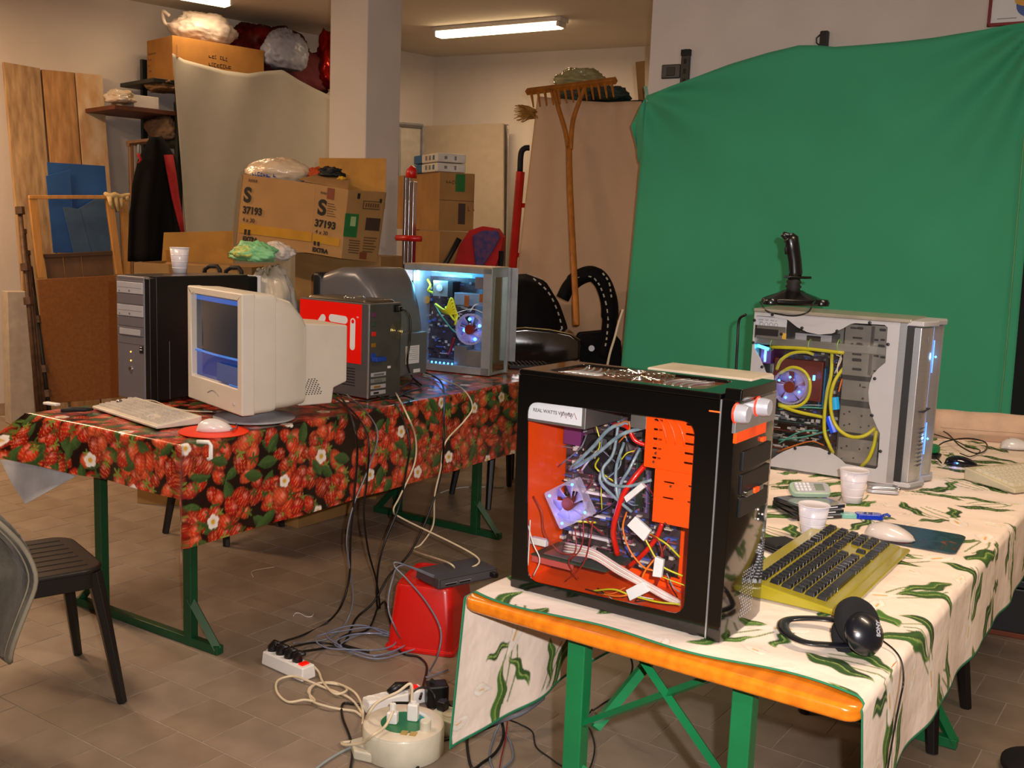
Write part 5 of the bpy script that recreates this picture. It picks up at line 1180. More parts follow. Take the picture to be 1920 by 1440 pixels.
MB().prism(rrect(.092, .048, .016), 0, .010, scale=.96).build('lower_shell', m_silverp, fl_, bev=.003); MB().prism(rrect(.090, .046, .016), .0105, .021, scale=.93).build('flip_lid', m_alu, fl_, bev=.004); MB().tube([(.042, -.018, .013), (.042, .018, .013)], .006, 10).build('hinge', m_chrome, fl_, smooth=True)
q = T(1620, 968, .006); lg = thing('pocket_torch', 'small see-through blue gadget lying behind the white mouse', 'gadget', (q.x, q.y, ZT + .001), -4)
MB().prism(rrect(.078, .036, .012, 4, .012, 0), 0, .014, scale=.9).build('blue_body', mat('clear_blue_plastic', '#1234b0', .12, coat=.7), lg, bev=.003)
MB().prism(rrect(.05, .034, .012, 4, -.042, 0), 0, .012, scale=.9).build('green_clear_end', mat('clear_teal_plastic', '#7ab8a8', .12, coat=.7), lg, bev=.003); MB().tube([(.05, .0, .01), (.062, .006, .012), (.066, -.004, .010)], .004, 6).build('hook', m_blue, lg, smooth=True)
for k in range(3): MB().tube([(-.01 + k * .015, -.012, .0148), (-.004 + k * .015, .010, .0148)], .0012, 4).build('ridge', m_silverp, lg)
# mouse mat with a picture, mouse
a, b_, c, d = T(1655, 972), T(1812, 998), T(1778, 1040), T(1622, 1030)
cx, cy = (a.x + b_.x + c.x + d.x) / 4, (a.y + b_.y + c.y + d.y) / 4; an = math.degrees(math.atan2(b_.y - a.y, b_.x - a.x))
mm = bpy.data.materials.new('picture_mouse_mat'); mm.use_nodes = True; nt = mm.node_tree; bb = nt.nodes['Principled BSDF']; vo = nt.nodes.new('ShaderNodeTexNoise'); vo.inputs['Scale'].default_value = 22; vo.inputs['Detail'].default_value = 6; vo.inputs['Distortion'].default_value = 1.2
tc = nt.nodes.new('ShaderNodeTexCoord'); nt.links.new(tc.outputs['Object'], vo.inputs['Vector']); cr = nt.nodes.new('ShaderNodeValToRGB'); nt.links.new(vo.outputs[0], cr.inputs[0])
e = cr.color_ramp.elements; e[0].position = .35; e[0].color = (*lin('#10161c'), 1); e[1].position = .75; e[1].color = (*lin('#8a6a3a'), 1); x_ = e.new(.5); x_.color = (*lin('#1f3f44'), 1); x_ = e.new(.6); x_.color = (*lin('#24302c'), 1); x_ = e.new(.66); x_.color = (*lin('#6a2418'), 1)
nt.links.new(cr.outputs[0], bb.inputs['Base Color']); bb.inputs['Roughness'].default_value = .4; MATS['picture_mouse_mat'] = mm
pad = MB().prism(rrect(.215, .19, .022), 0, .003).build('mouse_mat', mm, None, bev=.001); pad.location = (cx, cy, ZT + .001); pad.rotation_euler = (0, 0, R(an)); tag(pad, 'dark mouse mat with a painted picture under the silver-white mouse', 'mouse mat')
q = T(1668, 1004, .01); m2 = mouse('mouse', 'silver-white mouse with a red glow underneath at the edge of the dark picture mat', (q.x, q.y, ZT + .0045), -25, mat('pearl_mouse_plastic', '#cfc4bc', .22, coat=.5), .122, .064, .036)
MB().prism(rrect(.10, .05, .02), .0, .004).build('red_base_glow', mat('lit_red_base', '#c01a10', .4, emit='#ff1a08', estr=.8), m2)
# headphones
hq = T(1592, 1205); hp_ = thing('headphones', 'black on-ear headphones lying on the lily tablecloth near the front corner', 'headphones', (hq.x, hq.y, ZT + .001), 0)
def HL_(px, py, dz): v = T(px, py, dz); return (v.x - hq.x, v.y - hq.y, v.z - ZT)
m_hp = mat('headphone_plastic', '#14161c', .28, coat=.4); m_foam = mat('foam_ear_pad', '#0a0a0c', .95)
arc = [HL_(1612, 1212, .012), HL_(1560, 1210, .012), HL_(1510, 1205, .012), HL_(1478, 1190, .012), HL_(1468, 1172, .012), HL_(1480, 1162, .012), (HL_(1520, 1160, .014)), HL_(1560, 1163, .016), HL_(1590, 1170, .02)]
MB().tube(catmull(arc, 6), .009, 8, flat=(1.25, .35)).build('headband', m_hp, hp_, smooth=True)
def cupm(px, py, dz, r, tiltx, nm, m, prof, face=None):
    v = Vector(HL_(px, py, dz)); M = Matrix.Translation(v) @ Matrix.Rotation(R(25), 4, 'Z') @ Matrix.Rotation(R(tiltx), 4, 'X'); return MB().lathe([(p[0] * r, p[1] * r) for p in prof], 28, M).build(nm, m, hp_, smooth=True)
cupm(1605, 1168, .048, .045, 60, 'ear_pad', m_foam, [(.0, -.3), (.7, -.32), (1, -.1), (1.02, .15), (.9, .36), (.6, .42), (0, .3)])
cupm(1618, 1190, .040, .041, 62, 'ear_shell', m_hp, [(.9, -.1), (.95, .1), (.80, .38), (.4, .62), (.12, .68), (0, .69)])
cupm(1588, 1196, .014, .036, 60, 'ear_pad', m_foam, [(.0, -.2), (.8, -.2), (1, .0), (.9, .25), (0, .3)])
v = Vector(HL_(1618, 1190, .040)); Mt = Matrix.Rotation(R(25), 4, 'Z') @ Matrix.Rotation(R(62), 4, 'X')
text('lettering', 'SONY', .0105, m_silverp, hp_, v + (Mt @ Vector((.012, -.010, .0275))), (Mt @ Matrix.Rotation(R(75), 4, 'Z')).to_euler(), .0004, .0006)
cable('headphone_cable', 'thin black headphone cable running off the table over the lily cloth', [T(1648, 1196, .01), T(1676, 1218, .003), T(1690, 1240, .003)] + [PY(x, y, Y) for x, y, Y in ((1694, 1275, 1.61), (1688, 1310, 1.60), (1680, 1350, 1.60), (1672, 1395, 1.60), (1664, 1445, 1.60), (1655, 1520, 1.60))], .0017, m_blc)
q = T(1462, 1028); wl = thing('wallet', 'black wallet with papers lying between black tower and yellow keyboard', 'wallet', (q.x, q.y, ZT + .001), 30); bx('lower_flap', m_black, wl, -.05, .05, -.035, .035, 0, .008, .003); bx('upper_flap', m_blackr, wl, -.045, .05, -.032, .036, .008, .018, .004, M=Matrix.Rotation(R(4), 4, 'Y')); bx('paper', mat('old_paper', '#6b6458', .7), wl, -.04, .052, -.03, .03, .0075, .0085, .0002)
# beige computer box behind the black tower
yb = 2.78; ta, tb = PY(1451, 700, yb), PY(1360, 697, yb)
bgx = thing('desktop_computer', 'beige computer box mostly hidden behind the black tower', 'computer', (ta.x, ta.y, ZT), -33.5 + 180)
hb = ta.z - ZT
bx('case_shell', m_tbox, bgx, 0, .30, .0, .16, .003, hb, .005); bx('front_bezel', m_warm, bgx, -.003, .0, .005, .155, .006, hb - .004, .001); bx('drive_bay', m_warm, bgx, -.006, -.003, .02, .14, hb - .08, hb - .04, .001)
for y in (.03, .13): bx('foot', m_blackr, bgx, .02, .05, y, y + .01, 0, .004, .0005)
# far end
a = T(1752, 822); b_ = PZ(1925, 835, ZT); d_ = (Vector((b_.x - a.x, b_.y - a.y, 0))).normalized(); L = 0.80
rl = thing('rolled_blanket', 'rolled pinkish beige blanket at the far end of the lily tablecloth', 'blanket', (a.x, a.y, ZT), math.degrees(math.atan2(d_.y, d_.x)))
m_bl = mat('beige_blanket', '#c9a98e', .9, bump=.3, bscale=40, sheen=.3)
MB().tube([(L * k / 14, .04, .048 + .002 * math.sin(k * 2)) for k in range(15)], .045, 16, flat=(.95, 1.35)).build('roll', m_bl, rl, smooth=True); MB().tube([(L * .02 + L * .96 * k / 10, -.022, .05 + .002 * math.sin(k * 3)) for k in range(11)], .004, 6, flat=(1, 1)).build('loose_edge', m_bl, rl, smooth=True)
q = T(1748, 812); o = bx('red_folder', mat('red_cardboard', '#8e1a12', .5), None, -.05, .05, -.03, .03, 0, .05, .002); o.location = (q.x, q.y, ZT + .001); o.rotation_euler = (0, 0, R(20)); tag(o, 'red cardboard folder beside the silver tower and the rolled blanket', 'folder')
q = T(1742, 856); tp = thing('cable_drum', 'small green and black drum behind the silver tower front', 'drum', (q.x, q.y, ZT + .001), 0)
MB().lathe([(.036, 0), (.040, .006), (.040, .012), (.02, .016)], 20).build('black_base', m_black, tp, bev=.001); MB().lathe([(.026, .014), (.034, .020), (.034, .036), (.028, .042), (0, .042)], 20).build('green_top', m_green, tp, bev=.001)
q = T(1802, 872); m3 = mouse('mouse', 'black mouse glowing blue beside the beige keyboard', (q.x, q.y, ZT + .001), -10, mat('dark_blue_mouse', '#0c0f1c', .15, coat=.6), .11, .058, .030); led_light(m3, (-.03, -.035, .01), .012, (.1, .2, 1), .006)
MB().lathe([(0, -.003), (.004, 0), (0, .003)], 8, Matrix.Translation((-.02, -.029, .010))).build('blue_led', m_ledb, m3)
cable('mouse_cable', 'black cable of the glowing mouse looping over the lily cloth', [T(1765, 868, .01), T(1752, 850, .01), T(1768, 830, .02), T(1810, 822, .03), T(1845, 828, .02), T(1850, 842, .012), T(1830, 850, .01), T(1800, 836, .02), T(1775, 812, .03), T(1742, 800, .02)], .0026, m_blc)
cable('thin_cable', 'second thin black cable lying in curls by the rolled blanket', [T(1745, 812, .02), T(1790, 826, .012), T(1815, 838, .008), T(1838, 845, .008), T(1820, 856, .006), T(1800, 850, .006)], .002, m_blc)
q = T(1905, 836, .01); mouse('mouse', 'white mouse behind the beige keyboard, cut by the right edge', (q.x, q.y, ZT + .001), 10, m_mw, .12, .066, .038)
cable('power_cable', 'black power cable hanging behind the rear edge of the silver tower', [PY(1398, 590, 3.42), PY(1386, 600, 3.46), PY(1383, 640, 3.46), PY(1380, 700, 3.46), PY(1380, 760, 3.45), T(1384, 850, .01)], .0045, m_blc)
# ------------------------------------------------------------------ floor things
def FL(px, py, z=0.006): return PZ(px, py, z)
m_tub = mat('red_tub_plastic', '#c81008', .35, coat=.3, var=.03)
a, b_ = FL(757, 1216, 0), FL(846, 1231, 0)
an = math.degrees(math.atan2(b_.y - a.y, b_.x - a.x)); tz = PY(846, 1108, b_.y + .015).z
st = thing('upturned_crate', 'red plastic crate standing upside down on the floor with a network box on top', 'crate', (b_.x, b_.y, 0), -12)
cw, cd = .235, .30
def cr_ring(s, z, r): return [(p[0] - cw / 2, p[1] + cd / 2, z) for p in rrect(cw * s, cd * s, r, 5)]
b = MB(); rings = [cr_ring(1.10, .001, .02), cr_ring(1.10, .014, .02), cr_ring(1.04, .016, .02), cr_ring(.90, tz - .012, .03), cr_ring(.86, tz, .03)]
for r_ in rings: b.v += r_
n = len(rings[0])
for k in range(4):
    for i in range(n): b.f.append((k * n + i, k * n + (i + 1) % n, (k + 1) * n + (i + 1) % n, (k + 1) * n + i))
b.f.append(tuple(range(n))[::-1]); b.f.append(tuple(4 * n + i for i in range(n)))
b.build('shell', m_tub, st, bev=.002)
plate([(p[0], p[1]) for p in rrect(cw * .84, cd * .84, .03, 5, -cw / 2, cd / 2)], [[(p[0], p[1]) for p in rrect(cw * .78, cd * .78, .03, 5, -cw / 2, cd / 2)][::-1]], tz - .001, tz + .003, 'xy').build('base_ridge', m_tub, st)
swp = [PZ(x, y, tz + .02) for x, y in ((780, 1075), (822, 1098), (934, 1075))]
sa = math.degrees(math.atan2(swp[2].y - swp[1].y, swp[2].x - swp[1].x)); sl_ = (swp[2] - swp[1]).length; sw_ = (swp[0] - swp[1]).length
nb = thing('network_switch', 'dark grey network switch box lying on the red crate with cables plugged in', 'network switch', (swp[1].x, swp[1].y, tz + .0035), sa)
bx('casing', mat('dark_grey_box', '#3c3a3e', .45), nb, 0, sl_, 0, sw_, 0, .038, .004, top=(.003, .003)); bx('back_face', mat('mid_grey_face', '#4f4d52', .4), nb, .01, sl_ - .01, -.001, .001, .006, .031, .001)
for k in range(2): bx('socket_row', m_black, nb, .03 + k * .06, .075 + k * .06, -.0025, 0, .010, .017, .0008); bx('plug_light', m_silverp, nb, .028 + k * .06, .078 + k * .06, -.003, -.001, .0165, .018, .0003)
bx('power_plug', m_black, nb, sl_ - .04, sl_ - .02, -.03, 0, .012, .030, .003)
# power strip
def strip(name, label, p0, p1, wd, hh, m, sockets=4, sw=True, rz=0):
    d = Vector((p1.x - p0.x, p1.y - p0.y, 0)); L = d.length; t = thing(name, label, 'power strip', (p0.x, p0.y, 0), math.degrees(math.atan2(d.y, d.x)))
    bx('housing', m, t, 0, L, 0, wd, .001, hh, .006, top=(.002, .004))
    for k in range(sockets): MB().lathe([(wd * .32, 0), (wd * .32, .002), (wd * .26, .002), (wd * .26, .0005), (0, .0005)], 18, Matrix.Translation((L * (.10 + .66 * k / max(1, sockets - 1)), wd / 2, hh))).build('socket', m, t)
    if sw: bx('lit_red_switch', mat('red_rocker', '#d01208', .3, emit='#ff1208', estr=.4), t, L * .82, L * .92, wd * .25, wd * .75, hh - .001, hh + .005, .001)
    return t, L
ps_, L = strip('power_strip', 'white power strip with four black plugs and red switch on the floor', FL(489, 1246, 0), FL(566, 1281, 0), .062, .048, m_white)
for k in range(4):
    x = L * (.12 + .2 * k); MB().tube([(x, .031, .05), (x, .031, .064), (x + .008, .033, .078), (x + .03, .038, .080)], [.018, .017, .012, .006], 10).build('plug', m_black, ps_, smooth=True)
# reel
rc = FL(757, 1352, .09); rl_ = thing('cable_reel', 'round cream extension reel with green centre and two plugs on the floor', 'cable reel', (rc.x, rc.y, 0), -10)
m_cream = mat('cream_plastic', '#d2cdb8', .35, coat=.3)
rr = .118
MB().lathe([(rr * .97, .001), (rr, .006), (rr, .078), (rr * .97, .084), (rr * .55, .086)], 44).build('drum', m_cream, rl_, bev=.001); MB().lathe([(rr * .56, .0845), (rr * .56, .0865), (0, .0865)], 36).build('green_disc', m_green, rl_)
MB().lathe([(rr * .98, .0845), (rr * .9, .0875), (rr * .58, .0865)], 44, cap=False).build('top_ring', mat('pale_cream_plastic', '#ddd3c0', .3, coat=.3), rl_, smooth=True)
MB().prism([(-.12, -.09), (.03, -.115), (.03, .0), (-.09, .03), (-.15, -.03)], .001, .03).build('carry_handle', m_cream, rl_, bev=.006)
for (x, y, s) in ((.022, .02, 1.15), (-.03, -.012, .8)): bx('plug', m_white, rl_, x - .016, x + .016, y - .012, y + .012, .086, .086 + .045 * s, .005); MB().tube([(x, y, .12), (x, y, .145)], .009, 8).build('plug_collar', m_white, rl_)
MB().lathe([(.016, .084), (.016, .112), (.014, .115), (0, .115)], 20, Matrix.Translation((.072, -.028, 0))).build('round_knob', m_cream, rl_, smooth=False)
for k in range(2): bx('socket_flap', mat('brass_flap', '#c9a85a', .3, .5), rl_, .01 + k * .026, .03 + k * .026, -.075, -.05, .084, .0885, .001)
s2, L2 = strip('power_strip', 'white power strip half hidden behind the cable reel', FL(692, 1345, 0), FL(800, 1318, 0), .06, .045, m_white)
MB().tube([(.08, .03, .05), (.11, .03, .062), (.15, .028, .060)], [.010, .017, .012], 10).build('plug', m_black, s2, smooth=True)
q = FL(818, 1322, 0); ad = thing('power_adapter', 'big black plug-in adapter standing behind the cable reel', 'adapter', (q.x, q.y, 0), 15); bx('casing', m_black, ad, -.035, .035, -.03, .03, .001, .075, .008); MB().tube([(-.01, 0, .075), (-.02, 0, .085)], .008, 8).build('cord_collar', m_blackr, ad)
q = FL(842, 1372, 0); a2_ = thing('junction_box', 'pale grey socket block right of the cable reel', 'socket block', (q.x, q.y, 0), -30); bx('casing', mat('pale_grey_green_plastic', '#b9bba4', .4), a2_, -.06, .06, -.04, .05, .001, .055, .006); MB().lathe([(.02, .055), (.02, .058), (.015, .058), (.015, .0555), (0, .0555)], 18).build('socket', m_cream, a2_); bx('plug', m_black, a2_, -.05, -.02, .0, .03, .055, .085, .005)

# hanging cables: between the edge of the strawberry table and the floor by the strips
E1 = PZ(640, 815, ZT); E2 = PZ(860, 765, ZT); F1 = FL(600, 1195, 0)
_n = (E2 - E1).cross(F1 - E1).normalized()
def HG(px, py, off=0.0):
    d = ray(px, py); p = E1 + _n * (0 if off == 0 else 0); t = (p - O).dot(_n) / d.dot(_n); v = O + d * t
    v = v + Vector((0.02, -0.06, 0)) * 0; v.z = max(v.z, .006); return v
def TT(px, py, dz=.008): return PZ(px, py, ZT + dz)
G_ = 'cables hanging from the strawberry table'
def hang(label, top, mid, floor, r, m, name='hanging_cable'):
    ends = {'S1': [Vector((.12, .22, .06)), Vector((.10, .15, .03)), Vector((.09, .12, .02))], 'S2': [Vector((.02, .16, .05)), Vector((.05, .14, .03)), Vector((.05, .11, .02))]}
    fl_p = [nb.location + e for e in ends[floor[0]]] if floor and isinstance(floor[0], str) else [FL(*p) for p in floor]
    pts = [TT(*p) for p in top] + [HG(*p) for p in mid] + fl_p
    return cable(name, label, pts, r, m, None, 'cable', G_)
hang('black cable dropping from behind the ivory monitor straight to the white power strip', [(630, 735), (648, 758)], [(664, 800), (670, 850), (664, 930), (657, 1010), (655, 1080), (640, 1135)], [(612, 1168), (570, 1190), (535, 1202, .07), (516, 1210, .08)], .0042, m_blc)
hang('black cable second from the ivory monitor, crossing the others near the floor', [(615, 738), (660, 770)], [(690, 820), (688, 900), (682, 960), (690, 1030), (706, 1090), (712, 1150), (708, 1172)], [(690, 1180), (650, 1190), (636, 1205), (690, 1222), (672, 1218), (600, 1205), (548, 1212, .06)], .0038, m_blc)
hang('black cable dropping from the grey tower with the red sticker to the floor adapters', [(740, 755), (752, 775)], [(768, 830), (762, 880), (748, 950), (720, 1020), (708, 1075), (708, 1140), (722, 1180)], [(745, 1215), (785, 1232), (800, 1250), (795, 1280), (788, 1310, .05)], .0042, m_blc)
hang('black cable running diagonally down from under the blue-lit computer', [(765, 690), (800, 700), (830, 722)], [(832, 800), (828, 880), (805, 960), (770, 1035), (730, 1080), (700, 1130), (668, 1170)], [(645, 1205), (610, 1215), (565, 1222, .05)], .0045, m_blc)
hang('cream cable from the grey tower sockets swinging down to the network switch', [(718, 702), (738, 730)], [(762, 775), (779, 820), (777, 870), (750, 930), (738, 958), (758, 974)], ['S1'], .0036, m_crc)
hang('cream cable bowing out behind the blue-lit computer and down to the switch', [(790, 700), (830, 712), (868, 730)], [(886, 762), (870, 790), (835, 830), (826, 880), (815, 930), (812, 985), (790, 1020), (775, 1032)], ['S2'], .0036, m_crc)
hang('thin grey cable beside the black ones, down to the coil on the floor', [(650, 740), (680, 765)], [(708, 810), (694, 870), (662, 950), (650, 1010), (655, 1060), (662, 1120), (650, 1165)], [(620, 1195), (580, 1204), (550, 1206, .05)], .0028, m_grc)
cable('loose_cable', 'grey looping cable from the network switch over the red crate to the floor', [nb.location + Vector((.0, .05, .02)), PY(750, 1056, 3.45), PY(740, 1062, 3.44), PY(762, 1085, 3.42), PY(800, 1130, 3.36), PY(826, 1180, 3.30), PY(822, 1225, 3.26), FL(806, 1258), FL(800, 1270), FL(840, 1256)], .0030, m_grc)
cable('loose_cable', 'grey cable hanging left of the red crate into the floor coil', [nb.location + Vector((.01, .06, .02)), PY(755, 1060, 3.5), PY(735, 1090, 3.48), PY(728, 1140, 3.45), PY(742, 1180, 3.43), FL(752, 1205), FL(740, 1222), FL(700, 1232)], .0030, m_grc)
pts = []
for k in range(70):
    a = k * .33; rx, ry = .13 + .018 * math.sin(k * .7), .085 + .014 * math.cos(k * .9); c = FL(692, 1213, .0)
    pts.append((c.x + rx * math.cos(a) + .05 * math.sin(k * .09), c.y + ry * math.sin(a) * 1.3, .006 + .0004 * k))
cable('coiled_cable', 'coil of thin blue-grey network cable lying on the floor left of the red crate', pts, .0028, mat('blue_grey_cable', '#76809a', .35, coat=.4), n=3)
pts = [FL(*p) for p in ((586, 1247, .02), (598, 1262), (606, 1282), (628, 1305), (650, 1300), (640, 1285), (600, 1282), (582, 1295), (585, 1318), (612, 1330), (640, 1330), (665, 1335), (680, 1345), (676, 1320), (660, 1300), (625, 1280), (590, 1285), (578, 1300), (590, 1318), (570, 1318), (540, 1316), (520, 1300), (520, 1280), (545, 1272), (572, 1280), (610, 1290), (655, 1310), (678, 1340), (680, 1362, .03))]
pts = [Vector((p.x, p.y, p.z + .0025 * (k % 5))) for k, p in enumerate(pts)]
cable('extension_cable', 'cream extension cable looped on the floor between the power strip and the reel', pts, .0042, m_crc)
cable('extension_cable', 'cream cable arching from the reel plug back over its edge', [rl_.matrix_world @ Vector((0, 0, 0)) if False else Vector((rc.x + .02, rc.y + .02, .14)), Vector((rc.x + .015, rc.y + .03, .19)), PY(745, 1298, rc.y + .02), PY(710, 1315, rc.y), PY(690, 1340, rc.y - .02), FL(682, 1362, .02)], .0045, m_crc)
cable('extension_cable', 'cream cable from the low reel plug to the floor in front', [Vector((rc.x - .03, rc.y - .012, .125)), PY(722, 1362, rc.y - .06), PY(700, 1378, rc.y - .10), FL(680, 1392, .05), FL(650, 1397, .02), FL(641, 1393, .006), FL(660, 1390, .006)], .0045, m_crc)
cable('floor_cable', 'grey flat cable running from the reel to the lower edge of the picture', [FL(690, 1388), FL(650, 1405), FL(615, 1425), FL(585, 1448), FL(550, 1480)], .004, mat('grey_green_cable', '#8f9a98', .4))
cable('floor_cable', 'black cable bending sharply on the floor left of the reel', [FL(770, 1318, .05), FL(740, 1318, .03), FL(700, 1322), FL(665, 1320), FL(643, 1320), FL(642, 1345), FL(655, 1380), FL(661, 1410), FL(656, 1450), FL(650, 1490)], .0042, m_blc)
for lab, pp, r_, m in (('black cable arching over the reel strip into the adapter', [(775, 1330, .05), (770, 1305, .08), (785, 1290, .10), (805, 1292, .10), (816, 1310, .08), (816, 1340, .02)], .0035, m_blc), ('black cable from the adapter toward the lily table', [(835, 1310, .05), (850, 1330), (880, 1345), (905, 1350), (940, 1335, .02)], .004, m_blc),
    ('black cable rising to the right under the hanging lily cloth', [(780, 1445), (800, 1410), (830, 1388), (870, 1380), (920, 1362, .02), (960, 1340, .05), (1000, 1318, .08), (1015, 1300, .10)], .005, m_blc), ('thin black cable wandering across the tiles below the lily cloth', [(955, 1350, .02), (975, 1358), (998, 1372), (1005, 1400), (1030, 1420), (1055, 1436), (1090, 1444)], .0025, m_blc),
    ('thin black cable kinked beside the green table leg', [(1110, 1330), (1098, 1352), (1108, 1372), (1115, 1400), (1110, 1430), (1100, 1450)], .0025, m_blc), ('black cable falling from the bundle to the lower edge', [(940, 1345, .03), (944, 1380), (930, 1410), (905, 1430), (885, 1440), (876, 1400), (878, 1370)], .0045, m_blc),
    ('grey cable looping below the cable bundle', [(940, 1350, .03), (925, 1385), (918, 1420), (930, 1445), (960, 1425), (958, 1395), (948, 1375)], .0035, m_grc), ('dark red wire hanging from the cable bundle', [(952, 1348, .03), (948, 1385), (940, 1420), (935, 1450)], .002, m_rdc),
    ('thick black cable bundle under the lily cloth corner', [(900, 1362, .04), (940, 1350, .06), (975, 1338, .07), (1000, 1322, .08), (1018, 1308, .08)], .008, m_grc)):
    cable('floor_cable', lab, [FL(*p) for p in pp], r_, m)
for lab, pp, m in (('short white twist of wire on the tiles between the tables', [(550, 1155), (554, 1150), (562, 1150), (574, 1156), (584, 1156), (588, 1151)], m_white), ('bit of cream thread on the tiles behind the first twist of wire', [(475, 1082), (472, 1072), (490, 1067), (515, 1063)], m_crc), ('thin white wire lying in an arc on the floor under the strawberry table', [(826, 924), (845, 918), (880, 913), (945, 914)], m_white)):
    cable('wire_scrap' if 'arc' not in lab else 'floor_wire', lab, [FL(*p, .003) for p in pp], .0014 if 'arc' not in lab else .003, m, cat='wire')
MB_ = cable('bay_cable', 'thin black cable down behind the front leg of the orange table', [PY(1180, 1225, 2.9), PY(1186, 1250, 2.9), PY(1178, 1275, 2.9), PY(1160, 1300, 2.9), PY(1130, 1320, 2.9), FL(1112, 1332)], .003, m_blc); MB_.name = 'table_cable'

# black plastic stools and the chair with the jacket
m_ch = mat('black_garden_plastic', '#151210', .4, var=.08, scale=25, stretch=(8, 1, 1))
def stool(label, c, ang, sw=.40, sd=.40, hh=.44, spread=.05, back=False, name='plastic_stool', cat='stool'):
    t = thing(name, label, cat, (c[0], c[1], 0), ang)
    MB().prism(rrect(sw, sd, .07), hh - .018, hh, scale=.985).build('seat', m_ch, t, bev=.008)
    plate([(p[0], p[1]) for p in rrect(sw - .01, sd - .01, .07)], [[(p[0], p[1]) for p in rrect(sw - .03, sd - .03, .06)][::-1]], hh - .065, hh - .016, 'xy').build('apron', m_ch, t, bev=.003)
    for k in range(7): bx('seat_groove_rib', m_ch, t, -sw * .38, sw * .38, -sd * .36 + k * sd * .12 - .008, -sd * .36 + k * sd * .12 + .008, hh - .001, hh + .0022, .001)
    for sx in (-1, 1):
        for sy in (-1, 1):
            x, y = sx * (sw / 2 - .035), sy * (sd / 2 - .035); ex, ey = sx * (sw / 2 + spread - .02), sy * (sd / 2 + spread - .02)
            MB().tube([(x, y, hh - .02), (x + (ex - x) * .4, y + (ey - y) * .4, hh * .6), (ex, ey, .001)], [.032, .026, .019], 6, flat=(1, .8)).build('leg', m_ch, t, bev=.002)
    if back:
        for sy in (-1, 1): MB().tube([(-sw / 2 + .02, sy * (sd / 2 - .03), hh - .02), (-sw / 2 - .02, sy * (sd / 2 - .02), hh + .2), (-sw / 2 - .07, sy * (sd / 2 - .03), hh + .40)], [.026, .022, .018], 8).build('back_post', m_ch, t, smooth=True)
        for k in range(5): MB().tube([(-sw / 2 - .03 - .0, (k - 2) * sd * .17, hh + .02), (-sw / 2 - .07, (k - 2) * sd * .17, hh + .38)], .012, 6, flat=(.5, 1)).build('back_slat', m_ch, t)
        MB().tube([(-sw / 2 - .07, -sd / 2 + .03, hh + .39), (-sw / 2 - .09, 0, hh + .42), (-sw / 2 - .07, sd / 2 - .03, hh + .39)], .022, 8, flat=(.6, 1)).build('top_rail', m_ch, t, smooth=True)
    return t
l1, l2 = FL(237, 1318, 0), FL(150, 1224, 0); mid = (l1 + l2) / 2; dd = (l2 - l1).normalized(); inw = Vector((dd.y, -dd.x, 0)) * -1
if inw.x > 0: inw = -inw
cc = mid + inw * .235; ca = math.degrees(math.atan2(-inw.y, -inw.x))
chair = stool('black plastic garden chair with a denim jacket over its back', (cc.x, cc.y), ca, .40, .40, .44, .045, True, 'garden_chair', 'chair')
# denim jacket hanging over the chair back
m_den = mat('washed_denim', '#6f6a5c', .9, col2='#3c3a36', scale=9, bump=.5, bscale=60, sheen=.2)
jt = thing('denim_jacket', 'washed grey denim jacket hanging over the back of the garden chair', 'jacket', (0, 0, 0))
_ed = catmull([PY(x, y, 2.62) for x, y in ((-30, 962), (8, 975), (36, 1015), (54, 1080), (50, 1135), (42, 1190), (24, 1240))], 6)
_lf = Vector((-.78, .42, 0)).normalized()
def jk(u, v):
    k = v * (len(_ed) - 1); i = min(len(_ed) - 2, int(k)); e = _ed[i].lerp(_ed[i + 1], k - i); w = u * (.30 + .16 * v)
    p = e + _lf * w; f = .03 * math.sin(u * 11 + v * 4) * min(1, u * 3) + .02 * math.sin(v * 9); return (p.x - _lf.y * f, p.y + _lf.x * f, p.z - .03 * u * v + .01 * math.sin(u * 8) * v)
MB().grid(jk, 26, 26).build('jacket_front', m_den, jt, smooth=True, solid=.014)
MB().grid(lambda u, v: tuple(Vector(jk(u, v * .6)) + Vector((-.05, .09, 0)) * (1 - .2 * v)), 14, 10).build('jacket_back', m_den, jt, smooth=True, solid=.01)
MB().tube([Vector(jk(.0, k / 24)) for k in range(25)], .007, 6).build('stitched_edge', mat('pale_denim_seam', '#8d8674', .9), jt, smooth=True)
MB().tube([Vector(jk(.05, k / 24)) + Vector((0, -.008, 0)) for k in range(25)], .003, 5).build('seam', MATS['pale_denim_seam'], jt, smooth=True)
MB().tube([Vector(jk(k / 19, 1.0)) for k in range(20)], .007, 6).build('hem', MATS['pale_denim_seam'], jt, smooth=True)
# stools behind and under the tables
s1 = FL(538, 985, 0); s2_ = FL(420, 1028, 0); m_ = (s1 + s2_) / 2; d2 = (s1 - s2_).normalized(); n2 = Vector((-d2.y, d2.x, 0)); c3 = m_ + n2 * .2
stool('black plastic stool standing behind the strawberry table, only leg ends showing', (c3.x, c3.y), math.degrees(math.atan2(d2.y, d2.x)), .36, .34, .44, .04)
s4 = FL(880, 948, 0); stool('black plastic stool behind the far end of the strawberry table', (s4.x + .16, s4.y + .2), 35, .36, .34, .44, .04)
s5, s6 = FL(1742, 1420, 0), FL(1815, 1322, 0); m_ = (s5 + s6) / 2; d3 = (s6 - s5).normalized(); n3 = Vector((-d3.y, d3.x, 0)); c4 = m_ + n3 * .2
stool('black plastic stool pushed under the right side of the lily table', (c4.x, c4.y), math.degrees(math.atan2(d3.y, d3.x)), .36, .36, .44, .04)
q = FL(1900, 1195, 0); bc = thing('storage_chest', 'low black chest on the floor at the right edge beyond the lily table', 'chest', (q.x, q.y, 0), -25)
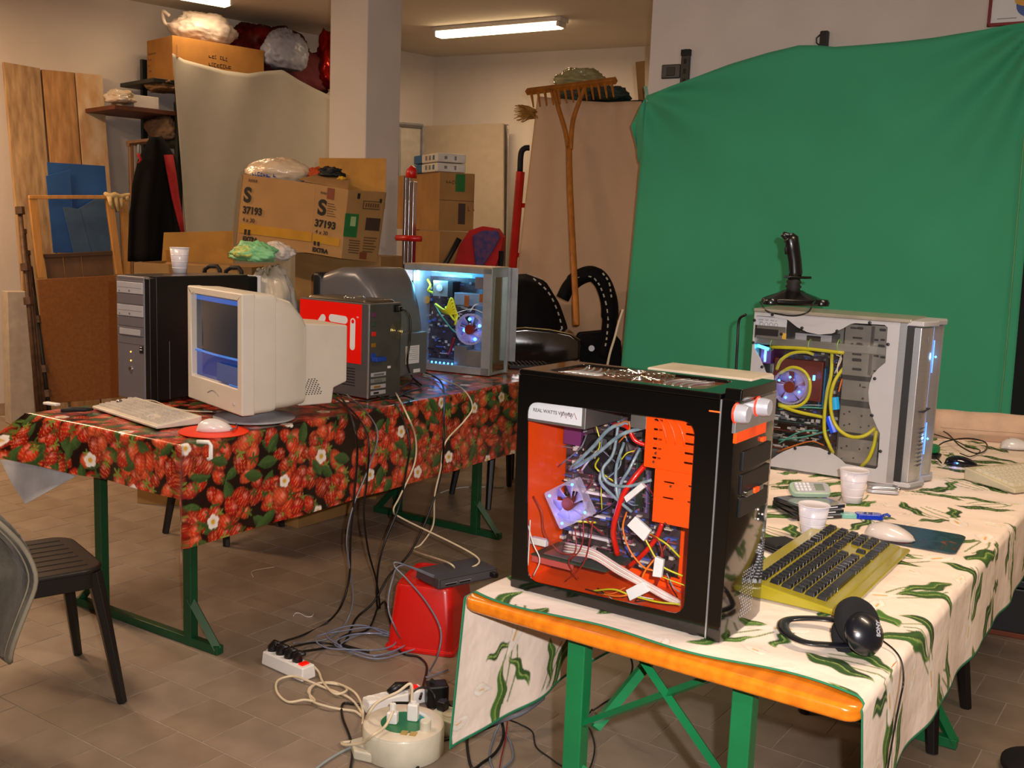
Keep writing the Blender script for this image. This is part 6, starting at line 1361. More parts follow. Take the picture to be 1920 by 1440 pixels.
bx('body', m_black, bc, -.25, .5, 0, .4, .005, .20, .01); bx('lid', mat('bluish_black_lid', '#0d1c22', .4), bc, -.255, .505, -.005, .405, .20, .235, .008); bx('foot_board', mat('reddish_board', '#7a3a1c', .5), bc, -.26, .5, -.01, .0, .001, .02, .002)
q = FL(1925, 1440, .02); o = MB().lathe([(.10, 0.001), (.115, .015), (.115, .03), (.08, .045), (0, .05)], 28).build('round_rubber_foot', m_blackr, None, bev=.002); o.location = (q.x + .05, q.y, 0); tag(o, 'round black rubber foot on the floor in the lower right corner', 'rubber foot')
# ------------------------------------------------------------------ the storage side of the room: things against the left wall
def quadbox(P4, n, th):
    """board from four corner points (tl, tr, br, bl) and a thickness along n"""
    P4 = [Vector(p) for p in P4]; b = MB(); b.add(P4 + [p - n * th for p in P4], [(0, 1, 2, 3), (7, 6, 5, 4), (0, 4, 5, 1), (1, 5, 6, 2), (2, 6, 7, 3), (3, 7, 4, 0)]); return b
def board(name, label, m, px, offs, th, plane=None, cat='board', bev=.003, group=None, parent=None, floor=False):
    pl = plane or WL
    P4 = [pl.hit(x, y, o) for (x, y), o in zip(px, offs)]
    if floor:
        for a, b_ in ((3, 0), (2, 1)):
            d = P4[a] - P4[b_]; k = (0.002 - P4[b_].z) / d.z; P4[a] = P4[b_] + d * k
    o = quadbox(P4, pl.n, th)
    c = P4[3]; ob = o.build(name, m, parent, bev=bev, org=None if parent else tuple(c))
    if not parent: tag(ob, label, cat, group)
    return ob
m_plank = mat('weathered_plank', '#b3956c', .85, col2='#86694a', scale=5, stretch=(6, 6, .7), bump=.08, bscale=30)
m_plank2 = mat('old_orange_plank', '#b88a58', .85, col2='#8e683e', scale=5, stretch=(6, 6, .7), bump=.08, bscale=30)
board('wooden_plank', 'tall grey-brown plank at far left leaning on the wall', m_plank, [(7, 116), (75, 128), (130, 790), (64, 790)], (.06, .06, .42, .42), .04, floor=True, cat='plank')
board('wooden_plank', 'tall plank leaning beside the grey-brown one, dark crack on its right side', m_plank2, [(79, 130), (139, 136), (190, 780), (137, 785)], (.06, .06, .42, .42), .04, floor=True, cat='plank')
board('wooden_plank', 'tall plank with whitish plaster stains, nearest the metal shelf', mat('plastered_plank', '#cbb494', .85, col2='#b5854c', scale=4, stretch=(3, 3, 1), bump=.15), [(141, 136), (192, 141), (240, 775), (193, 780)], (.06, .06, .42, .42), .04, floor=True, cat='plank')
bs = thing('blue_plastic_sheet', 'folded blue corrugated plastic sheet leaning in front of the planks', 'plastic sheet', tuple(WL.hit(95, 475, .5)))
m_bs = mat('blue_corrugated_plastic', '#1e4a8a', .45, col2='#2a5c9c', scale=4, stretch=(1, 1, 1)); m_bs2 = mat('dull_blue_plastic', '#3f5a78', .5)
def rel(o, ob):
    ob.parent = o; ob.matrix_parent_inverse = o.matrix_world.inverted() if False else Matrix.Translation(-o.location); return ob
for nm, px, of, m in (('rear_panel', [(88, 304), (197, 311), (206, 420), (98, 420)], .46, m_bs), ('left_panel', [(86, 330), (132, 318), (142, 474), (100, 474)], .49, m_bs), ('middle_panel', [(118, 388), (150, 392), (172, 474), (138, 474)], .505, m_bs2), ('right_panel', [(146, 392), (202, 360), (208, 474), (168, 474)], .50, m_bs2)):
    P4 = [WL.hit(x, y, of) for x, y in px]; rel(bs, quadbox(P4, WL.n, .006).build(nm, m, None, bev=.002))
m_pine = mat('light_pine', '#c08a48', .6, scale=5, stretch=(8, 8, 1), var=.1); m_hard = mat('brown_hardboard', '#8a5626', .75, col2='#7a4a20', scale=50)
fr = thing('wooden_frame', 'light pine frame standing in front of the blue sheet with a brown hardboard panel below', 'frame', tuple(WL.hit(92, 757, .75)))  # plain pine frame holding a hardboard panel
def fpart(nm, px, of, th, m): return rel(fr, quadbox([WL.hit(x, y, of) for x, y in px], WL.n, th).build(nm, m, None, bev=.003))
fpart('left_post', [(55, 370), (70, 371), (86, 522), (72, 522)], .62, .03, m_pine); fpart('top_rail', [(55, 366), (206, 366), (206, 373), (55, 373)], .625, .03, m_pine); fpart('right_post', [(199, 373), (213, 373), (231, 515), (219, 515)], .62, .03, m_pine)
fpart('cross_rail', [(82, 477), (214, 470), (215, 478), (83, 484)], .60, .03, mat('dark_pine', '#4a3420', .7)); fpart('hardboard_panel', [(70, 524), (217, 516), (224, 745), (92, 757)], .66, .012, m_hard)
for k, px in enumerate(([(84, 484), (118, 482), (122, 521), (90, 523)], [(120, 482), (152, 480), (156, 520), (124, 521)], [(154, 480), (210, 478), (214, 516), (158, 519)])): fpart('back_slat', px, .58, .015, mat('dull_brown_slat', '#6b4f38', .8))
board('wooden_post', 'pine post beside the wooden frame, next to the black jacket', m_pine, [(227, 374), (240, 374), (246, 516), (233, 516)], (.6, .6, .6, .6), .03, cat='post')
m_rope = mat('cream_rope', '#c9b07c', .9, bump=.4)
gp = [WL.hit(*p, .66) for p in ((196, 362), (205, 368), (215, 366), (226, 370), (238, 366), (254, 363))]
gl = thing('work_gloves', 'pair of limp cream work gloves hung over the corner of the pine frame', 'gloves', tuple(gp[2]))
rel(gl, MB().tube(gp, [.018, .03, .034, .03, .022, .008], 8, flat=(1, .7)).build('glove', m_rope, None, smooth=True))
for pp in ([(205, 368), (208, 382), (212, 392)], [(216, 368), (219, 384), (222, 396)], [(226, 370), (228, 382), (230, 390)], [(236, 368), (240, 376)]): rel(gl, MB().tube([WL.hit(*p, .67) for p in pp], [.02, .016, .010][:len(pp)] , 7).build('finger', m_rope, None, smooth=True))
m_rust = mat('rusty_pipe', '#5a4230', .6, metal=.4, var=.2, scale=20)
for k, (lab, x0, x1, y0) in enumerate((('leftmost rusty pipe of the bundle leaning by the planks', 37, 70, 388), ('second rusty pipe of the bundle, slightly shorter than the first', 44, 76, 430), ('third rusty pipe of the bundle beside the hardboard panel', 51, 82, 470), ('dark fourth pipe of the bundle with clamp joints on it', 57, 90, 500))):
    a, b_ = WL.hit(x0, y0, .55), WL.hit(x1, 752, .75); b_ = PZ(x1, 756, 0.01) if False else a + (b_ - a) * ((a.z - .003) / (a.z - b_.z)); t = thing('metal_pipe', lab, 'pipe', tuple(b_), 0, 'rusty pipes by the planks' if False else None)
    rel(t, MB().tube([a, b_], .016, 8).build('pipe_shaft', m_rust if k < 3 else m_dark, None, smooth=True))
    if k in (0, 3):
        for f in ((.0, .25, .4) if k == 0 else (.3, .6, .75)): c = a.lerp(b_, f); rel(t, MB().tube([c, c + (b_ - a).normalized() * .05], .032, 8).build('clamp', m_rust, None))
    else: rel(t, MB().tube([a, a + (b_ - a).normalized() * .03], .022, 8).build('end_ring', m_rust, None))
board('pale_block', 'pale grey upright panel standing at the foot of the wall left of the pipes', mat('pale_grey_board', '#b0a496', .8), [(14, 547), (52, 547), (66, 775), (20, 775)], (.42, .42, .42, .42), .12, cat='panel', floor=True)
# metal shelf unit
m_dgr = mat('dark_green_shelf_steel', '#101a18', .45)
SO = .62
shf = thing('storage_shelf', 'dark steel storage shelf along the left wall, mostly hidden by the hanging sheet', 'shelf', (0, 0, 0))
def fullpost(x, y, off):
    p = WL.hit(x, y, off); q = Vector((p.x, p.y, 0.005)); return MB().box(-.02, .02, -.02, .02, 0, p.z - .005, Matrix.Translation(q) @ Matrix.Rotation(R(angL), 4, 'Z')).build('upright', m_dgr, shf, bev=.002)
fullpost(269, 112, .10); fullpost(334, 190, SO); fullpost(560, 120, .10); fullpost(575, 200, SO)
def shelfboard(x0, x1, y, o0, o1, m=None, nm='shelf_board', th=.03):
    a, b_ = WL.hit(x0, y, o1), WL.hit(x1, y, o1); z = a.z; b_ = Vector((b_.x, b_.y, z)); d = (b_ - a); L = 1.9; d.normalize()
    return MB().box(0, L, 0, o1 - o0, -th, 0, Matrix.Translation(a) @ Matrix.Rotation(R(angL), 4, 'Z')).build(nm, m or m_dgr, shf, bev=.002)
sb = shelfboard(215, 420, 196, .05, SO, mat('brown_shelf_board', '#5a2f18', .6)); shelfboard(330, 420, 262, .05, SO); 
p = WL.hit(323, 168, SO - .02); bigz = p.z - .02
# big carton on top of the shelf
m_card = mat('corrugated_cardboard', '#a8752f', .85, col2='#94642a', scale=6); m_card2 = mat('plain_cardboard', '#a37a45', .85, col2='#8f6a3a', scale=6); m_card3 = mat('inner_cardboard', '#b07d33', .85)
m_print = mat('dark_carton_print', '#1d150e', .8); m_printl = mat('brown_carton_print', '#5d4223', .8)
def carton(name, label, corner, ang, L, D, H, m=None, tilt=(0, 0), open_=False, group=None):
    """corner = front vertical edge at the floor of the box; x runs along ang (right face), y to the left-back"""
    t = thing(name, label, 'box', corner, 0, group, rot=(R(tilt[0]), R(tilt[1]), R(ang))); m = m or m_card2
    e = .004
    bx('right_face', m, t, 0, L, 0, e, .0, H, .002); bx('left_face', m, t, 0, e, e, D, .0, H, .002); bx('back_face', m, t, e, L, D - e, D, .0, H, .002); bx('end_face', m, t, L - e, L, e, D - e, .0, H, .002); bx('base', m, t, e, L - e, e, D - e, 0, e, .001)
    if not open_: bx('front_flap', m, t, e, L - e, e, D / 2 - .001, H - e, H, .001); bx('back_flap', m, t, e, L - e, D / 2 + .001, D - e, H - e, H, .001)
    return t
def ontext(t, body, size, x, z, m=None, bold=.0, y=-.001, nm='lettering', sx=1.0): return text(nm, body, size, m or m_print, t, (x, y, z), (R(90), 0, 0), bold, .0004, sx=sx)
c0_ = WL.hit(323, 165, SO); ctop = WL.hit(323, 66, SO); ce_ = WL.hit(495, 105, SO)
cwid = (Vector((ce_.x, ce_.y, 0)) - Vector((ctop.x, ctop.y, 0))).length
zb_ = WL.hit(323, 150, SO).z
big = carton('cardboard_box', 'large brown cardboard box on top of the storage shelf under the ceiling', (ctop.x, ctop.y, zb_), angL, cwid, .42, ctop.z - zb_, m_card)
bx('shelf_top_board', m_dgr, shf, 0, .01, 0, .01, zb_ - .03, zb_ - .029, .0)
bpy.data.objects.remove(bpy.data.objects['shelf_top_board'])
MB().box(-.15, 1.95, 0, SO - .05, -.03, -.001, Matrix.Translation((ctop.x, ctop.y, zb_)) @ Matrix.Rotation(R(angL), 4, 'Z')).build('shelf_board', m_dgr, shf, bev=.002)
marks(big, m_print, cwid * .38, (ctop.z - zb_) * .60, 7, .034, seed=2); marks(big, m_print, cwid * .38, (ctop.z - zb_) * .42, 8, .034, seed=6); bx('paper_label', m_label, big, cwid * .72, cwid * .92, -.0012, 0, (ctop.z - zb_) * .1, (ctop.z - zb_) * .25, .0003)
for k in range(4): marks(big, m_printl, .40, (ctop.z - zb_) * (.66 - .13 * k), (16, 7, 6, 9)[k], .014, -.001, 11 + k, 'y')
g = random.Random(3)
def blob(name, m, c, sx, sy, sz, rz=0, seed=0, amp=.15, n=34, parent=None, flat=.12, fq=3.2, crease=.10):
    """soft crumpled body (bag, foil, cloth heap) resting on its flattened base"""
    import mathutils.noise as mn
    b = MB()
    def f(u, v):
        th = u * 2 * math.pi; ph = math.pi * v; x, y, z = math.sin(ph) * math.cos(th), math.sin(ph) * math.sin(th), math.cos(ph)
        k = 1 + amp * mn.noise(Vector((x * 1.5 + seed, y * 1.5, z * 1.5))) * 2 + amp * .55 * abs(mn.noise(Vector((x * fq, y * fq + seed, z * fq)))) * 2
        r1 = abs(mn.noise(Vector((x * 5 + seed, y * 5, z * 5)))); r2 = abs(mn.noise(Vector((x * 11, y * 11 + seed, z * 11)))); k += crease * (.6 - 2.2 * r1) + crease * .4 * (.5 - 2 * r2)
        z = max(z * k, -1 + flat * 2) if z < 0 else z * k
        return (x * k * sx, y * k * sy, (z + 1 - flat * 2) * sz)
    b.grid(f, n * 2, n); o = b.build(name, m, parent, smooth=True); o.location = c; o.rotation_euler = (0, 0, R(rz)); return o
m_bagw = mat('white_plastic_bag', '#cfc2b6', .55, bump=.2, bscale=14); m_bagc = mat('cream_plastic_bag', '#d8bfa0', .3, coat=.3, bump=.3, bscale=12)
m_foil = mat('dark_red_foil', '#6a0a0a', .3, metal=.3, bump=.6, bscale=9, var=.3); m_bagb = mat('pale_blue_plastic_bag', '#8d90a0', .5, coat=.1, bump=.5, bscale=14)
def onwall(px, py, off, w, pl=None): p = (pl or WL).hit(px, py, off); return p
def wblob(name, label, cat, m, x0, x1, y0, y1, off, depth, seed=1, amp=.14, pl=None, rz=None):
    pl = pl or WL; a, b_ = pl.hit(x0, y1, off), pl.hit(x1, y1, off); c = (a + b_) / 2; top = pl.hit((x0 + x1) / 2, y0, off).z; bot = pl.hit((x0 + x1) / 2, y1, off).z
    w = (Vector((b_.x, b_.y, 0)) - Vector((a.x, a.y, 0))).length / 2; o = blob(name, m, (c.x, c.y, bot), w * .95, depth, (top - bot) / 1.9, pl.a if rz is None else rz, seed, amp); tag(o, label, cat); return o
wblob('plastic_bag', 'stuffed white plastic bag on the big box touching the ceiling', 'bag', m_bagw, 325, 437, 20, 80, SO - .2, .17, 2, .10)
a, b_ = WL.hit(318, 30, SO - .2), WL.hit(330, 45, SO - .2); cable('bag_knot', 'knotted end of the white bag on the big box', [a, a + Vector((-.05, 0, .03)), b_ + Vector((-.08, 0, 0)), b_], .014, m_bagw, cat='bag knot'); bpy.data.objects['bag_knot'].parent = bpy.data.objects['plastic_bag']
bk2 = bpy.data.objects['bag_knot']; bk2.matrix_parent_inverse = (Matrix.Translation(bpy.data.objects['plastic_bag'].location) @ Matrix.Rotation(R(angL), 4, 'Z')).inverted()
for k_ in ('category', 'label'):
    if k_ in bk2: del bk2[k_]
wblob('foil_heap', 'dark red foil wrapping piled behind the white bag on the shelf', 'foil', m_foil, 420, 580, 42, 135, .24, .17, 5, .14)
wblob('foil_roll', 'shiny bright red foil standing at the right end beside the column', 'foil', mat('bright_red_foil', '#b8180c', .18, metal=.6, bump=.7, bscale=8), 590, 650, 60, 170, .45, .14, 8, .2)
wblob('red_cloth', 'dark red cloth heap between the big box and the column', 'cloth', mat('dark_red_cloth', '#5a0a14', .8, bump=.4, bscale=10), 500, 622, 85, 172, .42, .12, 9, .12)
wblob('plastic_bag', 'pale blue crumpled plastic bag on the red cloth', 'bag', m_bagb, 494, 574, 52, 130, .60, .12, 4, .10)
# things on the lower shelf board
q = WL.hit(250, 193, SO + .0); wb_ = bx('white_carton', m_warm, None, 0, .19, 0, .3, 0, .085, .003); q = WL.hit(251, 193, SO - .01); wb_.location = (q.x, q.y, sb.matrix_world.translation.z if False else WL.hit(215, 196, SO).z + .002); wb_.rotation_euler = (0, 0, R(angL)); tag(wb_, 'small flat white carton on the brown shelf board', 'box')
wblob('plastic_bag', 'clear crumpled bag with orange contents at the end of the brown shelf board', 'bag', mat('clear_orange_bag', '#b89a70', .3, coat=.4, bump=.6, bscale=14, col2='#c8c2b8', scale=9), 199, 248, 168, 194, SO - .08, .12, 6, .2)
wblob('paper_heap', 'brown paper heap under the big box on the shelf board', 'paper', mat('brown_paper', '#7a5a3a', .8, bump=.5), 282, 330, 150, 172, SO - .15, .15, 7, .2)
wblob('grey_sack', 'brownish canvas sack on the second shelf behind the jacket', 'sack', mat('canvas_sack', '#7d6248', .9, bump=.4), 280, 330, 215, 262, SO - .2, .18, 3, .12)
# wooden trestle end with the jacket
m_owood = mat('old_brown_wood', '#6e4a2e', .7, scale=6, stretch=(6, 6, 1))
ld = thing('wooden_stand', 'old wooden stand behind the black and red jacket', 'stand', tuple(WL.hit(250, 480, .72)))
rel(ld, MB().tube([WL.hit(240, 269, .72), WL.hit(300, 262, .72)], .022, 6).build('cross_bar', m_owood, None))
for x in (246, 258): rel(ld, MB().tube([WL.hit(x, 270, .72), Vector((WL.hit(x + 6, 480, .78).x, WL.hit(x + 6, 480, .78).y, .003))], .016, 6).build('leg', m_owood if x == 246 else m_steel, None))
jk_ = thing('jacket', 'black and red jacket hanging in front of the storage shelf', 'jacket', (0, 0, 0))
m_jb = mat('black_jacket_fabric', '#050507', .9, bump=.3, bscale=12, spec=.15); m_jr = mat('red_jacket_fabric', '#a01218', .8, bump=.3)
def jacket(u, v):
    L = [(285, 258), (262, 300), (250, 345), (243, 400), (241, 490)]; Rr = [(300, 256), (328, 300), (334, 350), (340, 400), (348, 490)]
    i = min(3, int(v * 4)); f = v * 4 - i; l = (L[i][0] + (L[i + 1][0] - L[i][0]) * f, L[i][1] + (L[i + 1][1] - L[i][1]) * f); r = (Rr[i][0] + (Rr[i + 1][0] - Rr[i][0]) * f, Rr[i][1] + (Rr[i + 1][1] - Rr[i][1]) * f)
    off = .86 + .10 * math.sin(math.pi * u) + .022 * math.sin(u * 16 + v * 3) * v; return WL.hit(l[0] + (r[0] - l[0]) * u, l[1] + (r[1] - l[1]) * u, off)
MB().grid(jacket, 26, 24).build('body', m_jb, jk_, smooth=True, solid=.03)
def strp(P_, of, m, nm):
    b = MB(); n = len(P_); 
    b.v = [tuple(WL.hit(x, y, of)) for (x, y, w) in P_] + [tuple(WL.hit(x + w, y, of)) for (x, y, w) in P_]; b.f = [(i, i + 1, n + i + 1, n + i) for i in range(n - 1)]; b.build(nm, m, jk_, smooth=True, solid=.012)
strp([(306, 290, 18), (314, 330, 17), (322, 370, 14), (332, 410, 11), (340, 440, 6)], .955, m_jr, 'red_panel'); strp([(256, 288, 6), (262, 300, 4), (258, 306, 2)], .955, m_jr, 'red_piping')
# ---- hanging sheets
def sheet_(name, label, top, bot, off, m, folds, pl=None, nu=70, nv=50, th=.004, cat='cloth', edge_l=None, edge_r=None):
    pl = pl or WL
    def along(P_, u):
        L = [0]
        for a, b_ in zip(P_[:-1], P_[1:]): L.append(L[-1] + math.hypot(b_[0] - a[0], b_[1] - a[1]))
        s_ = u * L[-1]; i = max(j for j in range(len(P_) - 1) if L[j] <= s_ + 1e-9); f = (s_ - L[i]) / max(1e-9, L[i + 1] - L[i]); return (P_[i][0] + (P_[i + 1][0] - P_[i][0]) * f, P_[i][1] + (P_[i + 1][1] - P_[i][1]) * f)
    def f(u, v):
        a, b_ = along(top, u), along(bot, u); x, y = a[0] + (b_[0] - a[0]) * v, a[1] + (b_[1] - a[1]) * v
        if edge_l and u < .25:
            k = (1 - u / .25) ** 2; x += (along(edge_l, v)[0] - (top[0][0] + (bot[0][0] - top[0][0]) * v)) * k
        return pl.hit(x, y, off + folds(u, v))
    o = MB().grid(f, nu, nv).build(name, m, None, smooth=True, solid=th); tag(o, label, cat); return o
m_gsheet = mat('grey_white_bedsheet', '#a8a294', .95, bump=.03, bscale=150, var=.015, sheen=.1)
sheet_('hanging_sheet', 'greyish white sheet hung over the storage shelf left of the column', [(323, 100), (345, 112), (375, 120), (420, 132), (465, 138), (500, 133), (530, 131), (560, 150), (590, 166), (620, 180), (680, 185), (740, 190)], [(350, 440), (360, 600), (480, 600), (740, 570)][0:1] + [(352, 470), (430, 620), (560, 600), (740, 570)], SO + .06, m_gsheet,
    lambda u, v: .007 * math.sin(u * 24 + v * 3) * (1 - v * .5) + .018 * math.sin(u * 7 - v * 4) * v - .012 * math.exp(-v * 14) * math.sin(u * 30), edge_l=None)
q = WL.hit(333, 92, SO + .07); o = thing('clothes_peg', 'pale wooden clothes peg holding the grey white sheet to the big box', 'peg', tuple(q), angL)
bx('arm', m_pine, o, -.008, .006, -.012, -.004, -.06, .03, .001); bx('arm', m_pine, o, -.006, .008, .004, .012, -.06, .03, .001)
# ---- cartons in the middle
def DF(px, py, Y): return PY(px, py, Y)
# heap of cartons in front of the column
Yc = 5.55
lowc = DF(612, 620, Yc); 
lc_ = carton('cardboard_box', 'plain carton under the tilted printed carton marked S, in front of the column', (DF(552, 640, 5.74).x, 5.74, 0.0), -14, .50, .34, DF(612, 478, Yc).z, m_card2)
for k in range(3): bx('print_block', m_printl, lc_, .34 + .04 * k, .362 + .04 * k, -.0012, 0, DF(612, 500 + 6 * k, Yc).z - .06, DF(612, 500 + 6 * k, Yc).z - .03, .0002)
Sb = DF(582, 474, 5.42)
sbx = thing('printed_carton', 'tilted printed cardboard box marked S 37193 with a yellow stripe and green logo', 'box', (Sb.x, Sb.y, Sb.z + .005))
def SP(px, py, k):  # points of the three visible facets
    return DF(px, py, k)
YA, YB, YC, YD = 5.62, 5.42, 5.36, 5.60
cA = (DF(456, 327, YA), DF(443, 456, YA)); cB = (DF(592, 345, YB), DF(583, 474, YB)); cC = (DF(653, 356, YC), DF(640, 484, YC)); cD = (DF(723, 360, YD), DF(706, 491, YD))
bkv = Vector((.10, .34, .01)); org = sbx.location
def face4(nm, P4, m, th=.006): 
    n_ = (P4[1] - P4[0]).cross(P4[3] - P4[0]).normalized()
    if n_.dot(P4[0] - O) > 0: n_ = -n_
    b = quadbox([p - org for p in P4], n_, th); return b.build(nm, m, sbx, bev=.003), n_
m_scar = mat('printed_carton_brown', '#a67c4a', .8, col2='#9a7142', scale=6)
for nm, (p, q) in (('left_side', (cA, cB)), ('middle_side', (cB, cC)), ('right_side', (cC, cD))): face4(nm, [p[0], q[0], q[1], p[1]], m_scar)
cE = (cA[0] + bkv, cA[1] + bkv); cF = (cD[0] + Vector((-.12, .26, 0)), cD[1] + Vector((-.12, .26, 0)))
for nm, (p, q) in (('back_left_side', (cA, cE)), ('back_side', (cE, cF)), ('back_right_side', (cF, cD))): face4(nm, [p[0], q[0], q[1], p[1]], m_scar)
MB().add([p[1] - org for p in (cA, cB, cC, cD, cF, cE)], [(0, 1, 2, 3, 4, 5)]).build('base', m_scar, sbx, solid=.004)
def uvface(p, q):
    """maps (u across, v down) of a facet to a point; returns origin, x axis, z axis"""
    def f(u, v): a = p[0].lerp(q[0], u); b_ = p[1].lerp(q[1], u); return a.lerp(b_, v)
    return f
def stext(f, body, u, v, size, m=m_print, bold=0.0, nm='lettering'):
    o = f(u, v); xa = (f(min(1, u + .1), v) - f(u - .02 if u > .9 else u, v)).normalized(); za = (f(u, v - .05) - f(u, v)).normalized(); n_ = xa.cross(za).normalized(); za = n_.cross(xa)
    M = Matrix((xa, za, n_)).transposed()
    if n_.dot(O - o) < 0: n_ = -n_
    ob = text(nm, body, size, m, sbx, o - org + n_ * .004, M.to_euler(), bold, .0006); return ob
def spatch(f, u0, u1, v0, v1, m, nm, k=.003):
    P4 = [f(u0, v0), f(u1, v0), f(u1, v1), f(u0, v1)]; n_ = (P4[1] - P4[0]).cross(P4[3] - P4[0]).normalized()
    if n_.dot(O - P4[0]) < 0: n_ = -n_
    quadbox([p - org + n_ * k for p in P4], n_, .001).build(nm, m, sbx)
fA, fB, fC = uvface(cA, cB), uvface(cB, cC), uvface(cC, cD)
m_ystr = mat('mustard_print', '#b07d14', .7); m_gpr = mat('green_print', '#1c6a2c', .7); m_rpr = mat('rust_print', '#7a3a1c', .7)
spatch(fA, .03, 1.0, .70, .84, m_ystr, 'yellow_stripe'); spatch(fB, .02, .9, .72, .84, m_ystr, 'yellow_stripe')
H_ = (cA[0] - cA[1]).length
stext(fA, 'S', .045, .38, H_ * .29, bold=.004); stext(fA, '37193', .05, .55, H_ * .14, bold=.0022); stext(fA, '4 x 30', .06, .672, H_ * .085); [spatch(fA, .09 + .025 * k, .105 + .025 * k, .05 + .005 * (k % 2), .09, m_printl, 'faded_print') for k in range(5)]; stext(fA, 'EXTRA', .09, .945, H_ * .085, bold=.0018)
for u in (.10, .15): spatch(fA, u, u + .032, .78, .86, m_print, 'drop_mark', .005)
stext(fB, 'S', .12, .42, H_ * .29, bold=.004); stext(fB, '37193', .06, .60, H_ * .135, bold=.0022); stext(fB, '4 x 30', .10, .705, H_ * .078); [spatch(fB, .18 + .05 * k, .21 + .05 * k, .09 + .005 * (k % 2), .125, m_printl, 'faded_print') for k in range(4)]; [spatch(fB, .42, .62 + .04 * (k % 3), .24 + .035 * k, .25 + .035 * k, m_printl, 'faded_print') for k in range(6)]; stext(fB, 'EXTRA', .05, .97, H_ * .08, bold=.0018)
spatch(fB, .38, .60, .02, .18, m_rpr, 'print_patch', .0035)
for u in (.08, .2): spatch(fB, u, u + .07, .82, .88, m_print, 'drop_mark', .005)
spatch(fC, -.02, .34, .34, .68, m_gpr, 'green_logo'); spatch(fC, .12, .26, .38, .52, mat('pale_green_print', '#9fb87a', .7), 'logo_leaf', .006); spatch(fC, .55, .95, .38, .56, mat('brown_barcode', '#3c2a22', .7), 'barcode_block'); spatch(fC, .42, .88, .14, .26, m_printl, 'stamp_outline'); spatch(fC, .44, .86, .155, .245, m_scar, 'stamp_field', .005); [spatch(fC, .47 + .065 * k, .51 + .065 * k, .17, .23, m_printl, 'faded_print', .007) for k in range(6)]
for k in range(6): spatch(fC, .15 + .02 * (k % 2), .45, .72 + .035 * k, .735 + .035 * k, m_printl, 'print_line'); spatch(fC, .55, .92 - .04 * (k % 3), .66 + .04 * k, .675 + .04 * k, m_printl, 'print_line')
spatch(fC, .48, .68, .88, .98, m_rpr, 'print_patch'); spatch(fC, .25, .32, .04, .12, m_print, 'umbrella_mark'); spatch(fC, .86, .92, .10, .16, m_print, 'arrow_mark')
# standing flap and top flaps
f_ = [DF(598, 296, 5.78), DF(724, 297, 5.70), DF(722, 392, 5.66), DF(600, 345, 5.72)]; quadbox([p - org for p in f_], Vector((0, -1, 0)), .004).build('raised_flap', m_card3, sbx, bev=.001)
MB().add([p - org for p in (DF(560, 336, 5.50), DF(652, 356, 5.36), DF(656, 337, 5.62), DF(600, 326, 5.7))], [(0, 1, 2, 3)]).build('bent_flap', m_card2, sbx, solid=.004)
o = blob('plastic_bag', m_bagc, DF(524, 335, 5.72) + Vector((0, 0, -.02)), .17, .12, .072, -10, 11, .08, crease=.04); tag(o, 'cream plastic bag with blue lettering lying on the printed S carton', 'bag')
marks(o, m_blue, -.10, .02, 8, .03, -.125, 8)
o = blob('orange_cloth', mat('orange_cloth', '#c04a10', .8), DF(592, 334, 5.72), .05, .05, .03, 0, 3, .25); tag(o, 'orange cloth poking out of the open carton', 'cloth')
o = blob('black_strap', m_blackr, DF(620, 332, 5.66), .06, .05, .028, 0, 6, .3); tag(o, 'black strap bundle in the open carton beside the orange cloth', 'strap')
o = blob('yellow_toy', mat('yellow_scrap', '#c99a1c', .7), DF(640, 338, 5.60), .02, .02, .012, 0, 2, .2); tag(o, 'small yellow scrap at the mouth of the open carton', 'scrap')
# plastic packs with green and orange contents
q = DF(500, 640, 5.15)
o = blob('package_bag', mat('clear_bag_with_print', '#b8a88e', .5, coat=.15, bump=.4, bscale=16, col2='#cfc7ba', scale=7), (DF(505, 560, 5.3).x, 5.3, ZT - .0), .15, .11, (PY(505, 492, 5.3).z - ZT) / 1.85, -20, 5, .06); tag(o, 'clear shiny plastic bag with printed packets behind the ivory monitor', 'bag'); bagz = o
ob_ = bx('orange_print', mat('orange_print', '#d8682a', .6), o, -.13, -.06, -.118, -.110, .34, .44, .001); ob_ = bx('white_print', m_label, o, -.055, .03, -.124, -.114, .30, .46, .001)
o = blob('green_glove', mat('mint_green_rubber', '#7fc48a', .5, bump=.2), DF(475, 490, 5.22), .12, .07, .05, -30, 8, .25); tag(o, 'mint green rubber gloves on the shiny bag behind the monitor', 'gloves')
o = blob('yellow_glove', mat('lime_rubber', '#b8c46a', .5), DF(458, 482, 5.18), .07, .04, .03, -40, 3, .2); tag(o, 'lime yellow glove left of the mint green gloves', 'gloves')
o = blob('white_cloth', m_bagw, DF(515, 488, 5.3), .09, .07, .05, -20, 4, .15); tag(o, 'crumpled white bag right of the green gloves', 'bag')
# stand for those: a carton behind the table
carton('cardboard_box', 'plain carton behind the ivory monitor carrying the shiny bag', (-1.45, 5.28, 0), -34, .5, .40, ZT - .005, m_card2)
# open carton behind the black tower
oc = DF(330, 520, 5.45); ocx = carton('cardboard_box', 'open cardboard box behind the black tower, its flap standing up', (DF(240, 700, 5.3).x + .02, 5.35, 0.0), -5, .62, .40, DF(250, 492, 5.35).z, m_card2, open_=True)
P4 = [DF(307, 436, 5.72), DF(438, 433, 5.72), DF(438, 496, 5.74), DF(303, 492, 5.74)]; oo = ocx.location; Mi = Matrix.Rotation(R(5), 3, 'Z')
quadbox([Mi @ (p - oo) for p in P4], Vector((0, -1, 0)), .005).build('standing_flap', m_card3, ocx, bev=.001)
quadbox([Mi @ (p - oo) for p in (DF(303, 490, 5.74), DF(438, 494, 5.74), DF(440, 512, 5.5), DF(300, 508, 5.5))], Vector((0, 0, 1)), .005).build('folded_flap', m_card2, ocx, bev=.001)
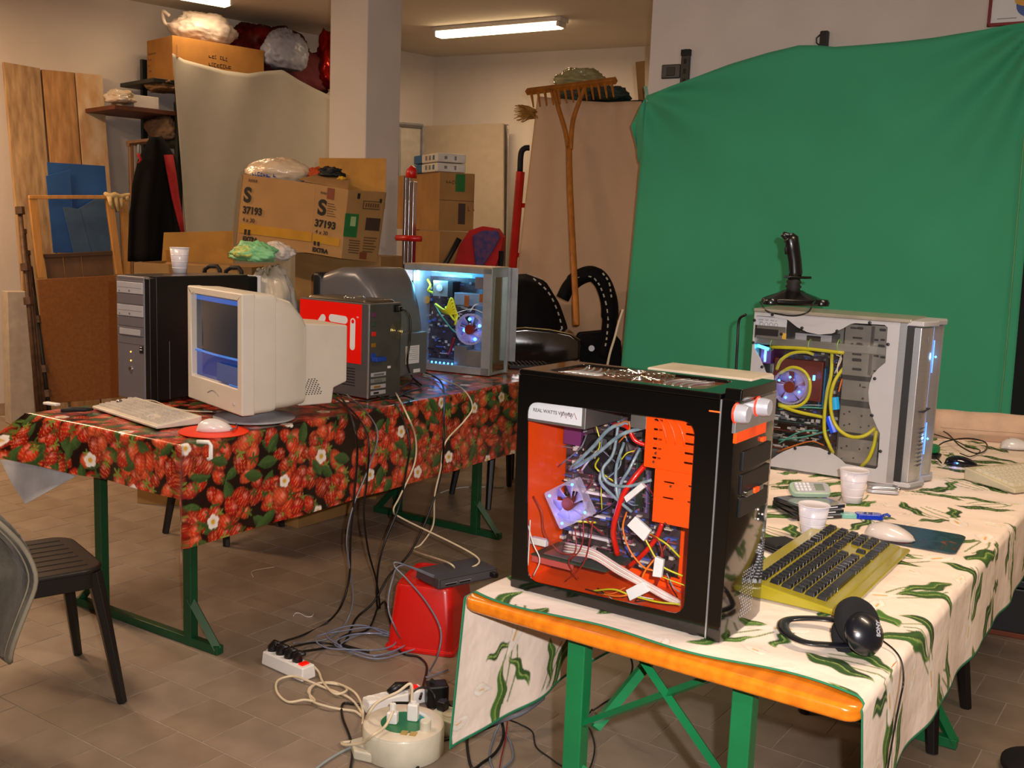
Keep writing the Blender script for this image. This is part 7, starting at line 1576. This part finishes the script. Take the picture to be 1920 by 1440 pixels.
# ---- right of the column: carton stack, paper packs, ladder
Yr = 6.9
def boxpx(name, label, x0, xm, x1, y0, y1, Y, ang=-34, dep=.4, m=None, grp=None, cat='box', bottom=None):
    c = DF(xm, y1, Y); top = DF(xm, y0, Y).z; fr_ = Frame((c.x, c.y), ang, 0)
    L = fr_.y_(x1, (y0 + y1) / 2).x; z0 = bottom if bottom is not None else c.z
    t = carton(name, label, (c.x, c.y, z0), ang, max(.08, L), dep, top - z0, m, group=grp); return t, max(.08, L), top - z0, fr_
# in this stack the long face looks to the left-front and the short one to the right-front
def boxlr(name, label, x0, xm, x1, y0, y1, Y, ang=20, m=None):
    c = DF(xm, y1, Y); top = DF(xm, y0, Y).z; f1 = Frame((c.x, c.y), ang, 0); f2 = Frame((c.x, c.y), ang + 90, 0)
    L = f1.y_(x1, (y0 + y1) / 2).x; D = f2.y_(x0, (y0 + y1) / 2).x
    t = carton(name, label, (c.x, c.y, c.z), ang, abs(L), max(.2, abs(D)), top - c.z, m); return t, abs(L), top - c.z
b1, L1, H1 = boxlr('cardboard_box', 'topmost brown carton of the stack right of the column, under the white packs', 735, 822, 889, 322, 432, Yr, 25)
for nm, m, x0, x1, z0, z1 in (('green_logo', m_gpr, .45, .72, .68, .98), ('barcode_block', mat('brown_barcode', '#3c2a22', .7), .55, .75, .12, .48)): bx(nm, m, b1, L1 * x0, L1 * x1, -.0015, 0, H1 * z0, H1 * z1, .0003)
marks(b1, m_rpr, L1 * .82, H1 * .35, 3, .04, -.0015, 4); marks(b1, m_printl, L1 * .1, H1 * .8, 5, .03, -.0015, 5)
bx('mid_seam', m_printl, b1, 0, L1, -.0012, 0, H1 * .52, H1 * .53, .0002)
zb1 = b1.location.z
c = b1.location; b2 = carton('cardboard_box', 'lower brown carton of the stack beside the aluminium ladder', (c.x + .01, c.y - .01, zb1 - .47), 25, L1 * .97, .5, .465); marks(b2, m_rpr, L1 * .35, .2, 3, .04, -.0015, 6); bx('barcode_block', MATS['brown_barcode'], b2, L1 * .55, L1 * .7, -.0015, 0, .2, .36, .0003)
b3 = carton('cardboard_box', 'bottom carton of the stack right of the column, hidden by the computers', (c.x, c.y, 0.001), 25, L1, .5, zb1 - .475)
m_pack = mat('white_paper_pack', '#cfcabf', .6); m_packb = mat('blue_paper_pack', '#1c5a8c', .5)
for k, (lab) in enumerate(('lower white and blue pack on the carton stack', 'upper white and blue pack on the carton stack')):
    z = zb1 + H1 + .002 + k * .062; p = thing('paper_pack', lab, 'pack', (c.x - .02, c.y, z), 25); bx('white_end', m_pack, p, 0, L1 * .82, 0, .30, 0, .058, .008); bx('blue_end', m_packb, p, -.001, L1 * .8, .30, .46, 0, .058, .008)
    bx('print_mark', m_inkg, p, .05, .07, -.001, 0, .02, .04, .0003); bx('print_mark', m_inkg, p, .12, .135, -.001, 0, .015, .042, .0003)
    for j in range(3): bx('side_print', m_inkg if j else m_packb, p, -.0015, 0, .05 + .07 * j, .085 + .07 * j, .015, .045, .0003)
Yl = 6.2; m_al = mat('polished_aluminium', '#c8c9cc', .2, 1.0, var=.03); m_redp = mat('red_plastic', '#c8140c', .35, coat=.2)
q = DF(762, 700, Yl); la = thing('aluminium_ladder', 'folded aluminium ladder with red caps beside the column', 'ladder', (q.x, q.y, 0), -20)
hz = DF(762, 330, Yl).z
for k, x in enumerate((-.028, -.004, .022)):
    bx('rail', m_al, la, x - .009, x + .009, -.025, .025, .001, hz - (.0 if k < 2 else .03), .003)
MB().tube([(.0, 0, hz - .01), (.004, 0, hz + .03), (.016, 0, hz + .055)], [.034, .032, .016], 10).build('red_top_cap', m_redp, la, smooth=True)
for z in (hz - .36,):
    MB().tube([(-.07, -.03, z), (.09, -.03, z)], .018, 10).build('red_hinge', m_redp, la, smooth=True)
for z in np.arange(.3, hz - .1, .28): MB().tube([(-.03, .01, z), (.03, .01, z)], .012, 8).build('rung', m_al, la)
# pale door leaf and grey frame leaning in the corner
board('white_door_leaf', 'large pale door leaf leaning against the rear corner', mat('pale_board', '#a79884', .8, var=.03), [(786, 236), (943, 231), (942, 560), (786, 560)], (.5, .2, .62, .32), .03, plane=WB, cat='door leaf', floor=True)
board('metal_rod', 'narrow aluminium profile standing at the edge of the pale door leaf', m_al, [(944, 233), (953, 233), (947, 560), (938, 560)], (.16, .16, .33, .33), .02, plane=WB, cat='profile', floor=True)
gf = thing('metal_frame', 'small grey metal frame standing left of the pale door leaf', 'frame', tuple(WL.hit(770, 300, .4)))
for a, b_ in (((743, 232), (793, 236)), ((793, 236), (791, 330)), ((748, 238), (748, 330))): rel(gf, MB().tube([WL.hit(*a, .4), WL.hit(*b_, .4)], .018, 4).build('bar', mat('grey_metal_frame', '#8e8d90', .4, .4), None))
rel(gf, quadbox([WL.hit(*p, .38) for p in ((746, 236), (792, 240), (790, 330), (746, 330))], WL.n, .005).build('panel', mat('pale_grey_panel', '#9c958a', .6), None))
# baby bouncer
q = DF(890, 500, 6.5); bn = thing('baby_seat', 'red child seat with a blue patterned cushion behind the blue-lit computer', 'child seat', (q.x, q.y, 0), 0)
def bsp(P_, Y, dz=0): return [DF(x, y, Y) - Vector((q.x, q.y, 0)) for x, y in P_]
oval = [(852, 495), (862, 460), (880, 432), (905, 424), (930, 428), (943, 445), (938, 475), (925, 510), (900, 520), (865, 515)]
P_ = bsp([(x, y) for x, y in oval], 6.5); b = MB(); n = len(P_); b.v = [tuple(p) for p in P_] + [tuple(p + Vector((.02, .10, .0))) for p in P_]; b.f = [tuple(range(n)), tuple(range(n, 2 * n))[::-1]] + [(i, (i + 1) % n, n + (i + 1) % n, n + i) for i in range(n)]
b.build('seat_shell', mat('matt_red_shell', '#b00e0a', .6, spec=.2), bn)
P_ = bsp([(886, 442), (905, 432), (933, 432), (938, 446), (925, 470), (905, 500), (892, 500), (888, 470)], 6.47); b = MB(); n = len(P_); b.v = [tuple(p) for p in P_] + [tuple(p + Vector((0, .03, 0))) for p in P_]; b.f = [tuple(range(n)), tuple(range(n, 2 * n))[::-1]] + [(i, (i + 1) % n, n + (i + 1) % n, n + i) for i in range(n)]
b.build('patterned_cushion', mat('blue_patterned_fabric', '#22306a', .8, col2='#6a3a5a', scale=30), bn, bev=.008)
MB().tube([P_[0] + Vector((-.08, 0, -.02)), P_[0] + Vector((-.2, 0, -.25)), Vector((-.2, .1, .01))], .018, 8).build('leg', m_black, bn, smooth=True); MB().tube([P_[4] + Vector((.05, .03, 0)), Vector((.15, .12, .01))], .018, 8).build('leg', m_black, bn, smooth=True)
# sack truck
q = DF(972, 490, 7.3); ht = thing('sack_truck', 'red sack truck with black curved handle leaning by the beige curtain', 'sack truck', (q.x, q.y, 0), 0)
def HP(P_, Y): return [DF(x, y, Y) - Vector((q.x, q.y, 0)) for x, y in P_]
MB().tube(catmull(HP([(993, 277), (984, 278), (977, 288), (975, 322)], 7.3), 5), .020, 8).build('black_handle', m_blackr, ht, smooth=True)
a = HP([(976, 322)], 7.3)[0]; b_ = HP([(962, 490)], 7.3)[0]; b2_ = a + (b_ - a) * (a.z - .01) / (a.z - b_.z)
MB().tube([a, b2_], .030, 8).build('rail', m_redp, ht); MB().tube([a + Vector((.16, .05, 0)), b2_ + Vector((.16, .05, 0))], .030, 8).build('rail', m_redp, ht)
for f in (.12, .3, .5, .7): c = a.lerp(b2_, f); MB().tube([c, c + Vector((.16, .05, 0))], .018, 6).build('crossbar', m_redp, ht)
bx('toe_plate', m_black, ht, b2_.x - .05, b2_.x + .25, b2_.y - .2, b2_.y + .05, .002, .012, .002)
# shelf behind the beige curtain with bags, broom, rake
Yb = 6.6
WC = Plane((DF(1008, 180, 6.9).x, 6.9), -31)
bsf = thing('rear_shelf', 'dark shelf behind the beige curtain carrying bags at its top', 'shelf', (0, 0, 0))
a, b_ = WC.hit(1010, 188, -.05), WC.hit(1203, 190, -.05); z = a.z - .02
MB().box(0, (Vector((b_.x, b_.y, 0)) - Vector((a.x, a.y, 0))).length, .0, .45, -.03, 0, Matrix.Translation((a.x, a.y, z)) @ Matrix.Rotation(R(-31), 4, 'Z')).build('shelf_board', m_dgr, bsf, bev=.002)
for (x, o_) in ((1014, -.06), (1198, -.06), (1014, -.46), (1198, -.46)): p = WC.hit(x, 190, o_); MB().box(-.02, .02, -.02, .02, 0.004, z - .03, Matrix.Translation((p.x, p.y, 0)) @ Matrix.Rotation(R(-31), 4, 'Z')).build('upright', m_dgr, bsf, bev=.002)
wblob('plastic_bag', 'clear greenish plastic bag on top of the shelf behind the rake head', 'bag', mat('clear_green_bag', '#9a9468', .25, coat=.5, bump=.5, bscale=12), 1042, 1132, 128, 168, -.2, .15, 12, .15, pl=WC)
wblob('patterned_bag', 'bag with red and green pattern behind the rake tines', 'bag', mat('red_green_pattern', '#5a3a34', .6, col2='#2f5a44', scale=18), 1045, 1120, 158, 190, -.1, .12, 14, .15, pl=WC)
wblob('patterned_bag', 'dark green bag right of the patterned one on the rear shelf', 'bag', mat('dark_green_pattern', '#1c3a34', .6, col2='#3f3a2a', scale=14), 1110, 1178, 160, 190, -.12, .12, 16, .15, pl=WC)
board('cardboard_sheet', 'narrow piece of cardboard standing at the corner of the right wall', m_card2, [(1191, 116), (1208, 114), (1208, 192), (1197, 192)], (-.1, -.1, -.1, -.1), .01, plane=WC, cat='cardboard')
m_cur = mat('beige_curtain', '#cba988', .9, bump=.03, bscale=150, sheen=.0, var=.015)
sheet_('beige_curtain', 'beige cloth curtain hung in front of the rear shelf, behind the rake', [(1008, 180), (1040, 184), (1090, 189), (1140, 192), (1180, 190), (1203, 190)], [(948, 700), (1010, 705), (1070, 705), (1120, 705), (1170, 705), (1200, 700)], .04, m_cur,
    lambda u, v: .022 * math.sin(u * 26 + 1) * (.3 + v * .7) * math.exp(-u * 3.5) + .012 * math.sin(u * 7 - v * 4) + .006 * math.sin(u * 40) * math.exp(-v * 9), pl=WC)
rk = thing('wooden_rake', 'old wooden hay rake leaning head up against the beige curtain', 'rake', (0, 0, 0)); m_rk = mat('golden_old_wood', '#a8661c', .55, scale=6, stretch=(5, 5, 1), var=.15)
MB().tube([WC.hit(988, 172, .16), WC.hit(1155, 151, .16)], .030, 4, flat=(1, .8)).build('rake_head', m_rk, rk, bev=.004)
for k in range(13):
    f = .05 + .9 * k / 12; x, y = 988 + 167 * f, 172 - 21 * f; MB().tube([WC.hit(x, y + 4, .17), WC.hit(x + 4, y + 30, .21)], [.010, .005], 6).build('tine', m_rk, rk)
def rkp(P_, o_): return catmull([WC.hit(x, y, o_ + .0012 * (y - 165)) for x, y in P_], 5)
MB().tube(rkp([(1039, 168), (1048, 205), (1060, 245), (1066, 280)], .16), .014, 8).build('fork_arm', m_rk, rk, smooth=True); MB().tube(rkp([(1097, 163), (1086, 190), (1074, 230), (1070, 280)], .16), .014, 8).build('fork_arm', m_rk, rk, smooth=True)
e1 = WC.hit(1081, 610, .55); hd = rkp([(1067, 275), (1068, 330), (1071, 400), (1075, 480), (1079, 560), (1081, 610)], .16); d = (hd[-1] - hd[-6]).normalized()
if d.z < 0: pass
MB().tube(hd, .0185, 8).build('handle', m_rk, rk, smooth=True)
br = thing('straw_broom', 'straw broom head sticking out left of the beige curtain', 'broom', tuple(WC.hit(1000, 215, .02)))
m_st = mat('broom_straw', '#a87a34', .8, var=.2, scale=20); g = random.Random(9)
for k in range(46):
    a = WC.hit(1006 + g.uniform(-3, 4), 214 + g.uniform(-6, 8), .02 + g.uniform(-.04, .04)); b_ = WC.hit(962 + g.uniform(0, 18), 212 + g.uniform(-16, 18), .02 + g.uniform(-.06, .06)); rel(br, MB().tube([a, a.lerp(b_, .5) + Vector((0, 0, .01)), b_], [.006, .005, .002], 4).build('straw', m_st, None))
rel(br, MB().tube([WC.hit(1004, 214, .02), WC.hit(1024, 216, .0)], [.03, .02], 8).build('binding', m_rdc, None))
# pushchair
q = DF(1060, 700, 6.2); pc = thing('pushchair', 'black pushchair with white dashed piping behind the black tower computer', 'pushchair', (q.x, q.y, 0), 0)
def PP(x, y, Y=6.2): return DF(x, y, Y) - Vector((q.x, q.y, 0))
m_fab = mat('black_pram_fabric', '#060609', .85, bump=.2, bscale=40, spec=.2); m_dash = mat('white_piping', '#c9c4b8', .6)
def hood(u, v):
    A_ = [(930, 520), (985, 514), (1022, 528), (1048, 570), (1062, 610), (1072, 665)]
    i = min(4, int(u * 5)); f = u * 5 - i; x, y = A_[i][0] + (A_[i + 1][0] - A_[i][0]) * f, A_[i][1] + (A_[i + 1][1] - A_[i][1]) * f
    cx, cy = 950, 680; return PP(cx + (x - cx) * (1 - v * .95), cy + (y - cy) * (1 - v * .95), 6.25 - .16 * math.sin(math.pi * (1 - v) * .5) + .30 * (1 - v) ** 3)
MB().grid(hood, 24, 12).build('hood', m_fab, pc, smooth=True, solid=.01)
def dashes(P_, Y, nm='white_piping', step=.028, r=.0045):
    C_ = catmull([PP(x, y, Y) for x, y in P_], 12); b = MB(); acc = 0; on = True; seg = [C_[0]]
    for a, b2 in zip(C_[:-1], C_[1:]):
        acc += (b2 - a).length; seg.append(b2)
        if acc > step * .5:
            if on and len(seg) > 1: b.tube(seg, r, 4)
            on = not on; seg = [b2]; acc = 0
    o = b.build(nm, m_dash, pc); o['kind'] = 'stuff'
dashes([(988, 514), (1022, 528), (1046, 568), (1060, 608), (1070, 655)], 6.50); dashes([(1000, 522), (1028, 548), (1046, 585), (1056, 625)], 6.30)
hb_ = [PP(*p, 6.2) for p in ((1055, 560), (1068, 535), (1090, 518), (1112, 514), (1130, 530), (1142, 565), (1143, 600), (1138, 640), (1130, 668))]
MB().tube(catmull(hb_, 6), [.058] * 8 + [.070] * 12 + [.074] * 16 + [.062] * 13, 10, flat=(1.25, .7)).build('padded_arch', m_fab, pc, smooth=True)
dashes([(1072, 527), (1092, 518), (1114, 522), (1130, 548), (1140, 590), (1138, 630), (1134, 655)], 6.12)
dashes([(1130, 512), (1142, 530), (1147, 560)], 6.10)
sh_ = [PP(*p, 6.05) for p in ((945, 618), (985, 614), (1030, 618), (1070, 626), (1090, 640), (1088, 676), (1000, 690), (945, 690))]
b = MB(); n = len(sh_); b.v = [tuple(p) for p in sh_] + [tuple(p + Vector((0, .35, .0))) for p in sh_]; b.f = [tuple(range(n)), tuple(range(n, 2 * n))[::-1]] + [(i, (i + 1) % n, n + (i + 1) % n, n + i) for i in range(n)]
b.build('seat_shell', mat('glossy_black_shell', '#0d0a08', .12, coat=.8), pc, bev=.02, seg=3)
MB().tube([PP(*p, 6.04) for p in ((945, 618), (985, 614), (1030, 618), (1070, 626), (1088, 638))], .005, 6).build('shell_rim', mat('gold_grey_rim', '#8a7850', .3, .7), pc, smooth=True)
bd = [PP(*p, 6.15) for p in ((1085, 628), (1150, 622), (1165, 640), (1168, 690), (1095, 690), (1080, 660))]
b = MB(); n = len(bd); b.v = [tuple(p) for p in bd] + [tuple(p + Vector((0, .2, .0))) for p in bd]; b.f = [tuple(range(n)), tuple(range(n, 2 * n))[::-1]] + [(i, (i + 1) % n, n + (i + 1) % n, n + i) for i in range(n)]
b.build('side_bag', m_fab, pc, bev=.02, seg=3); v = PP(1109, 653, 6.13); MB().lathe([(.018, 0), (.018, .006), (.010, .006), (.010, .003), (0, .003)], 16, Matrix.Translation(v) @ Matrix.Rotation(R(90), 4, 'X')).build('side_knob', m_silverp, pc)
for x in (965, 1130):
    p = PP(x, 690, 6.15); MB().tube([p, Vector((p.x, p.y + .05, .18))], .014, 8).build('chassis_tube', m_black, pc); MB().lathe([(.11, -.02), (.125, -.015), (.125, .015), (.11, .02), (.03, .02), (.03, -.02)], 24, Matrix.Translation((p.x, p.y + .05, .127)) @ Matrix.Rotation(R(90), 4, 'Y'), cap=False).build('wheel', m_blackr, pc)
cable('rope', 'pale cord hanging down at the left edge of the green sheet', [WG.hit(1168, 580, .14), WG.hit(1160, 605, .15), WG.hit(1152, 635, .16), WG.hit(1143, 665, .17), WG.hit(1136, 700, .17)], .007, m_crc, cat='cord')
q = PZ(1000, 690, ZT); gr = thing('black_grille', 'black slotted plastic tray on the far end of the strawberry table', 'tray', (q.x - .02, q.y, ZT), 10)
# ---- right wall: green sheet, sockets, rails, picture
m_gsh = mat('green_bedsheet', '#369a73', .85, bump=.03, bscale=150, sheen=.12, var=.04, scale=2)
top = [(1212, 180), (1255, 163), (1300, 146), (1370, 120), (1440, 99), (1498, 85), (1530, 85), (1565, 88), (1620, 84), (1690, 78), (1750, 71), (1830, 58), (1922, 42), (1960, 36)]
bot = [(1158, 760), (1250, 790), (1370, 815), (1500, 830), (1650, 850), (1800, 870), (1868, 880), (1885, 880)]
def gf_(u, v):
    r1 = .035 * math.sin(10 * math.atan2(v + .02, u + .02)) * math.exp(-3.0 * math.hypot(u, v)) * min(1, math.hypot(u, v) * 12)
    r2 = .040 * math.sin(13 * math.atan2(v + .02, 1.02 - u)) * math.exp(-2.6 * math.hypot(1 - u, v)) * min(1, math.hypot(1 - u, v) * 12)
    return .02 + r1 + r2 + .018 * math.sin(u * 9 + v * 2.5) * v + .012 * math.exp(-((v - .45 - .25 * abs(u - .5)) ** 2) * 90) + .012 * math.exp(-((v - .16 - .1 * math.sin(u * 6)) ** 2) * 300)
gs = sheet_('green_sheet', 'large green bedsheet hung across the right wall behind the silver tower', top, bot, .10, m_gsh, gf_, pl=WG, nu=110, nv=90)
hm = [WG.hit(x, y, .165) for x, y in ((1921, 250), (1912, 360), (1900, 500), (1888, 640), (1873, 790))]; MB().tube(catmull(hm, 6), .0035, 5).build('hem_seam', mat('pale_green_thread', '#5fa06a', .8), gs, smooth=True)
fl1 = sheet_('green_flap', None, [(1212, 180), (1200, 200), (1190, 222), (1183, 236)], [(1212, 300), (1206, 320), (1196, 300), (1193, 270)], .09, m_gsh, lambda u, v: .02 * math.sin(u * 6), pl=WG, nu=12, nv=12); fl1.parent = gs
for k_ in ('category', 'label'):
    if k_ in fl1: del fl1[k_]
rb = MB().add([WG.hit(x, y, .12) for x, y in ((1207, 162), (1213, 161), (1218, 190), (1212, 192))], [(0, 1, 2, 3)]).build('adhesive_tape', mat('greenish_tape', '#6fa08c', .6), None, solid=.003); tag(rb, 'strip of greenish tape fixing the left top corner of the green sheet', 'tape')
def wallbox(name, label, cat, x0, y0, x1, y1, m, th, pl=WG):
    a, b_ = pl.hit(x0, y0, 0), pl.hit(x1, y1, 0); w = (Vector((b_.x, b_.y, 0)) - Vector((a.x, a.y, 0))).length; t = thing(name, label, cat, (a.x, a.y, 0), pl.a); t.location = (a.x, a.y, b_.z); return t, w, a.z - b_.z
t, w, h = wallbox('wall_socket', 'dark rectangular wall socket plate left of the green sheet top', 'socket', 1242, 122, 1276, 147, m_black, .01)
bx('plate', mat('grey_black_plate', '#2c2a2e', .35), t, 0, w, -.012, 0, 0, h, .006); bx('module', m_black, t, w * .28, w * .72, -.016, -.01, h * .2, h * .8, .002)
t, w, h = wallbox('wall_rail', 'black vertical shelf rail on the wall beside the socket plate', 'rail', 1281, 95, 1292, 168, m_black, .02); bx('rail_bar', m_black, t, 0, w, -.022, 0, 0, h, .002); bx('rail_cap', m_blackr, t, -.002, w + .002, -.026, 0, h - .03, h + .002, .001)
for k in range(4): bx('slot', m_blackr, t, w * .35, w * .65, -.0235, -.02, .03 + k * .05, .055 + k * .05, .0005)
t, w, h = wallbox('wall_hook', 'black hook with a loop above the top edge of the green sheet', 'hook', 1541, 60, 1554, 90, m_black, .02); bx('hook_body', m_black, t, 0, w, -.035, 0, -.02, h, .006); MB().tube([(0, -.02, h * .8), (-.018, -.02, h * .6), (-.016, -.02, h * .3), (0, -.02, h * .15)], .004, 6).build('loop', m_black, t, smooth=True)
t, w, h = wallbox('framed_poster', 'red framed poster with a blue and yellow bowl, cut by the right top corner', 'picture', 1862, -60, 1985, 43, m_red, .02)
bx('backing', m_label, t, .01, w - .01, -.012, -.002, .01, h - .01, .001)
for (a0, a1, b0, b1) in ((0, w, 0, .014), (0, w, h - .014, h), (0, .014, 0, h), (w - .014, w, 0, h)): bx('frame_bar', mat('dark_red_frame', '#7a1418', .4), t, a0, a1, -.02, 0, b0, b1, .002)
MB().prism([(.10 + .055 * math.cos(a), .105 + .055 * math.sin(a)) for a in np.linspace(math.pi, 2 * math.pi, 12)] + [(.155, .125), (.045, .125)], .0125, .013, Matrix(((1.2, 0, 0, .06), (0, 0, -1, 0), (0, 1, 0, -.02), (0, 0, 0, 1)))).build('bowl_print', mat('blue_bowl_print', '#3a5a9c', .5), t)
MB().prism([(.12 + .07 * math.cos(a), .110 + .028 * math.sin(a)) for a in np.linspace(0, 2 * math.pi, 20)], .0131, .0135, Matrix(((1.1, 0, 0, .05), (0, 0, -1, 0), (0, 1, 0, -.005), (0, 0, 0, 1)))).build('yellow_print', mat('yellow_print', '#d8a040', .5), t)
bx('print_line', m_inkg, t, .04, .12, -.0128, -.012, .03, .033, .0002)
# black cloth to the right of the green sheet
sheet_('black_curtain', 'black curtain hanging right of the green sheet', [(1935, 300), (2010, 290), (2090, 280)], [(1845, 900), (1960, 930), (2060, 960)], .04, mat('black_curtain_fabric', '#07100d', .9, sheen=.1), lambda u, v: .02 * math.sin(u * 14), pl=WG, nu=24, nv=16)
# tray grille
bx('tray_base', m_black, gr, -.12, .10, -.06, .06, .002, .02, .003)
for k in range(9): bx('tray_rib', m_blackr, gr, -.11 + k * .023, -.10 + k * .023, -.055, .055, .02, .032, .001)
